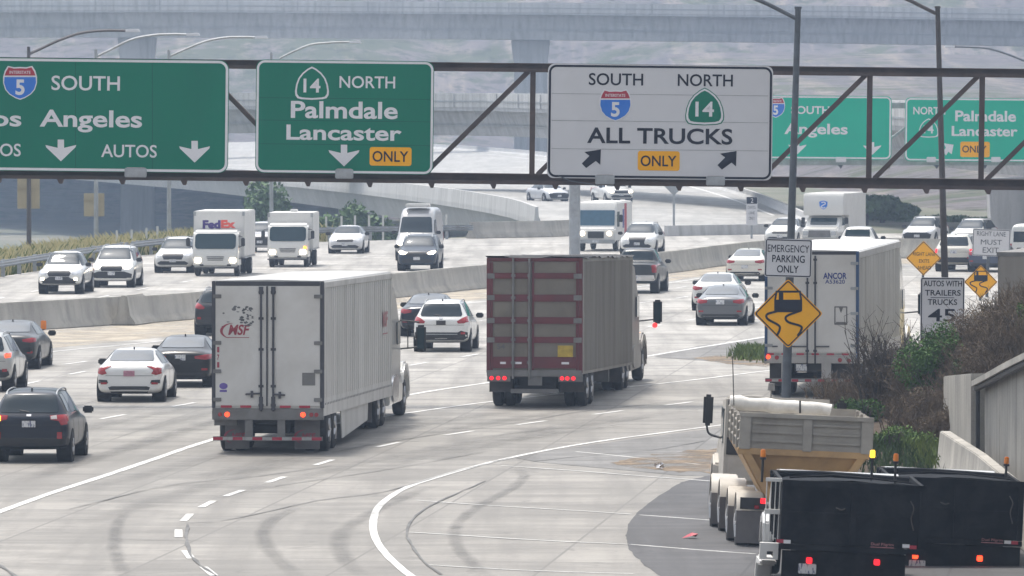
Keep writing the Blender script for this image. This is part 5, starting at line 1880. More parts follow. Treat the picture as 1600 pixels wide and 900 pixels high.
for x in (xx(801.5), xx(827.2)):
    rods.tube([(x, -.085, .8), (x, -.085, zz(398))], .032, 8)
    for a in (425, 460, 496, 526, 562):
        rods.box(x - .06, x + .06, -.09, -.055, zz(a) - .04, zz(a) + .04)
rods.build('lock_rod', M['sill'], box)
hg = MB()
for a in (426, 460, 496, 526.5):
    hg.box(xx(897), xx(910), -.066, -.055, zz(a) - .07, zz(a) + .07)
    hg.box(xx(760.5), xx(772), -.066, -.055, zz(a) - .07, zz(a) + .07)
hg.build('hinge', M['sill'], box)
MB().box(xx(872), xx(896), -.060, -.021, zz(553), zz(535)).build('placard', M['yellowpanel'], box)
rtext(box, '54', xx(782), zz(537), .22, .15, M['smudge'], -.0225, .02)
tg = MB()
for a, b in ((781, 790), (804, 815), (878, 890)):
    tg.box(xx(a), xx(b), -.058, -.053, zz(564.5), zz(561))
tg.build('white_tape', M['whitevinyl'], box)
MB().box(-W_ / 2, W_ / 2, -.06, .25, zz(584), zz(574)).build('rear_sill', M['sill'], t, bevel=.012)
lb = MB()
for x0, x1 in ((760.5, 797), (873, 911)):
    lb.box(xx(x0), xx(x1), -.04, .12, zz(592), zz(583))
lb.box(xx(825), xx(847), -.02, .12, zz(598), zz(583))
lb.build('lamp_box', M['sill'], t)
for x in (767.5, 778, 788, 879, 887.5, 897):
    MB().cyl((xx(x), -.062, zz(586.5)), (xx(x), -.04, zz(586.5)), .055, n=12).build('tail_light', M['tail_lit_dim'], t)
for x0, x1 in ((760.5, 797), (873, 911)):
    mudflap(t, xx(x0), xx(x1), .5, .42, zz(591), M['flap_dark'])
MB().box(xx(797), xx(873), .05, .15, .40, .52).build('underride_guard', M['sill'], t, bevel=.01)
MB().box(-.6, .6, .3, L_, .80, .92).build('chassis', M['blackplastic'], t)
MB().box(-.5, .5, .9, 5, .5, .80).build('axle_frame', M['blackplastic'], t)
tandem(t, (1.6, 2.9), W_)
tandem(t, (L_ - 2.3, L_ - 1.0), 2.5)
for sgn in (-1, 1):
    mudflap(t, sgn * .88 - .34, sgn * .88 + .34, L_ - 3.1, .25, .95, M['flap_dark'])
MB().box(-W_ / 2 + .2, W_ / 2 - .2, 9.4, 9.7, .35, .92).build('landing_gear', M['sill'], t)
M['dusty_cab'] = pm('dusty_cab_paint', (.30, .285, .265), .5, 0, .1, 1, dirt=(.17, .15, .135), dirt_amt=.7)
cab = tractor(t, L_ + .45, 2.48, M['dusty_cab'], 3.6, True, plain=True)
box.rotation_euler.x = -.019
q = L_ + 3.5
MB().cyl((1.62, q - .02, 1.67), (1.62, q + .06, 1.67), .075, n=12).build('marker_lamp', em('lit_red_marker', (1, .03, .03), 1.6, (.4, .02, .02)), t)
MB().box(1.0, 1.10, L_ + 4.6, L_ + 4.7, 1.32, 1.42).build('turn_lamp', M['amber_lit'], t)

# -- trailer on the exit lane with blue lettering
W_, H_, L_ = 2.6, 4.08, 15.2
o_, r_ = place_rear(1197, 1340, 617, 7.4)
t = thing('semi_truck', 'white semi truck with blue lettering and silver side, parked behind the nearest orange diamond', 'truck', o_, r_)
sc = SC(o_.y)
zz = lambda py: CAM_H - (py - 140.6) / sc
xx = lambda px: (px - 1268.5) / sc
box = MB().box(-W_ / 2, W_ / 2, 0, L_, .95, H_ - .03).build('trailer_box', M['ally_bright'], t)
MB().prism([(-W_ / 2, 0), (W_ / 2, 0), (W_ / 2 - .03, .05), (0, .075), (-W_ / 2 + .03, .05)], lambda a, b, c: (a, c, H_ - .03 + b), -.01, L_ + .02).build('roof', M['box_roof'], box)
ribs = MB()
for i in range(32):
    y = .5 + i * .46
    ribs.box(W_ / 2, W_ / 2 + .03, y, y + .10, 1.25, H_ - .2)
    ribs.box(-W_ / 2 - .03, -W_ / 2, y, y + .10, 1.25, H_ - .2)
ribs.build('side_rib', M['ally_bright'], box)
rail = MB()
for a, b in ((W_ / 2, W_ / 2 + .035), (-W_ / 2 - .035, -W_ / 2)):
    rail.box(a, b, .02, L_, H_ - .18, H_ - .02)
    rail.box(a, b, .02, L_, .93, 1.22)
rail.build('side_rail', M['ally'], box)
fr = MB()
for a, b in ((-W_ / 2 - .02, -W_ / 2 + .06), (W_ / 2 - .06, W_ / 2 + .02)):
    fr.box(a, b, -.03, .14, 1.0, H_ - .0)
fr.build('door_frame', M['bluetrim'], box, bevel=.01)
MB().box(-W_ / 2 + .06, W_ / 2 - .06, -.02, .1, H_ - .09, H_ - .0).build('door_header', M['darkframe'], box)
for x0, x1 in ((-W_ / 2 + .065, -.01), (.01, W_ / 2 - .065)):
    MB().box(x0, x1, -.026, .02, zz(551), H_ - .095).build('rear_door', M['door_bright'], box, bevel=.008)
rods = MB()
for x in (-.12, .10):
    rods.tube([(x, -.05, .95), (x, -.05, H_ - .12)], .024, 8)
    for z in (1.3, 2.2, 3.2, 3.85):
        rods.box(x - .05, x + .05, -.056, -.026, z - .03, z + .03)
for x0, x1 in ((-.60, -.12), (.10, .50), (-1.10, -.95)):
    rods.tube([(x0, -.06, 1.42), (x1, -.06, 1.42)], .02, 6)
rods.build('lock_rod', M['darkframe'], box)
hg = MB()
for sgn in (-1, 1):
    for z in (1.45, 2.35, 3.05, 3.75):
        hg.box(sgn * (W_ / 2 - .10) - .11, sgn * (W_ / 2 - .10) + .11, -.05, -.027, z - .04, z + .04)
hg.build('hinge', M['steel'], box, bevel=.008)
rtext(box, 'ANCOR', xx(1305), zz(431.5), 37 / sc, 10 / sc, M['logoblue'], -.03, .03)
rtext(box, 'A53620', xx(1305), zz(440.5), 31 / sc, 6.5 / sc, M['logoblue'], -.03, .015)
vt = MB()
ring(vt, rrect(xx(1304), zz(508), xx(1324.5), zz(479), .02), rrect(xx(1306), zz(505.5), xx(1322.5), zz(481), .015), lambda a, b: (a, -.03, b))
vt.box(xx(1307), xx(1322), -.04, -.028, zz(506), zz(503.5))
vt.prism([(-.06, .08), (.06, .08), (.0, -.08)], lambda a, b, c: (xx(1314.5) + a, c, zz(485) + b), -.04, -.027)
vt.build('vent_hatch', M['sill'], box)
MB().box(-W_ / 2, W_ / 2, -.03, .2, zz(568), zz(556.5)).build('rear_sill', M['ally'], t, bevel=.012)
stripes(t, -W_ / 2 + .03, W_ / 2 - .03, -.031, zz(555.6), zz(552.5), 12)
for x, y, m_ in ((1200.5, 558.5, 'amber_lit'), (1214, 559.5, 'tail'), (1313, 563, 'tail'), (1327, 564, 'tail')):
    MB().cyl((xx(x), -.05, zz(y)), (xx(x), -.031, zz(y)), .06, n=12).build('tail_light', M[m_] if m_ != 'amber_lit' else M['tail_lit'], t)
mudflap(t, xx(1201), xx(1222), .3, .30, .95, M['flap_dark'])
mudflap(t, xx(1300), xx(1336), .3, .30, .95, M['flap_dark'])
MB().box(xx(1284), xx(1299), -.02, .1, zz(594), zz(568)).build('guard_post', M['ally'], t)
MB().box(xx(1221), xx(1230), -.02, .1, zz(594), zz(568)).build('guard_post', M['ally'], t)
MB().box(-W_ / 2, W_ / 2, -.03, .07, zz(598), zz(592)).build('underride_guard', M['sill'], t)
stripes(t, -W_ / 2, W_ / 2, -.031, zz(597), zz(593.5), 14)
MB().box(xx(1244), xx(1261), .0, .02, zz(580), zz(570)).build('number_plate', M['plate'], t)
MB().box(-.5, .5, .3, L_, .7, .95).build('chassis', M['blackplastic'], t)
tandem(t, (1.6, 2.85), W_)
tandem(t, (L_ - 2.6, L_ - 1.3), 2.5)
tractor(t, L_ + .5, 2.5, paint((.60, .60, .59)), 3.8, plain=True)

# -- far grey box trailer seen behind the brush
o_ = Vector((13.7, 207.5, 0))
t = thing('semi_trailer', 'dull grey box trailer half hidden behind the dry brush at the right edge', 'trailer', o_, -R(12))
box = MB().box(0, 2.5, 0, 12, 1.0, 4.0).build('trailer_box', M['cont_side'], t, bevel=.02)
MB().box(.04, 1.24, -.03, .02, 1.1, 3.9).build('rear_door', M['cont_side'], box, bevel=.01)
MB().box(1.26, 2.46, -.03, .02, 1.1, 3.9).build('rear_door', M['cont_side'], box, bevel=.01)
MB().box(-.03, 2.53, -.03, 12, 3.9, 4.02).build('top_rail', M['sill'], box)
MB().box(0, 2.5, -.05, .1, .7, 1.0).build('rear_sill', M['sill'], t)
for y in (1.5, 2.8):
    for x, sgn in ((.2, -1), (2.3, 1)):
        wheel(t, x, y, .5, .3, sgn)
# ---------------------------------------------------------------- delivery trucks coming the other way
def face_place(px, py, head, ya, z=0.0):
    g = G(px, py, z)
    rot = math.pi - R(head)
    return g - Matrix.Rotation(rot, 3, 'Z') @ Vector((0, ya, 0)), rot


def ftext(t, s, x, z, w, h, mat, y, bold=.02, name='lettering'):
    """lettering on a face that looks towards +y of its thing"""
    mb = MB()
    put_text(mb, s, -x - w / 2, -x + w / 2, z - h / 2, z + h / 2, lambda a, b: (-a, y, b), bold)
    o = mb.build(name, mat, t, fix=False)
    for p in o.data.polygons:
        if p.normal.y < 0: p.flip()
    return o


M['box_white'] = pm('white_truck_box', (.64, .635, .62), .5, 0, .05, .8, dirt=(.48, .47, .45), dirt_amt=.4)
M['cab_white'] = paint((.66, .655, .63))


def cabover(label, px, py, head, W, H, L, text=False, amber=False):
    o_, r_ = face_place(px, py, head, L - 1.1)
    t = thing('box_truck', label, 'truck', o_, r_)
    bx = MB().box(-W / 2, W / 2, 0, L - 1.75, .85, H).build('cargo_box', M['box_white'], t, bevel=.04)
    tr = MB()
    for sgn in (-1, 1):
        tr.box(sgn * (W / 2 - .05) - .06, sgn * (W / 2 - .05) + .06, L - 1.82, L - 1.735, H - .22, H - .02)
    tr.box(-W / 2 - .01, W / 2 + .01, -.02, L - 1.73, .80, .87)
    tr.build('box_trim', M['steel'], bx)
    cw = W * .89
    cab = MB().prism([(L - 1.65, .42), (L - .02, .42), (L, .60), (L - .02, 1.10), (L - .06, 1.28), (L - .36, 2.02), (L - .60, 2.12), (L - 1.65, 2.14)], lambda a, b, c: (c, a, b), -cw / 2, cw / 2).build('cab', M['cab_white'], t, bevel=.09, seg=3)
    k = cw / 2

    def fy(z): return L - .06 - (z - 1.28) * .30 / .74 + .012
    ws = rrect(-k * .90, 1.27, k * .90, 1.97, .16, 4)
    MB().prism(ws, lambda a, b, c: (a, fy(b) + c, b), -.03, .02).build('windshield', M['truck_glass'], t)
    MB().prism(rrect(-.36, 1.62, .36, 1.84, .05, 3), lambda a, b, c: (a, fy(b) + c, b), .022, .026).build('windshield_reflection_panel', M['steel'], t) if False else None
    gm = MB()
    for i, z in enumerate((.74, .82, .89)):
        gm.box(-.36 - .02 * i, .36 + .02 * i, L - .02, L + .012, z, z + .03)
    gm.build('grille', M['blackplastic'], t)
    for sgn in (-1, 1):
        MB().prism(rrect(-.15, -.11, .15, .11, .06, 3), lambda a, b, c: (sgn * (k - .24) + a, c + L - .03, .74 + b), 0, .045).build('headlight', M['head_lit'], t)
        MB().prism(rrect(-.09, -.04, .09, .04, .02, 3), lambda a, b, c: (sgn * (k - .42) + a, c + L - .03, .52 + b), 0, .045).build('fog_lamp', M['blackplastic'], t)
        MB().box(sgn * k - .012, sgn * k + .012, L - 1.25, L - .45, 1.30, 1.90).build('side_window', M['truck_glass'], t)
        m = MB().tube([(sgn * k, L - .25, 1.85), (sgn * (k + .20), L - .18, 1.82)], .02, 5).tube([(sgn * k, L - .25, 1.35), (sgn * (k + .20), L - .18, 1.40)], .02, 5).build('mirror_bracket', M['blackplastic'], t)
        MB().box(sgn * (k + .22) - .09, sgn * (k + .22) + .09, L - .22, L - .14, 1.38, 1.78).build('mirror', M['blackplastic'], m, bevel=.03)
        wheel(t, sgn * (k - .14), L - 1.1, .40, .24, sgn)
        for q in (.16, .44): wheel(t, sgn * (W / 2 - q), 1.3, .40, .24, sgn)
        MB().box(sgn * (k - .14) - .16, sgn * (k - .14) + .16, L - 1.5, L - .65, .78, .84).build('mudguard', M['blackplastic'], t)
    if amber:
        MB().box(-k + .08, -k + .20, L - .05, L + .015, .90, 1.02).build('turn_lamp', M['amber_lit'], t)
    MB().box(-k, k, L - .3, L + .02, .36, .42).build('bumper_lip', M['blackplastic'], t)
    MB().box(-.4, .4, .2, L - .5, .55, .84).build('chassis', M['blackplastic'], t)
    if text:
        y = L - 1.742
        pu, og = pm('purple_letter', (.05, .02, .18), .5), pm('orange_red_letter', (.72, .09, .06), .5)
        w = 1.52
        ftext(bx, 'Fed', w * .225, 2.36, w * .55, .40, pu, y, .06)
        ftext(bx, 'Ex', -w * .285, 2.38, w * .45, .38, og, y, .06)
    else:
        MB().box(-.15, .2, 1.2, 1.9, H, H + .12).build('roof_vent', M['box_white'], bx, bevel=.03)
    return t


cabover('white delivery box truck with purple and orange letters above its windshield, coming towards us', 340, 431, 3.5, 2.36, 2.98, 7.0, True)
cabover('plain white delivery box truck with a lit amber lamp, beside the lettered delivery truck', 452, 417, 2.5, 2.20, 2.62, 6.2, False, True)

# step van
L, W, H = 6.6, 2.05, 2.62
o_, r_ = face_place(936, 392, 9, L - 1.2)
t = thing('step_van', 'white postal step van with red and blue side stripes, beside the thick grey gantry post', 'van', o_, r_)
MB().prism([(0, .5), (L - .05, .5), (L, .7), (L - .02, 1.18), (L - .42, 1.30), (L - .62, 2.20), (L - .85, H), (0, H)], lambda a, b, c: (c, a, b), -W / 2, W / 2).build('body', M['box_white'], t, bevel=.07, seg=3)
MB().prism(rrect(-W * .46, 1.36, W * .46, 2.18, .06, 3), lambda a, b, c: (a, L - .42 - (b - 1.30) * .20 / .9 + c + .012, b), -.03, .02).build('windshield', pm('blue_tinted_glass', (.05, .12, .18), .1), t)
MB().box(-.43, .43, L - .03, L + .012, .70, 1.05).build('grille', M['blackplastic'], t)
for sgn in (-1, 1):
    MB().cyl((sgn * .72, L - .03, .95), (sgn * .72, L + .025, .95), .12, n=14).build('headlight', M['head_lit'], t)
    wheel(t, sgn * (W / 2 - .13), L - 1.2, .39, .24, sgn)
    wheel(t, sgn * (W / 2 - .13), 1.4, .39, .24, sgn)
    m = MB().tube([(sgn * W / 2, L - .7, 1.9), (sgn * (W / 2 + .25), L - .5, 1.85)], .02, 5).build('mirror_bracket', M['blackplastic'], t)
    MB().box(sgn * (W / 2 + .25) - .1, sgn * (W / 2 + .25) + .1, L - .54, L - .46, 1.55, 1.95).build('mirror', M['blackplastic'], m, bevel=.03)
    MB().box(sgn * W / 2 - .012, sgn * W / 2 + .012, 2.2, 3.0, .9, 2.5).build('red_stripe', M['redv'], t)
    MB().box(sgn * W / 2 - .012, sgn * W / 2 + .012, 3.2, 3.7, 1.2, 2.2).build('blue_stripe', M['logoblue'], t)
    MB().box(sgn * W / 2 - .014, sgn * W / 2 + .014, L - 1.7, L - .85, 1.3, 2.1).build('side_window', M['truck_glass'], t)
MB().box(-W / 2, W / 2, L - .05, L + .10, .42, .62).build('bumper', M['steel'], t, bevel=.03)
MB().box(-.17, .17, L + .10, L + .115, .46, .60).build('number_plate', M['plate'], t)

# rental style truck with an attic over its cab
L, W, H = 7.2, 2.2, 3.05
o_, r_ = face_place(1286, 391, 14, L - 1.0)
t = thing('box_truck', 'white moving truck with a blue shield on the box over its cab', 'truck', o_, r_)
bx = MB().prism([(0, .8), (L - 2.6, .8), (L - 2.6, 1.86), (L - 1.15, 1.86), (L - 1.1, 2.0), (L - 1.1, H - .2), (L - 1.25, H), (0, H)], lambda a, b, c: (c, a, b), -W / 2, W / 2).build('cargo_box', M['box_white'], t, bevel=.04)
MB().prism([(L - 2.55, .5), (L - .4, .5), (L - .05, .6), (L, .75), (L - .05, 1.12), (L - .5, 1.26), (L - 1.0, 1.30), (L - 1.45, 1.80), (L - 2.55, 1.83)], lambda a, b, c: (c, a, b), -.95, .95).build('cab', M['cab_white'], t, bevel=.07)
MB().prism(rrect(-.72, 1.36, .72, 1.74, .06, 3), lambda a, b, c: (a, L - 1.0 - (b - 1.30) * .9 + c + .015, b), -.03, .02).build('windshield', M['truck_glass'], t)
MB().prism([(-.62, .72), (.62, .72), (.58, 1.08), (-.58, 1.08)], lambda a, b, c: (a, L - .04 + c, b), 0, .05).build('grille', M['sill'], t)
for sgn in (-1, 1):
    MB().box(sgn * .76 - .13, sgn * .76 + .13, L - .08, L + .02, .82, 1.04).build('headlight', M['head'], t, bevel=.02)
    wheel(t, sgn * .86, L - 1.0, .39, .24, sgn)
    wheel(t, sgn * .95, 1.4, .39, .24, sgn)
    MB().box(sgn * 1.18 - .1, sgn * 1.18 + .1, L - 1.5, L - 1.4, 1.40, 1.75).build('mirror', M['blackplastic'], t, bevel=.03)
    MB().box(sgn * .95 - .012, sgn * .95 + .012, L - 2.3, L - 1.5, 1.32, 1.72).build('side_window', M['truck_glass'], t)
MB().box(-1.0, 1.0, L - .1, L + .08, .45, .66).build('bumper', M['chrome'], t, bevel=.03)
o = [(-.5, -.36), (-.2, -.46), (0, -.5), (.2, -.46), (.5, -.36), (.46, .1), (.28, .34), (0, .5), (-.28, .34), (-.46, .1)]
sh = MB().add([(a * .46, L - 1.088, 2.42 - b * .48) for a, b in o], [tuple(range(10))])
sh.build('emblem', M['blue'], bx)
MB().tube(catmull([(.10, L - 1.085, 2.54), (-.02, L - 1.085, 2.58), (-.12, L - 1.085, 2.50), (.0, L - 1.085, 2.42), (.12, L - 1.085, 2.34), (.02, L - 1.085, 2.26), (-.10, L - 1.085, 2.30)], 4), .028, 5).build('emblem_letter', M['whitevinyl'], bx)

# ---------------------------------------------------------------- cars going away from us
M['pink'] = pm('pink_dealer_plate', (.42, .20, .26), .6, 0, .4, 14)
A = 'rear'
car('dark navy estate car with one lit turn lamp, nearest car in the lower left', 'car', 'wagon', 51, 721, 2.6, A, NAVY, 4.8, 1.86, 1.68, tailmat=(M['tail'], M['tail']), plate=(.93, 'plate'),
    extra=lambda B, t, pt: (pt('turn_lamp', [(-.86, 1.10), (-.70, 1.10), (-.70, 1.00), (-.86, 1.00)][::-1], 'rear', M['amber_lit'], off_=.035, step=.05),
                            pt('lamp_lens', [(.54, 1.10), (.68, 1.12), (.70, 1.04), (.55, 1.04)], 'rear', M['white_lamp'], off_=.034, step=.05),
                            pt('emblem', RECT(-.06, .06, 1.10, 1.15), 'rear', M['chrome'], off_=.02),
                            pt('side_cladding', [(.02, .36), (.08, .34), (.08, .56), (.02, .60)], 'right', M['blackplastic'], off_=.012)))
car('silver crossover car with a lit brake lamp, cut off by the left edge', 'car', 'suv', -27, 611, 2.5, A, SILVER, 4.6, 1.84, 1.68, tail=[(.76, 1.10), (.92, 1.13), (.93, 1.02), (.80, 1.0)], tailmat=(M['tail'], M['tail_lit']), plate=(.95, 'plate'))
car('dark grey coupe with a pale shiny roof beside the median barrier at the left edge', 'car', 'coupe', 16, 576, 3.0, A, DGREY, 4.7, 1.84, 1.46, plate=(.62, 'plate'))
car('white saloon car with angular red tail lamps and a pink number plate', 'car', 'sedan', 206, 627, 2.6, A, WHITE, 4.65, 1.86, 1.44,
    tail=[(.52, 1.00), (.66, .985), (.92, .90), (.93, .80), (.80, .76), (.66, .80), (.72, .90), (.64, .945)], plate=(.80, 'pink'),
    dark_low=[(-.54, .28), (.54, .28), (.62, .42), (.52, .45), (-.52, .45), (-.62, .42)],
    extra=lambda B, t, pt: (pt('vent', [(.62, .53), (.90, .53), (.90, .63), (.66, .62)], 'rear', M['blackplastic'], off_=.015), pt('vent', mir([(.62, .53), (.90, .53), (.90, .63), (.66, .62)]), 'rear', M['blackplastic'], off_=.015)))

car('black saloon car with wide red tail lamps, between the white saloon and the white lorry', 'car', 'sedan', 286, 604, 3.2, A, BLACK, 4.85, 1.86, 1.46, tail=[(.44, .90), (.80, .94), (.93, .95), (.93, .83), (.78, .80), (.46, .83)], plate=(.86, 'plate'))
car('dark blue grey crossover car half hidden behind the white lorry on its left side', 'car', 'suv', 347, 524, 4.0, A, CHAR, 4.6, 1.86, 1.69, plate=(.92, 'plate'))
car('dark saloon car just behind and left of the white crossover with dark bumper', 'car', 'sedan', 667, 525, 4.5, A, NAVY, 4.8, 1.84, 1.45, plate=(.82, 'plate'))
car('white crossover car with black lower bumper and dark paper plate, between the two lorries', 'car', 'suv', 692, 549, 4.0, A, WHITE, 4.68, 1.86, 1.70, plate=(.98, 'plate_dark'),
    dark_low=[(-.78, .42), (.78, .42), (.92, .48), (.92, .66), (.70, .72), (.60, .66), (-.60, .66), (-.70, .72), (-.92, .66), (-.92, .48)],
    extra=lambda B, t, pt: (pt('bumper_trim', RECT(-.58, .58, .585, .615), 'rear', M['steel'], off_=.03), pt('emblem', RECT(-.06, .06, 1.10, 1.14), 'rear', M['chrome'], off_=.02)))
car('dark pickup truck with chrome bumper just right of the red framed lorry', 'pickup', 'pickup', 993, 458, 7.0, A, DGREY, 5.6, 1.98, 1.88, plate=(.66, 'plate'))
car('white saloon car half hidden behind the dark grey saloon', 'car', 'sedan', 1119, 485, 7.0, A, WHITE, 4.7, 1.84, 1.45, plate=(.70, 'plate'))
car('dark grey saloon car with its pale roof shining, left of the nearest orange diamond', 'car', 'sedan', 1128, 508, 6.5, A, MGREY, 4.88, 1.84, 1.45, plate=(.86, 'plate'))
car('cream white saloon car near the median barrier, left of the emergency parking sign', 'car', 'sedan', 1167, 439, 9.0, A, CREAM, 4.7, 1.80, 1.45, plate=(.66, 'plate'))
car('white pickup cab with a dark rear window, just above the roof of the lettered trailer', 'pickup', 'pickup', 1336, 413, 10.0, A, (.6, .59, .57), 5.4, 1.9, 1.84, plate=(.9, 'plate'))
car('cream tall sport utility car with lit red lamps behind the brown light pole', 'car', 'suv', 1494, 424, 13.0, A, CREAM, 4.8, 1.88, 1.78, tailmat=(M['tail_lit_dim'], M['tail_lit_dim']), tail=[(.82, 1.04), (.95, 1.04), (.95, .86), (.84, .86)], plate=(.92, 'plate'))
car('dark blue saloon car with a lit lamp under the right lane must exit sign', 'car', 'sedan', 1545, 425, 14.0, A, (.03, .045, .09), 4.7, 1.84, 1.45, tailmat=(M['tail'], M['tail_lit']), plate=(.7, 'plate'))
car('white van at the right edge beyond the right lane must exit sign', 'van', 'van', 1612, 412, 14.0, A, WHITE, 5.6, 1.98, 2.0, plate=(.7, 'plate'))
# ---------------------------------------------------------------- cars coming towards us
Fv = 'front'
car('white pickup truck with lit fog lamps, leading the white cars at the far left', 'pickup', 'pickup', 96, 459, 3.4, Fv, WHITE, 5.3, 1.86, 1.77, lights=False,
    extra=lambda B, t, pt: (pt('fog_lamp', RECT(.68, .82, .60, .68), 'front', M['head_lit'], off_=.03), pt('fog_lamp', mir(RECT(.68, .82, .60, .68)), 'front', M['head_lit'], off_=.03),
                            pt('lower_bumper', [(-.78, .46), (.78, .46), (.66, .60), (.44, .74), (-.44, .74), (-.66, .60)], 'front', M['blackplastic'], off_=.022)))
car('white sport utility car with lit headlamps following the white pickup on the far left', 'car', 'suv', 177, 449, 3.2, Fv, WHITE, 4.75, 1.88, 1.80, lights=True, boxy=.25,
    extra=lambda B, t, pt: pt('lower_bumper', [(-.90, .42), (.90, .42), (.92, .58), (.60, .68), (-.60, .68), (-.92, .58)], 'front', M['blackplastic'], off_=.022))
car('white crossover car with a wide dark grille just left of the lettered delivery truck', 'car', 'suv', 273, 426, 4.5, Fv, WHITE, 4.6, 1.84, 1.66, grille=[(-.46, .66), (.46, .66), (.56, .86), (.50, .92), (-.50, .92), (-.56, .86)])
car('white topped dark car between the two white delivery trucks', 'car', 'suv', 408, 394, 4.0, Fv, (.5, .5, .52), 4.5, 1.80, 1.60, grille=[(-.80, .50), (.80, .50), (.86, .80), (.7, .90), (-.7, .90), (-.86, .80)])
car('white saloon car with a grey front by the guardrail, right of the plain delivery truck', 'car', 'sedan', 541, 396, 4.0, Fv, (.62, .62, .64), 4.7, 1.84, 1.45)
car('tall grey passenger van with a roof hatch behind the dark blue utility car', 'van', 'van', 650, 407, 4.5, Fv, (.40, .40, .41), 5.9, 2.02, 2.66, lights=True,
    extra=lambda B, t, pt: MB().box(-.6, .6, 3.2, 4.2, 2.66, 2.84).build('roof_hatch', M['box_white'], t, bevel=.04))
car('dark blue sport utility car with lit headlamps in front of the tall grey van', 'car', 'suv', 653, 423, 4.0, Fv, (.03, .05, .085), 4.4, 1.9, 1.72, lights=True, boxy=.3)
car('white luxury utility car with a big dark grille, right of the postal step van', 'car', 'suv', 998, 398, 8.0, Fv, WHITE, 4.8, 1.9, 1.68, grille=[(-.50, .42), (.50, .42), (.40, .68), (.50, .94), (-.50, .94), (-.40, .68)])
car('pale car with a dark front on the curved bridge, left of the grey gantry post', 'car', 'sedan', 868, 316, -22, Fv, (.5, .52, .55), 4.7, 1.84, 1.45, z=.2, grille=[(-.8, .36), (.8, .36), (.86, .62), (.6, .70), (-.6, .70), (-.86, .62)])
car('white pickup truck with lit amber lamps on the curved bridge above the postal van', 'pickup', 'pickup', 966, 319, -14, Fv, WHITE, 5.5, 1.98, 1.85, z=.2, lights=True, grille=[(-.5, .78), (.5, .78), (.54, .98), (-.54, .98)])
car('white car whose long windshield shows left of the dark blue light pole', 'car', 'sedan', 1222, 383, 12.0, Fv, WHITE, 4.7, 1.84, 1.5)
car('silver white car coming towards us above the worn orange diamond', 'car', 'suv', 1437, 384, 15.0, Fv, (.62, .62, .63), 4.6, 1.84, 1.6, grille=[(-.8, .46), (.8, .46), (.86, .70), (.6, .80), (-.6, .80), (-.86, .70)])
car('white car roof showing between the brown pole and the right lane must exit sign', 'car', 'suv', 1512, 388, 16.0, Fv, WHITE, 4.6, 1.84, 1.6)

# ---------------------------------------------------------------- lorries parked in the lower right
M['tipper_black'] = pm('scuffed_black_steel', (.005, .006, .009), .7, .0, .4, 3, dirt=(.030, .032, .036), dirt_amt=.7, spec=.12, bump=.3)
M['tarp_black'] = pm('black_mesh_tarp', (.007, .009, .013), .8, 0, .3, 3, spec=.12)
M['hopper_grey'] = pm('weathered_grey_hopper', (.37, .345, .305), .6, 0, .08, 1.5, dirt=(.17, .15, .13), dirt_amt=.6)
M['hopper_tan'] = pm('tan_hopper_paint', (.52, .33, .15), .6, 0, .10, 1.5, dirt=(.22, .14, .08), dirt_amt=.6)
M['canvas'] = pm('white_rolled_tarp', (.72, .70, .66), .8, 0, .08, 5, dirt=(.36, .34, .31), dirt_amt=.5)
M['fender_pale'] = pm('pale_fender', (.52, .49, .44), .45, 0, .06, 2, dirt=(.3, .27, .24), dirt_amt=.6)


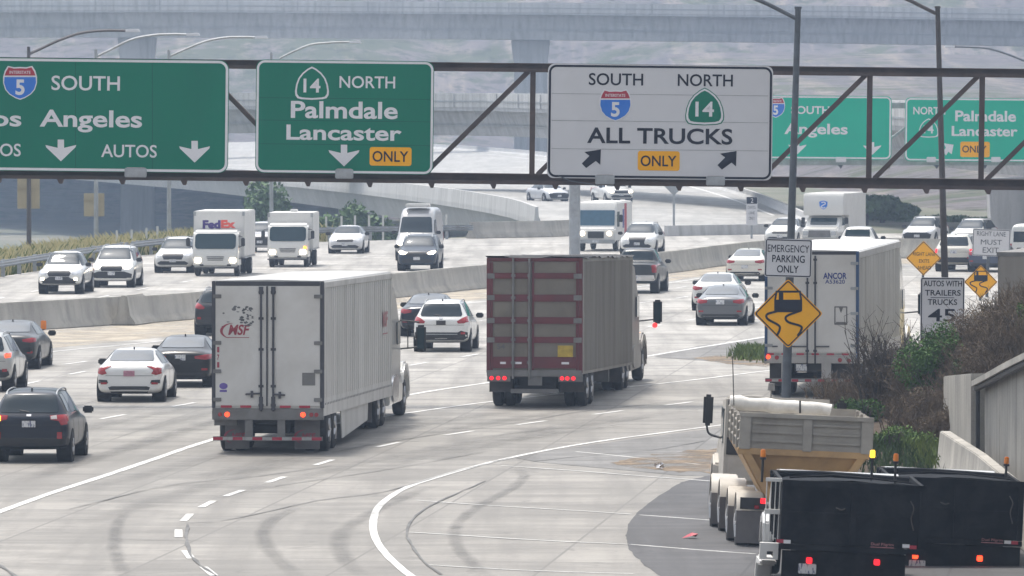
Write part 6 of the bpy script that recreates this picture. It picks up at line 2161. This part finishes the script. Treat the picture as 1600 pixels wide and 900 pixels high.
def tipper(label, xl, xr, d, sc_px, tilt, y_ref, text_px, lamps, plate_px, ladder, tapes, front_len):
    t = thing('dump_truck', label, 'truck', Vector((((xl + xr) / 2 - 800) / SC(d), d, 0)), R(.5), None, tilt)
    sc = SC(d)
    W = (xr - xl) / sc
    cx = (xl + xr) / 2

    def U(px, py):
        x, z = (px - cx) / sc, CAM_H - (py - 140.5) / sc
        return x * math.cos(tilt) - z * math.sin(tilt), x * math.sin(tilt) + z * math.cos(tilt)
    zt = U(cx, y_ref)[1]
    zf = zt - 1.06
    bed = MB()
    w2 = W / 2
    bed.box(-w2, w2, 0, .06, zf, zt)
    bed.box(-w2, -w2 + .06, .061, 4.0, zf, zt - .03)
    bed.box(w2 - .06, w2, .061, 4.0, zf, zt - .03)
    bed.box(-w2 + .061, w2 - .061, 3.94, 4.0, zf, zt - .10)
    bed.box(-w2 + .061, w2 - .061, .061, 3.939, zf, zf + .08)
    b = bed.build('tipper_bed', M['tipper_black'], t)
    rb = MB()
    for x in (-w2 + .05, -w2 * .0, w2 - .05):
        rb.box(x - .05, x + .05, -.05, -.002, zf, zt - .02)
    rb.box(-w2, w2, -.06, -.003, zt - .09, zt + .015)
    rb.box(-w2 + .102, -.052, -.032, -.003, (zf + zt) / 2 - .03, (zf + zt) / 2 + .02)
    rb.box(.052, w2 - .102, -.032, -.003, (zf + zt) / 2 - .06, (zf + zt) / 2 - .01)
    rb.box(-w2, w2, -.07, -.003, zf - .10, zf - .005)
    for i in range(4):
        for sgn in (-1, 1):
            rb.box(sgn * w2 - .04, sgn * w2 + .04, .5 + i * .9, .62 + i * .9, zf, zt - .05)
    rb.build('bed_rib', M['tipper_black'], b, bevel=.008)
    rnd = random.Random(int(cx))
    tv, n1, n2 = [], 10, 12
    for j in range(n2 + 1):
        for i in range(n1 + 1):
            u = i / n1
            tv.append((-w2 + .02 + (W - .04) * u, .05 + 3.9 * j / n2, zt - .14 * j / n2 - .05 + .06 * math.sin(math.pi * u) ** .5 + rnd.uniform(0, .035)))
    MB().add(tv, [(j * (n1 + 1) + i, j * (n1 + 1) + i + 1, (j + 1) * (n1 + 1) + i + 1, (j + 1) * (n1 + 1) + i) for j in range(n2) for i in range(n1)]).build('tarp', M['tarp_black'], b, smooth=True)
    MB().tube([(-w2 - .04, 3.8, zt - .09), (-w2 * .3, 3.8, zt - .07), (w2 * .4, 3.8, zt - .09), (w2 + .03, 3.8, zt - .11)], .07, 8).build('tarp_roll', M['tarp_black'], b)
    MB().tube([(-w2 * .9, .1, zt + .05), (-w2 * .3, .3, zt + .11), (w2 * .2, .2, zt + .09), (w2 * .8, .15, zt + .04)], .018, 6).build('tarp_bar', M['tipper_black'], b)
    ch = MB()
    ch.tube(catmull([(w2 * .78, -.07, zt - .25), (w2 * .83, -.08, zt - .38), (w2 * .80, -.08, zt - .55), (w2 * .84, -.07, zt - .75)], 4), .012, 5)
    ch.tube(catmull([(-w2 * .25, -.07, zt - .42), (-w2 * .18, -.08, zt - .45), (-w2 * .12, -.07, zt - .43)], 4), .014, 5)
    ch.build('chain', M['flap_dark'], b)
    MB().box(-.45, .45, .2, 8.0, .55, zf - .11).build('chassis', M['tipper_black'], t)
    MB().box(-w2 + .05, w2 - (.30 if ladder else .02), .05, .12, -.02, zf - .12).build('rear_guard', M['tipper_black'], t)
    u, v = U(*text_px)
    tx = rtext(t, 'Dual Pilgrim', u, v, .38, .06, M['letterpink'], -.074, .0)
    MB().box(u - .20, u + .20, -.0735, -.071, v - .052, v - .04).build('lettering_line', M['letterpink'], t)
    for (px, py, m_) in lamps:
        a, c = U(px, py)
        MB().prism(rrect(-.05, -.05, .05, .05, .02, 3), lambda p, q, r: (a + p, r, c + q), -.01, .055).build('tail_light', M[m_], t)
    a, c = U(*plate_px)
    MB().prism(rrect(-.15, -.085, .15, .085, .02, 3), lambda p, q, r: (a + p, r, c + q), .02, .035).build('number_plate', M['plate'], t)
    for (px, py, m_) in tapes:
        a, c = U(px, py)
        MB().box(a - .06, a + .06, -.078, -.0705, c - .03, c + .03).build('reflector', M[m_], t)
    # cab
    yc = 4.75
    MB().prism([(yc, .6), (yc + 2.1, .6), (yc + 2.15, zt - .7), (yc + 1.9, zt - .55), (yc + 1.5, zt - .12), (yc + .2, zt - .06), (yc, zt - .1)], lambda p, q, r: (r, p, q), -w2 + .10, w2 - .10).build('cab', paint((.55, .55, .54)), t, bevel=.08)
    MB().box(-w2 + .25, w2 - .25, yc - .022, yc - .002, zt - .5, zt - .2).build('rear_window', M['truck_glass'], t)
    for sgn in (-1, 1):
        MB().prism([(yc + .4, .45), (yc + .5, .95), (yc + 1.0, 1.12), (yc + 1.6, 1.0), (yc + 1.85, .5), (yc + 1.65, .5), (yc + 1.4, .85), (yc + .9, .92)], lambda p, q, r: (r, p, q), sgn * (w2 - .12), sgn * (w2 + .06)).build('fender', paint((.55, .55, .54)), t, bevel=.03)
        wheel(t, sgn * (w2 - .15), yc + 1.1, .45, .28, sgn)
        for y in (1.0, 2.1):
            for q in (.42, .72): wheel(t, sgn * (w2 - q), y, .46, .27, sgn)
        mudflap(t, sgn * (w2 - .58) - .26, sgn * (w2 - .58) + .26, .25, .02, .62, M['tipper_black'])
    if ladder:
        lad = MB()
        x0, z0 = U(1187, 868)
        x1, z1 = U(1212, 735)
        for i in range(4):
            x = -w2 - .25 + .075 * i
            lad.tube([(x, .25, zf + .02), (x, .25, zt + .01)], .010, 5)
        lad.box(-w2 - .27, -w2 + .0, .21, .29, zt - .04, zt + .02)
        lad.box(-w2 - .27, -w2 - .01, .21, .29, (zf + zt) / 2 - .06, (zf + zt) / 2 + .02)
        lad.build('side_ladder', M['box_white'], t)
        fb = MB()
        fb.box(-w2 - .32, -w2 - .01, .20, .40, zf - .16, zf - .02)
        fb.box(-w2 - .32, -w2 - .20, .20, .40, zf - .27, zf - .161)
        fb.box(-w2 - .09, -w2 - .01, .20, .40, zf - .27, zf - .161)
        fb.box(-w2 - .32, -w2 - .01, .20, .40, zf - .30, zf - .271)
        fb.build('step_box', M['box_white'], t)
        MB().prism([(.3, zf - .32), (1.9, zf - .32), (2.3, zf - .62), (2.2, zf - .95), (1.9, zf - .5), (.5, zf - .42)], lambda p, q, r: (r, p, q), -w2 - .30, -w2 - .02).build('fender', M['box_white'], t, bevel=.03)
    return t, U


M['letterpink'] = pm('faded_red_lettering', (.42, .17, .18), .6, 0, .15, 20)
t1, U1 = tipper('nearest black dump truck with a white side ladder, cut by the bottom edge', 1215, 1441, 124, 92.6, .045, 756, (1379, 852),
                [(1265, 877, 'tail_lit_dim'), (1371, 880, 'tail_lit_dim')], (1262, 890), True,
                [(1219, 846, 'redv'), (1230, 847, 'whitevinyl'), (1416, 854, 'whitevinyl'), (1427, 856, 'redv')], 8)
t2, U2 = tipper('farther black dump truck on the right beside the retaining wall, partly behind the nearest one', 1387, 1596, 132.6, 86.7, .045, 750, (1551, 845),
                [(1431, 870, 'tail_lit'), (1532, 874, 'tail_lit')], (1434, 884), False,
                [(1575, 848, 'whitevinyl'), (1586, 849, 'redv')], 8)


def beacon(px, py, tt, U, y, lit, zs):
    u, v = U(px, py)
    MB().cyl((u, y, v - .07), (u, y, v + .06), .048, .042, 12).build('beacon', M['amber_glow'] if lit else M['amber'], tt, bevel=.012)
    MB().cyl((u, y, zs), (u, y, v - .072), .022, n=8).build('beacon_stem', M['blackplastic'], tt)
    MB().cyl((u, y, v - .11), (u, y, v - .071), .055, n=10).build('beacon_base', M['blackplastic'], tt)


M['amber_glow'] = em('lit_yellow_beacon', (1, .62, .03), 1.6, (.7, .4, .02))
beacon(1194, 710, t1, U1, .3, False, 1.9)
beacon(1371.5, 716, t1, U1, 1.4, True, 1.95)
beacon(1404, 718, t1, U1, .6, False, 1.95)
beacon(1577, 722, t2, U2, .5, False, 1.6)

# tan and grey hopper truck
d = 138.5
sc = SC(d)
cx = (1148 + 1355) / 2
tilt = .045
t = thing('hopper_truck', 'tan and grey hopper truck with a white rolled tarp, beyond the nearest black dump truck', 'truck', Vector(((cx - 800) / sc, d, -.12)), R(.7), None, tilt)


def U3(px, py):
    x, z = (px - cx) / sc, CAM_H - (py - 140.5) / sc
    return x * math.cos(tilt) - z * math.sin(tilt), x * math.sin(tilt) + z * math.cos(tilt)


w2 = (1355 - 1148) / sc / 2
zt, zm = U3(1251, 641)[1], U3(1251, 696)[1]
LH = 5.2
hp = MB()
hp.add([(-w2, 0, zm), (w2, 0, zm), (w2, LH, zm), (-w2, LH, zm), (-w2, 0, zt), (w2, 0, zt), (w2, LH, zt - .04), (-w2, LH, zt - .04)], [(0, 3, 2, 1), (0, 1, 5, 4), (1, 2, 6, 5), (2, 3, 7, 6), (3, 0, 4, 7)])
h = hp.build('hopper_top', M['hopper_grey'], t)
rb = MB()
for k in range(1, 4):
    z = zm + (zt - zm) * k / 4
    rb.box(-w2 + .22, -.06, -.035, -.003, z - .022, z + .022)
    rb.box(.12, w2 - .22, -.035, -.003, z - .022, z + .022)
    for sgn in (-1, 1): rb.box(sgn * w2 - .03, sgn * w2 + .03, .06, LH - .2, z - .022, z + .022)
rb.box(-.06, .115, -.05, -.004, zm, zt - .05)
for x in (-w2 + .10, w2 - .10): rb.box(x - .105, x + .105, -.055, -.004, zm, zt - .05)
rb.box(-w2 - .02, w2 + .02, -.07, -.002, zt - .055, zt + .03)
for i in range(4):
    for sgn in (-1, 1): rb.box(sgn * w2 - .05, sgn * w2 + .05, .4 + i * 1.35, .55 + i * 1.35, zm, zt - .04)
rb.build('hopper_rib', M['hopper_grey'], h, bevel=.008)
fn = MB()
fn.add([(-w2, .0, zm - .002), (w2, .0, zm - .002), (w2, LH, zm - .002), (-w2, LH, zm - .002),
        (-w2 + .55, .42, zm - .95), (w2 - .75, .42, zm - .95), (w2 - .75, LH - 1.2, zm - .95), (-w2 + .55, LH - 1.2, zm - .95)],
       [(0, 1, 5, 4), (1, 2, 6, 5), (2, 3, 7, 6), (3, 0, 4, 7), (4, 5, 6, 7)])
fn.build('hopper_funnel', M['hopper_tan'], t)
lg = MB()
for x, y in ((-w2 + .02, -.02), (-w2 + .02, 1.4), (w2 - .05, -.02)):
    s_ = 1 if x < 0 else -1
    lg.prism([(0, 0), (.16, 0), (.80, -1.05), (.62, -1.05)], lambda a, b, c: (x + s_ * a, y + c, zm - .003 + b), 0, .10)
lg.box(-w2 - .03, w2 + .03, -.03, .10, zm - .10, zm + .02)
lg.build('funnel_leg', M['hopper_tan'], t, bevel=.01)
rp = []
for i in range(12):
    u = i / 11
    rp.append((-w2 - .02 + (1.96) * u, 4.4, zt + .02 - .006 * i + .015 * math.sin(i * 2.1)))
MB().tube(rp, [.135 + .012 * math.sin(i * 1.7) for i in range(12)], 10).build('rolled_tarp', M['canvas'], h, smooth=True)
MB().tube([(-w2 + .02, 3.5, zt), (-w2 - .05, 3.5, zt + .95)], .010, 5).build('antenna', M['blackplastic'], t)
MB().tube([(-w2 + 1.33, 4.22, zt + .12), (-w2 + 1.34, 4.22, zt - .12)], .02, 5).build('tarp_strap', M['blackplastic'], t)
b_ = MB()
b_.cyl((-w2 + .78, 4.6, zt + .28), (-w2 + .78, 4.6, zt + .42), .075, .06, 10)
b_.tube([(-w2 + .78, 4.6, zt), (-w2 + .78, 4.6, zt + .29)], .015, 5)
b_.build('work_lamp', M['sill'], t)
# wheels with pale fenders, four on the left show
for i, y in enumerate((.5, 1.9, 5.0, 6.4)):
    for sgn in (-1, 1):
        sh_ = (0, -.10, -.13, -.24)[i]
        xa, xb = (-w2 + sh_, -w2 + .52 + sh_) if sgn < 0 else (w2 - .52 + sh_, w2 + sh_)
        n = 8
        f_ = MB()
        vs = []
        for k in range(n + 1):
            a = math.pi * (1.02 * k / n)
            vs += [(xa, y - .60 * math.cos(a), .50 + .60 * math.sin(a)), (xb, y - .60 * math.cos(a), .50 + .60 * math.sin(a)), (xb, y - .55 * math.cos(a), .50 + .55 * math.sin(a)), (xa, y - .55 * math.cos(a), .50 + .55 * math.sin(a))]
        fs = []
        for k in range(n):
            for q in range(4):
                fs.append((4 * k + q, 4 * k + (q + 1) % 4, 4 * k + 4 + (q + 1) % 4, 4 * k + 4 + q))
        fs += [(0, 1, 2, 3), (4 * n + 3, 4 * n + 2, 4 * n + 1, 4 * n)]
        f_.add(vs, fs).build('fender', M['fender_pale'], t, bevel=.02)
        wheel(t, (xa + xb) / 2 - .12, y, .48, .24, sgn)
        wheel(t, (xa + xb) / 2 + .13, y, .48, .24, sgn)
        mudflap(t, xa, xb, y - .61, .14, .75, M['flap'])
MB().box(-.35, .35, -.2, 14, .6, .9).build('chassis', M['hopper_tan'], t)
MB().box(-w2 + .06, -w2 + .55, -.16, -.10, .78, 1.0).build('lamp_panel', M['blackplastic'], t)
MB().box(-w2 + .44, -w2 + .54, -.185, -.16, .90, 1.0).build('tail_light', M['tail_lit_dim'], t)
MB().box(-w2 + .33, -w2 + .42, -.175, -.16, .80, .86).build('tail_light', M['tail'], t)
# cab in front
yc = 10.2
cb_ = MB().prism([(yc, .7), (yc + 3.6, .7), (yc + 3.7, 1.2), (yc + 3.2, 1.5), (yc + 2.1, 1.7), (yc + 1.6, 2.4), (yc, 2.5)], lambda a, b, c: (c, a, b), -w2 + .16, w2 - .16).build('cab', M['fender_pale'], t, bevel=.08)
MB().box(-w2 + .20, w2 - .3, yc - .03, yc - .005, 1.3, 2.42).build('rear_panel', M['blackplastic'], t)
for sgn in (-1, 1):
    m = MB().tube(catmull([(sgn * (w2 - .16), yc + 1.8, 1.55), (sgn * (w2 + .08), yc + 1.9, 1.62), (sgn * (w2 + .14), yc + 1.95, 1.8)], 4), .025, 6).build('mirror_bracket', M['blackplastic'], t)
    MB().box(sgn * (w2 + .12) - .10, sgn * (w2 + .12) + .10, yc + 1.9, yc + 2.02, 1.78, 2.42).build('mirror', M['blackplastic'], m, bevel=.05)
    MB().prism([(yc + 2.2, .55), (yc + 2.3, 1.0), (yc + 2.8, 1.2), (yc + 3.4, 1.05), (yc + 3.7, .55), (yc + 3.5, .5), (yc + 3.2, .9), (yc + 2.6, .95)], lambda a, b, c: (c, a, b), sgn * (w2 - .35), sgn * (w2 - .05)).build('fender', M['fender_pale'], t, bevel=.04)
    wheel(t, sgn * (w2 - .22), yc + 2.95, .5, .28, sgn)
    MB().box(sgn * (w2 - .16) - .02, sgn * (w2 - .16) + .02, yc + .6, yc + 1.6, 1.5, 2.2).build('side_window', M['truck_glass'], t)
# ---------------------------------------------------------------- plants
def leaves_mb(clumps, n, size, rnd, flat=.6, bias=None):
    """many small leaf faces scattered through ellipsoid clumps (centre, radii)"""
    mb = MB()
    vol = [c[1][0] * c[1][1] * c[1][2] for c in clumps]
    tot = sum(vol)
    vs, fs = [], []
    for (c, r), v in zip(clumps, vol):
        for _ in range(max(4, int(n * v / tot))):
            while True:
                p = Vector((rnd.uniform(-1, 1), rnd.uniform(-1, 1), rnd.uniform(-1, 1)))
                if .1 < p.length < 1: break
            p = p.normalized() * (p.length ** .55) * rnd.uniform(.82, 1.08)
            q = Vector((c[0] + p.x * r[0], c[1] + p.y * r[1], c[2] + p.z * r[2]))
            nrm = (p * .7 + Vector((rnd.gauss(0, 1), rnd.gauss(0, 1), rnd.gauss(0, 1) + .3))).normalized()
            a = nrm.orthogonal().normalized()
            b = nrm.cross(a)
            t = rnd.uniform(0, 6.28)
            a, b = a * math.cos(t) + b * math.sin(t), b * math.cos(t) - a * math.sin(t)
            s = size * rnd.uniform(.6, 1.4)
            k = len(vs)
            vs += [q - a * s, q + b * s * flat, q + a * s, q - b * s * flat]
            fs.append((k, k + 1, k + 2, k + 3))
    mb.v, mb.f = vs, fs
    return mb


def blob_clumps(c, r, n, rnd, k=.45):
    out = []
    for _ in range(n):
        d = Vector((rnd.gauss(0, 1), rnd.gauss(0, 1), rnd.gauss(0, 1))).normalized()
        q = rnd.uniform(.35, .8)
        s = k * rnd.uniform(.6, 1.2)
        out.append(((c[0] + d.x * r[0] * q, c[1] + d.y * r[1] * q, c[2] + d.z * r[2] * q), (r[0] * s, r[1] * s, r[2] * s)))
    return out


def twigs_mb(base_pts, n, h0, h1, spread, rnd, r=.010, forks=3, lean=(0, 0)):
    vs, fs = [], []

    def strip(p, q, w0, w1):
        d = (q - p).normalized()
        a = d.orthogonal().normalized()
        b = d.cross(a)
        k = len(vs)
        for (pt, w) in ((p, w0), (q, w1)):
            for t in (0, 2.094, 4.189):
                vs.append(pt + (a * math.cos(t) + b * math.sin(t)) * w)
        for i in range(3):
            j = (i + 1) % 3
            fs.append((k + i, k + j, k + 3 + j, k + 3 + i))
    for _ in range(n):
        p = Vector(rnd.choice(base_pts)) + Vector((rnd.gauss(0, .15), rnd.gauss(0, .15), 0))
        h = rnd.uniform(h0, h1)
        d = Vector((rnd.gauss(lean[0], spread), rnd.gauss(lean[1], spread), 1)).normalized()
        m = p + d * h * .5
        e = m + (d + Vector((rnd.gauss(0, .3), rnd.gauss(0, .3), .1))).normalized() * h * .5
        strip(p, m, r * 1.6, r * 1.1)
        strip(m, e, r * 1.1, r * .5)
        for _k in range(forks):
            s = p.lerp(m, rnd.uniform(.5, 1)) if rnd.random() < .4 else m.lerp(e, rnd.uniform(0, .9))
            dd = (d + Vector((rnd.gauss(0, .6), rnd.gauss(0, .6), rnd.gauss(.2, .4)))).normalized()
            s2 = s + dd * h * rnd.uniform(.15, .4)
            strip(s, s2, r * .7, r * .35)
            for _j in range(2):
                s3 = s.lerp(s2, rnd.uniform(.3, 1))
                strip(s3, s3 + (dd + Vector((rnd.gauss(0, .8), rnd.gauss(0, .8), rnd.gauss(.1, .5)))).normalized() * h * rnd.uniform(.06, .18), r * .5, r * .25)
    mb = MB()
    mb.v, mb.f = vs, fs
    return mb


def blades_mb(pts, rnd, h0, h1, w, lean=.35):
    vs, fs = [], []
    for p in pts:
        h = rnd.uniform(h0, h1)
        a = rnd.uniform(0, 6.28)
        ww = w * rnd.uniform(.6, 1.3)
        dx, dy = math.cos(a) * ww, math.sin(a) * ww
        lx, ly = rnd.gauss(0, lean) * h, rnd.gauss(0, lean) * h
        k = len(vs)
        vs += [Vector((p[0] - dx, p[1] - dy, p[2])), Vector((p[0] + dx, p[1] + dy, p[2])), Vector((p[0] + dx * .6 + lx * .4, p[1] + dy * .6 + ly * .4, p[2] + h * .6)), Vector((p[0] + lx, p[1] + ly, p[2] + h))]
        fs += [(k, k + 1, k + 2), (k, k + 2, k + 3)]
    mb = MB()
    mb.v, mb.f = vs, fs
    return mb


def bare(t, mb, name, mat, loc=None):
    return mb.build(name, mat, t, fix=False)


def bank_top(x, y):
    z = bank_z(x, max(y, 176.5))
    return max(0, z)


rnd = random.Random(11)
# brown dry brush on the slope
brush = [('dry brown brush on the low slope end beside the lettered trailer', 1345, 636, 197, 1.1, 560, .9, 1.5),
         ('dry brown brush between the green shrubs below the speed limit sign', 1432, 640, 193, 1.1, 720, 1.2, 2.1),
         ('dry brown brush on the slope above the end of the retaining wall', 1515, 575, 192, 1.3, 1000, 1.1, 1.9),
         ('dry brown brush leaning over the dark ledge line of the retaining wall', 1560, 600, 183, 1.1, 820, 1.0, 1.5),
         ('dry brown brush low in the hollow before the end of the retaining wall', 1447, 668, 185, .8, 520, .9, 1.4),
         ('small dry brown brush beside the near end of the low wall barrier', 1470, 706, 178.5, .6, 420, .6, 1.0),
         ('tallest dry brown brush at the right edge high on the slope', 1590, 540, 188, 1.5, 1100, 1.2, 1.9)]
for lab, px, py, d, rr, n, h0, h1 in brush:
    c = P(px, py, d)
    t = thing('dry_bush', lab, 'bush', (c.x, c.y, 0))
    pts = []
    for _ in range(60):
        a, q = rnd.uniform(0, 6.28), rr * math.sqrt(rnd.random())
        x, y = c.x + math.cos(a) * q * 1.15, c.y + math.sin(a) * q * 1.6
        pts.append((x - c.x, y - c.y, bank_top(x, y) - .05))
    bare(t, twigs_mb(pts, n, h0 * .6, h1 * .68, .36, rnd, .011, 4), 'twigs', M['twig'])
    cl = blob_clumps((0, 0, sum(p[2] for p in pts) / 60 + h1 * .36), (rr * 1.1, rr * 1.4, h1 * .36), 9, rnd, .5)
    bare(t, leaves_mb(cl, int(n * 9), .030, rnd, .35), 'dead_leaves', M['twig'])
    if 'slope' in lab or 'shrubs' in lab:
        bare(t, leaves_mb(blob_clumps((rnd.uniform(-.5, .5), 0, sum(p[2] for p in pts) / 60 + h1 * .25), (rr * .8, rr, h1 * .25), 4, rnd, .4), int(n * .8), .035, rnd, .4), 'green_leaves', M['leaf_dark'])

# green shrubs
shr = [('dark green upright shrub in front of the speed limit sign', 1458, 572, 190, (.95, 1.0, 1.0), 7000, 'leaf_green2', .045, 18),
       ('dark green shrub just above the end of the retaining wall', 1496, 590, 186, (.36, .6, .42), 1100, 'leaf_dark', .04, 6),
       ('rounded grey green shrub at the foot of the dry brush', 1345, 645, 190, (.75, .8, .55), 3000, 'leaf_green2', .04, 8),
       ('bright green leafy shrub low beside the tan hopper truck', 1396, 694, 176, (.9, 1.1, .64), 5200, 'leaf_green', .042, 10),
       ('small dark green shrub at the right edge high above the wall', 1594, 500, 186, (.30, .5, .55), 900, 'leaf_green2', .04, 6)]
M['leaf_green2'] = leaf_mat('deep_green_leaf', (.03, .075, .015), (.085, .17, .035))
for lab, px, py, d, r, n, mt, sz, k in shr:
    c = P(px, py, d)
    t = thing('shrub', lab, 'shrub', (c.x, c.y, 0))
    bare(t, leaves_mb(blob_clumps((0, 0, c.z), r, k, rnd, .48), n, sz, rnd, .45), 'foliage', M[mt])
    gz = bank_top(c.x, c.y)
    bare(t, twigs_mb([(0, 0, gz)], 16, max(.3, c.z + r[2] * .3 - gz) * .8, max(.4, c.z + r[2] * .6 - gz), .3, rnd, .018, 3), 'stem', M['bark'])
sheet('roadside_soil', [(7.4, 160), (9.5, 152), (10.9, 152), (10.9, 205), (8.6, 203), (7.7, 190), (7.1, 176)], .013, M['soil'])
# bare black twiggy shrub in front
c = P(1383, 612, 193)
t = thing('dry_bush', 'bare dark twiggy bush between the grey green shrub and the upright green shrub', 'bush', (c.x, c.y, 0))
bare(t, twigs_mb([(0, 0, .1), (.3, .2, .1), (-.3, .1, .1)], 90, 1.4, 2.3, .33, rnd, .017, 5), 'twigs', M['bark'])
# low growth at the foot of the wall
g_ = [(G(px, 722).x + rnd.gauss(0, .12), rnd.uniform(164, 176), 0) for px in [rnd.uniform(1438, 1478) for _ in range(700)]]
o = blades_mb(g_, rnd, .15, .5, .02).build('grass_clump', M['grass'], fix=False)
tag(o, 'small yellow green tuft of grass at the end of the low wall barrier', 'grass', kind='stuff')
g_ = [(G(px, 724).x + rnd.gauss(0, .2), rnd.uniform(160, 178), 0) for px in [rnd.uniform(1345, 1440) for _ in range(1100)]]
o = blades_mb(g_, rnd, .1, .4, .02).build('ground_cover', M['leaf_dark'], fix=False)
tag(o, 'dark green ground cover beneath the bright green shrub', 'ground cover', kind='stuff')
g_ = [(G(px, py).x, G(px, py).y, 0) for px, py in [(rnd.gauss(1177, 13), rnd.gauss(556, 3.2)) for _ in range(1500)]]
o = blades_mb(g_, rnd, .12, .42, .03).build('grass_patch', M['grass'], fix=False)
tag(o, 'green grass patch on the traffic island left of the lettered trailer', 'grass', kind='stuff')
# dry grass beyond the exit lane
g_ = [(rnd.uniform(14.2, 22), rnd.uniform(232, 262), 0) for _ in range(5200)]
g_ = [p for p in g_ if 13.8 + (p[1] - 228) * .17 < p[0]]
o = blades_mb(g_, rnd, .5, 1.35, .035, .22).build('dry_grass', M['drygrass'], fix=False)
tag(o, 'tall dry tan grass behind the speed limit sign', 'grass', kind='stuff')
# weeds behind the guardrail
wd, wg = [], []
for _ in range(24000):
    y = rnd.uniform(300, 419)
    x = interp(XL, y) + .9 - abs(rnd.gauss(0, 3.0))
    (wd if rnd.random() < .75 + .3 * mnoise.noise(Vector((x * .2, y * .06, 2))) else wg).append((x, y, max(ground_z(x, y), -1.6)))
o = blades_mb(wd, rnd, .3, 1.25, .035, .3).build('dry_grass', M['drygrass'], fix=False)
tag(o, 'dry yellow weeds along the bank behind the guardrail', 'weeds', kind='stuff')
o = blades_mb(wg, rnd, .3, 1.2, .05, .3).build('weeds', M['grass'], fix=False)
tag(o, 'green weeds mixed along the bank behind the guardrail', 'weeds', kind='stuff')


def tree(label, px, d, top_px, zb, w, mt='leaf_far', n=5200, sz=.20, k=16, name='tree'):
    c = P(px, top_px, d)
    t = thing(name, label, 'tree', (c.x, c.y, zb))
    H = c.z - zb
    bare(t, leaves_mb(blob_clumps((0, 0, H * .60), (w, w, H * .48), k, rnd, .45), n, sz, rnd, .6), 'crown', M[mt])
    mb = MB().tube([(0, 0, 0), (.1, 0, H * .3), (-.05, .1, H * .6), (0, 0, H * .85)], [w * .11, w * .08, w * .05, w * .02], 7)
    for _ in range(6):
        a = rnd.uniform(0, 6.28)
        z0 = H * rnd.uniform(.25, .6)
        mb.tube([(0, 0, z0), (math.cos(a) * w * .35, math.sin(a) * w * .35, z0 + H * .12), (math.cos(a) * w * .7, math.sin(a) * w * .7, z0 + H * .22)], [w * .045, w * .03, w * .012], 5)
    mb.build('trunk', M['bark'], t)


tree('rounded hazy green tree above the plain white delivery truck', 412, 500, 290, -9, 2.5, n=9000, k=22)
tree('low hazy tree between the plain delivery truck and the guardrail', 505, 470, 338, -8, 2.0, n=7000)
tree('low hazy tree behind the white saloon by the guardrail', 545, 480, 332, -8, 2.3, n=7000)
tree('small low hazy tree right of the guardrail trees', 590, 490, 345, -8, 1.7)
tree('dense hazy green tree touching the right side of the moving truck', 1352, 470, 304, -.1, 1.8)
tree('bushy hazy green tree, middle one right of the moving truck', 1378, 478, 312, -.1, 1.6)
tree('shorter hazy bushy tree left of the brown light pole', 1404, 486, 322, -.1, 1.5)
for i, (px, tp, lab) in enumerate([(1432, 346, 'low scrubby bush behind the silver white car'), (1478, 338, 'low scrubby bush behind the brown light pole'), (1525, 342, 'low scrubby bush behind the lane must exit sign'), (1585, 335, 'low scrubby bush behind the white van at the right edge')]):
    tree(lab, px, 482, tp, -.1, 1.5, 'leaf_far', 2200, .18, 10, 'bush')

# small bits on the shoulder
c = G(1078, 842)
o = MB().add([(-.16, 0, .0), (.02, -.1, .05), (.16, -.04, .09), (.12, .18, .02), (-.05, .15, .06), (.04, .05, .11)], [(0, 1, 5, 4), (1, 2, 5), (2, 3, 5), (3, 4, 5), (0, 4, 1)]).build('rag', M['redv'])
o.location = c + Vector((0, 0, .01))
tag(o, 'crumpled dark red rag lying on the asphalt shoulder', 'rag')
c = G(1032, 733)
o = leaves_mb([((0, 0, .08), (.16, .3, .05))], 14, .06, rnd, .8).build('scrap_paper', M['signwhite'], fix=False)
o.location = c
tag(o, 'small heap of pale scrap lying on the brown dirt patch', 'litter')
c = G(68, 516)
t = thing('barrier_marker', 'small orange marker at the foot of the median barrier above the dark grey coupe', 'marker', (c.x, c.y, .005))
MB().box(-.10, .10, -.03, .03, .02, .34).build('panel', M['amber'], t, bevel=.02)
MB().box(-.04, .04, -.04, .04, 0, .03).build('base', M['blackplastic'], t)

# ---------------------------------------------------------------- the hazy air
hz, nt, b = newmat('haze_air')
nt.nodes.remove(b)
pv = nt.nodes.new('ShaderNodeVolumePrincipled')
pv.inputs['Color'].default_value = (.52, .67, .92, 1)
pv.inputs['Density'].default_value = HAZE_DENSITY
pv.inputs['Anisotropy'].default_value = .2
lk(nt, pv.outputs[0], nt.nodes['Material Output'].inputs['Volume'])
o = MB().box(-800, 800, -160, 2300, -20, 135).build('haze', hz)
tag(o, kind='stuff')
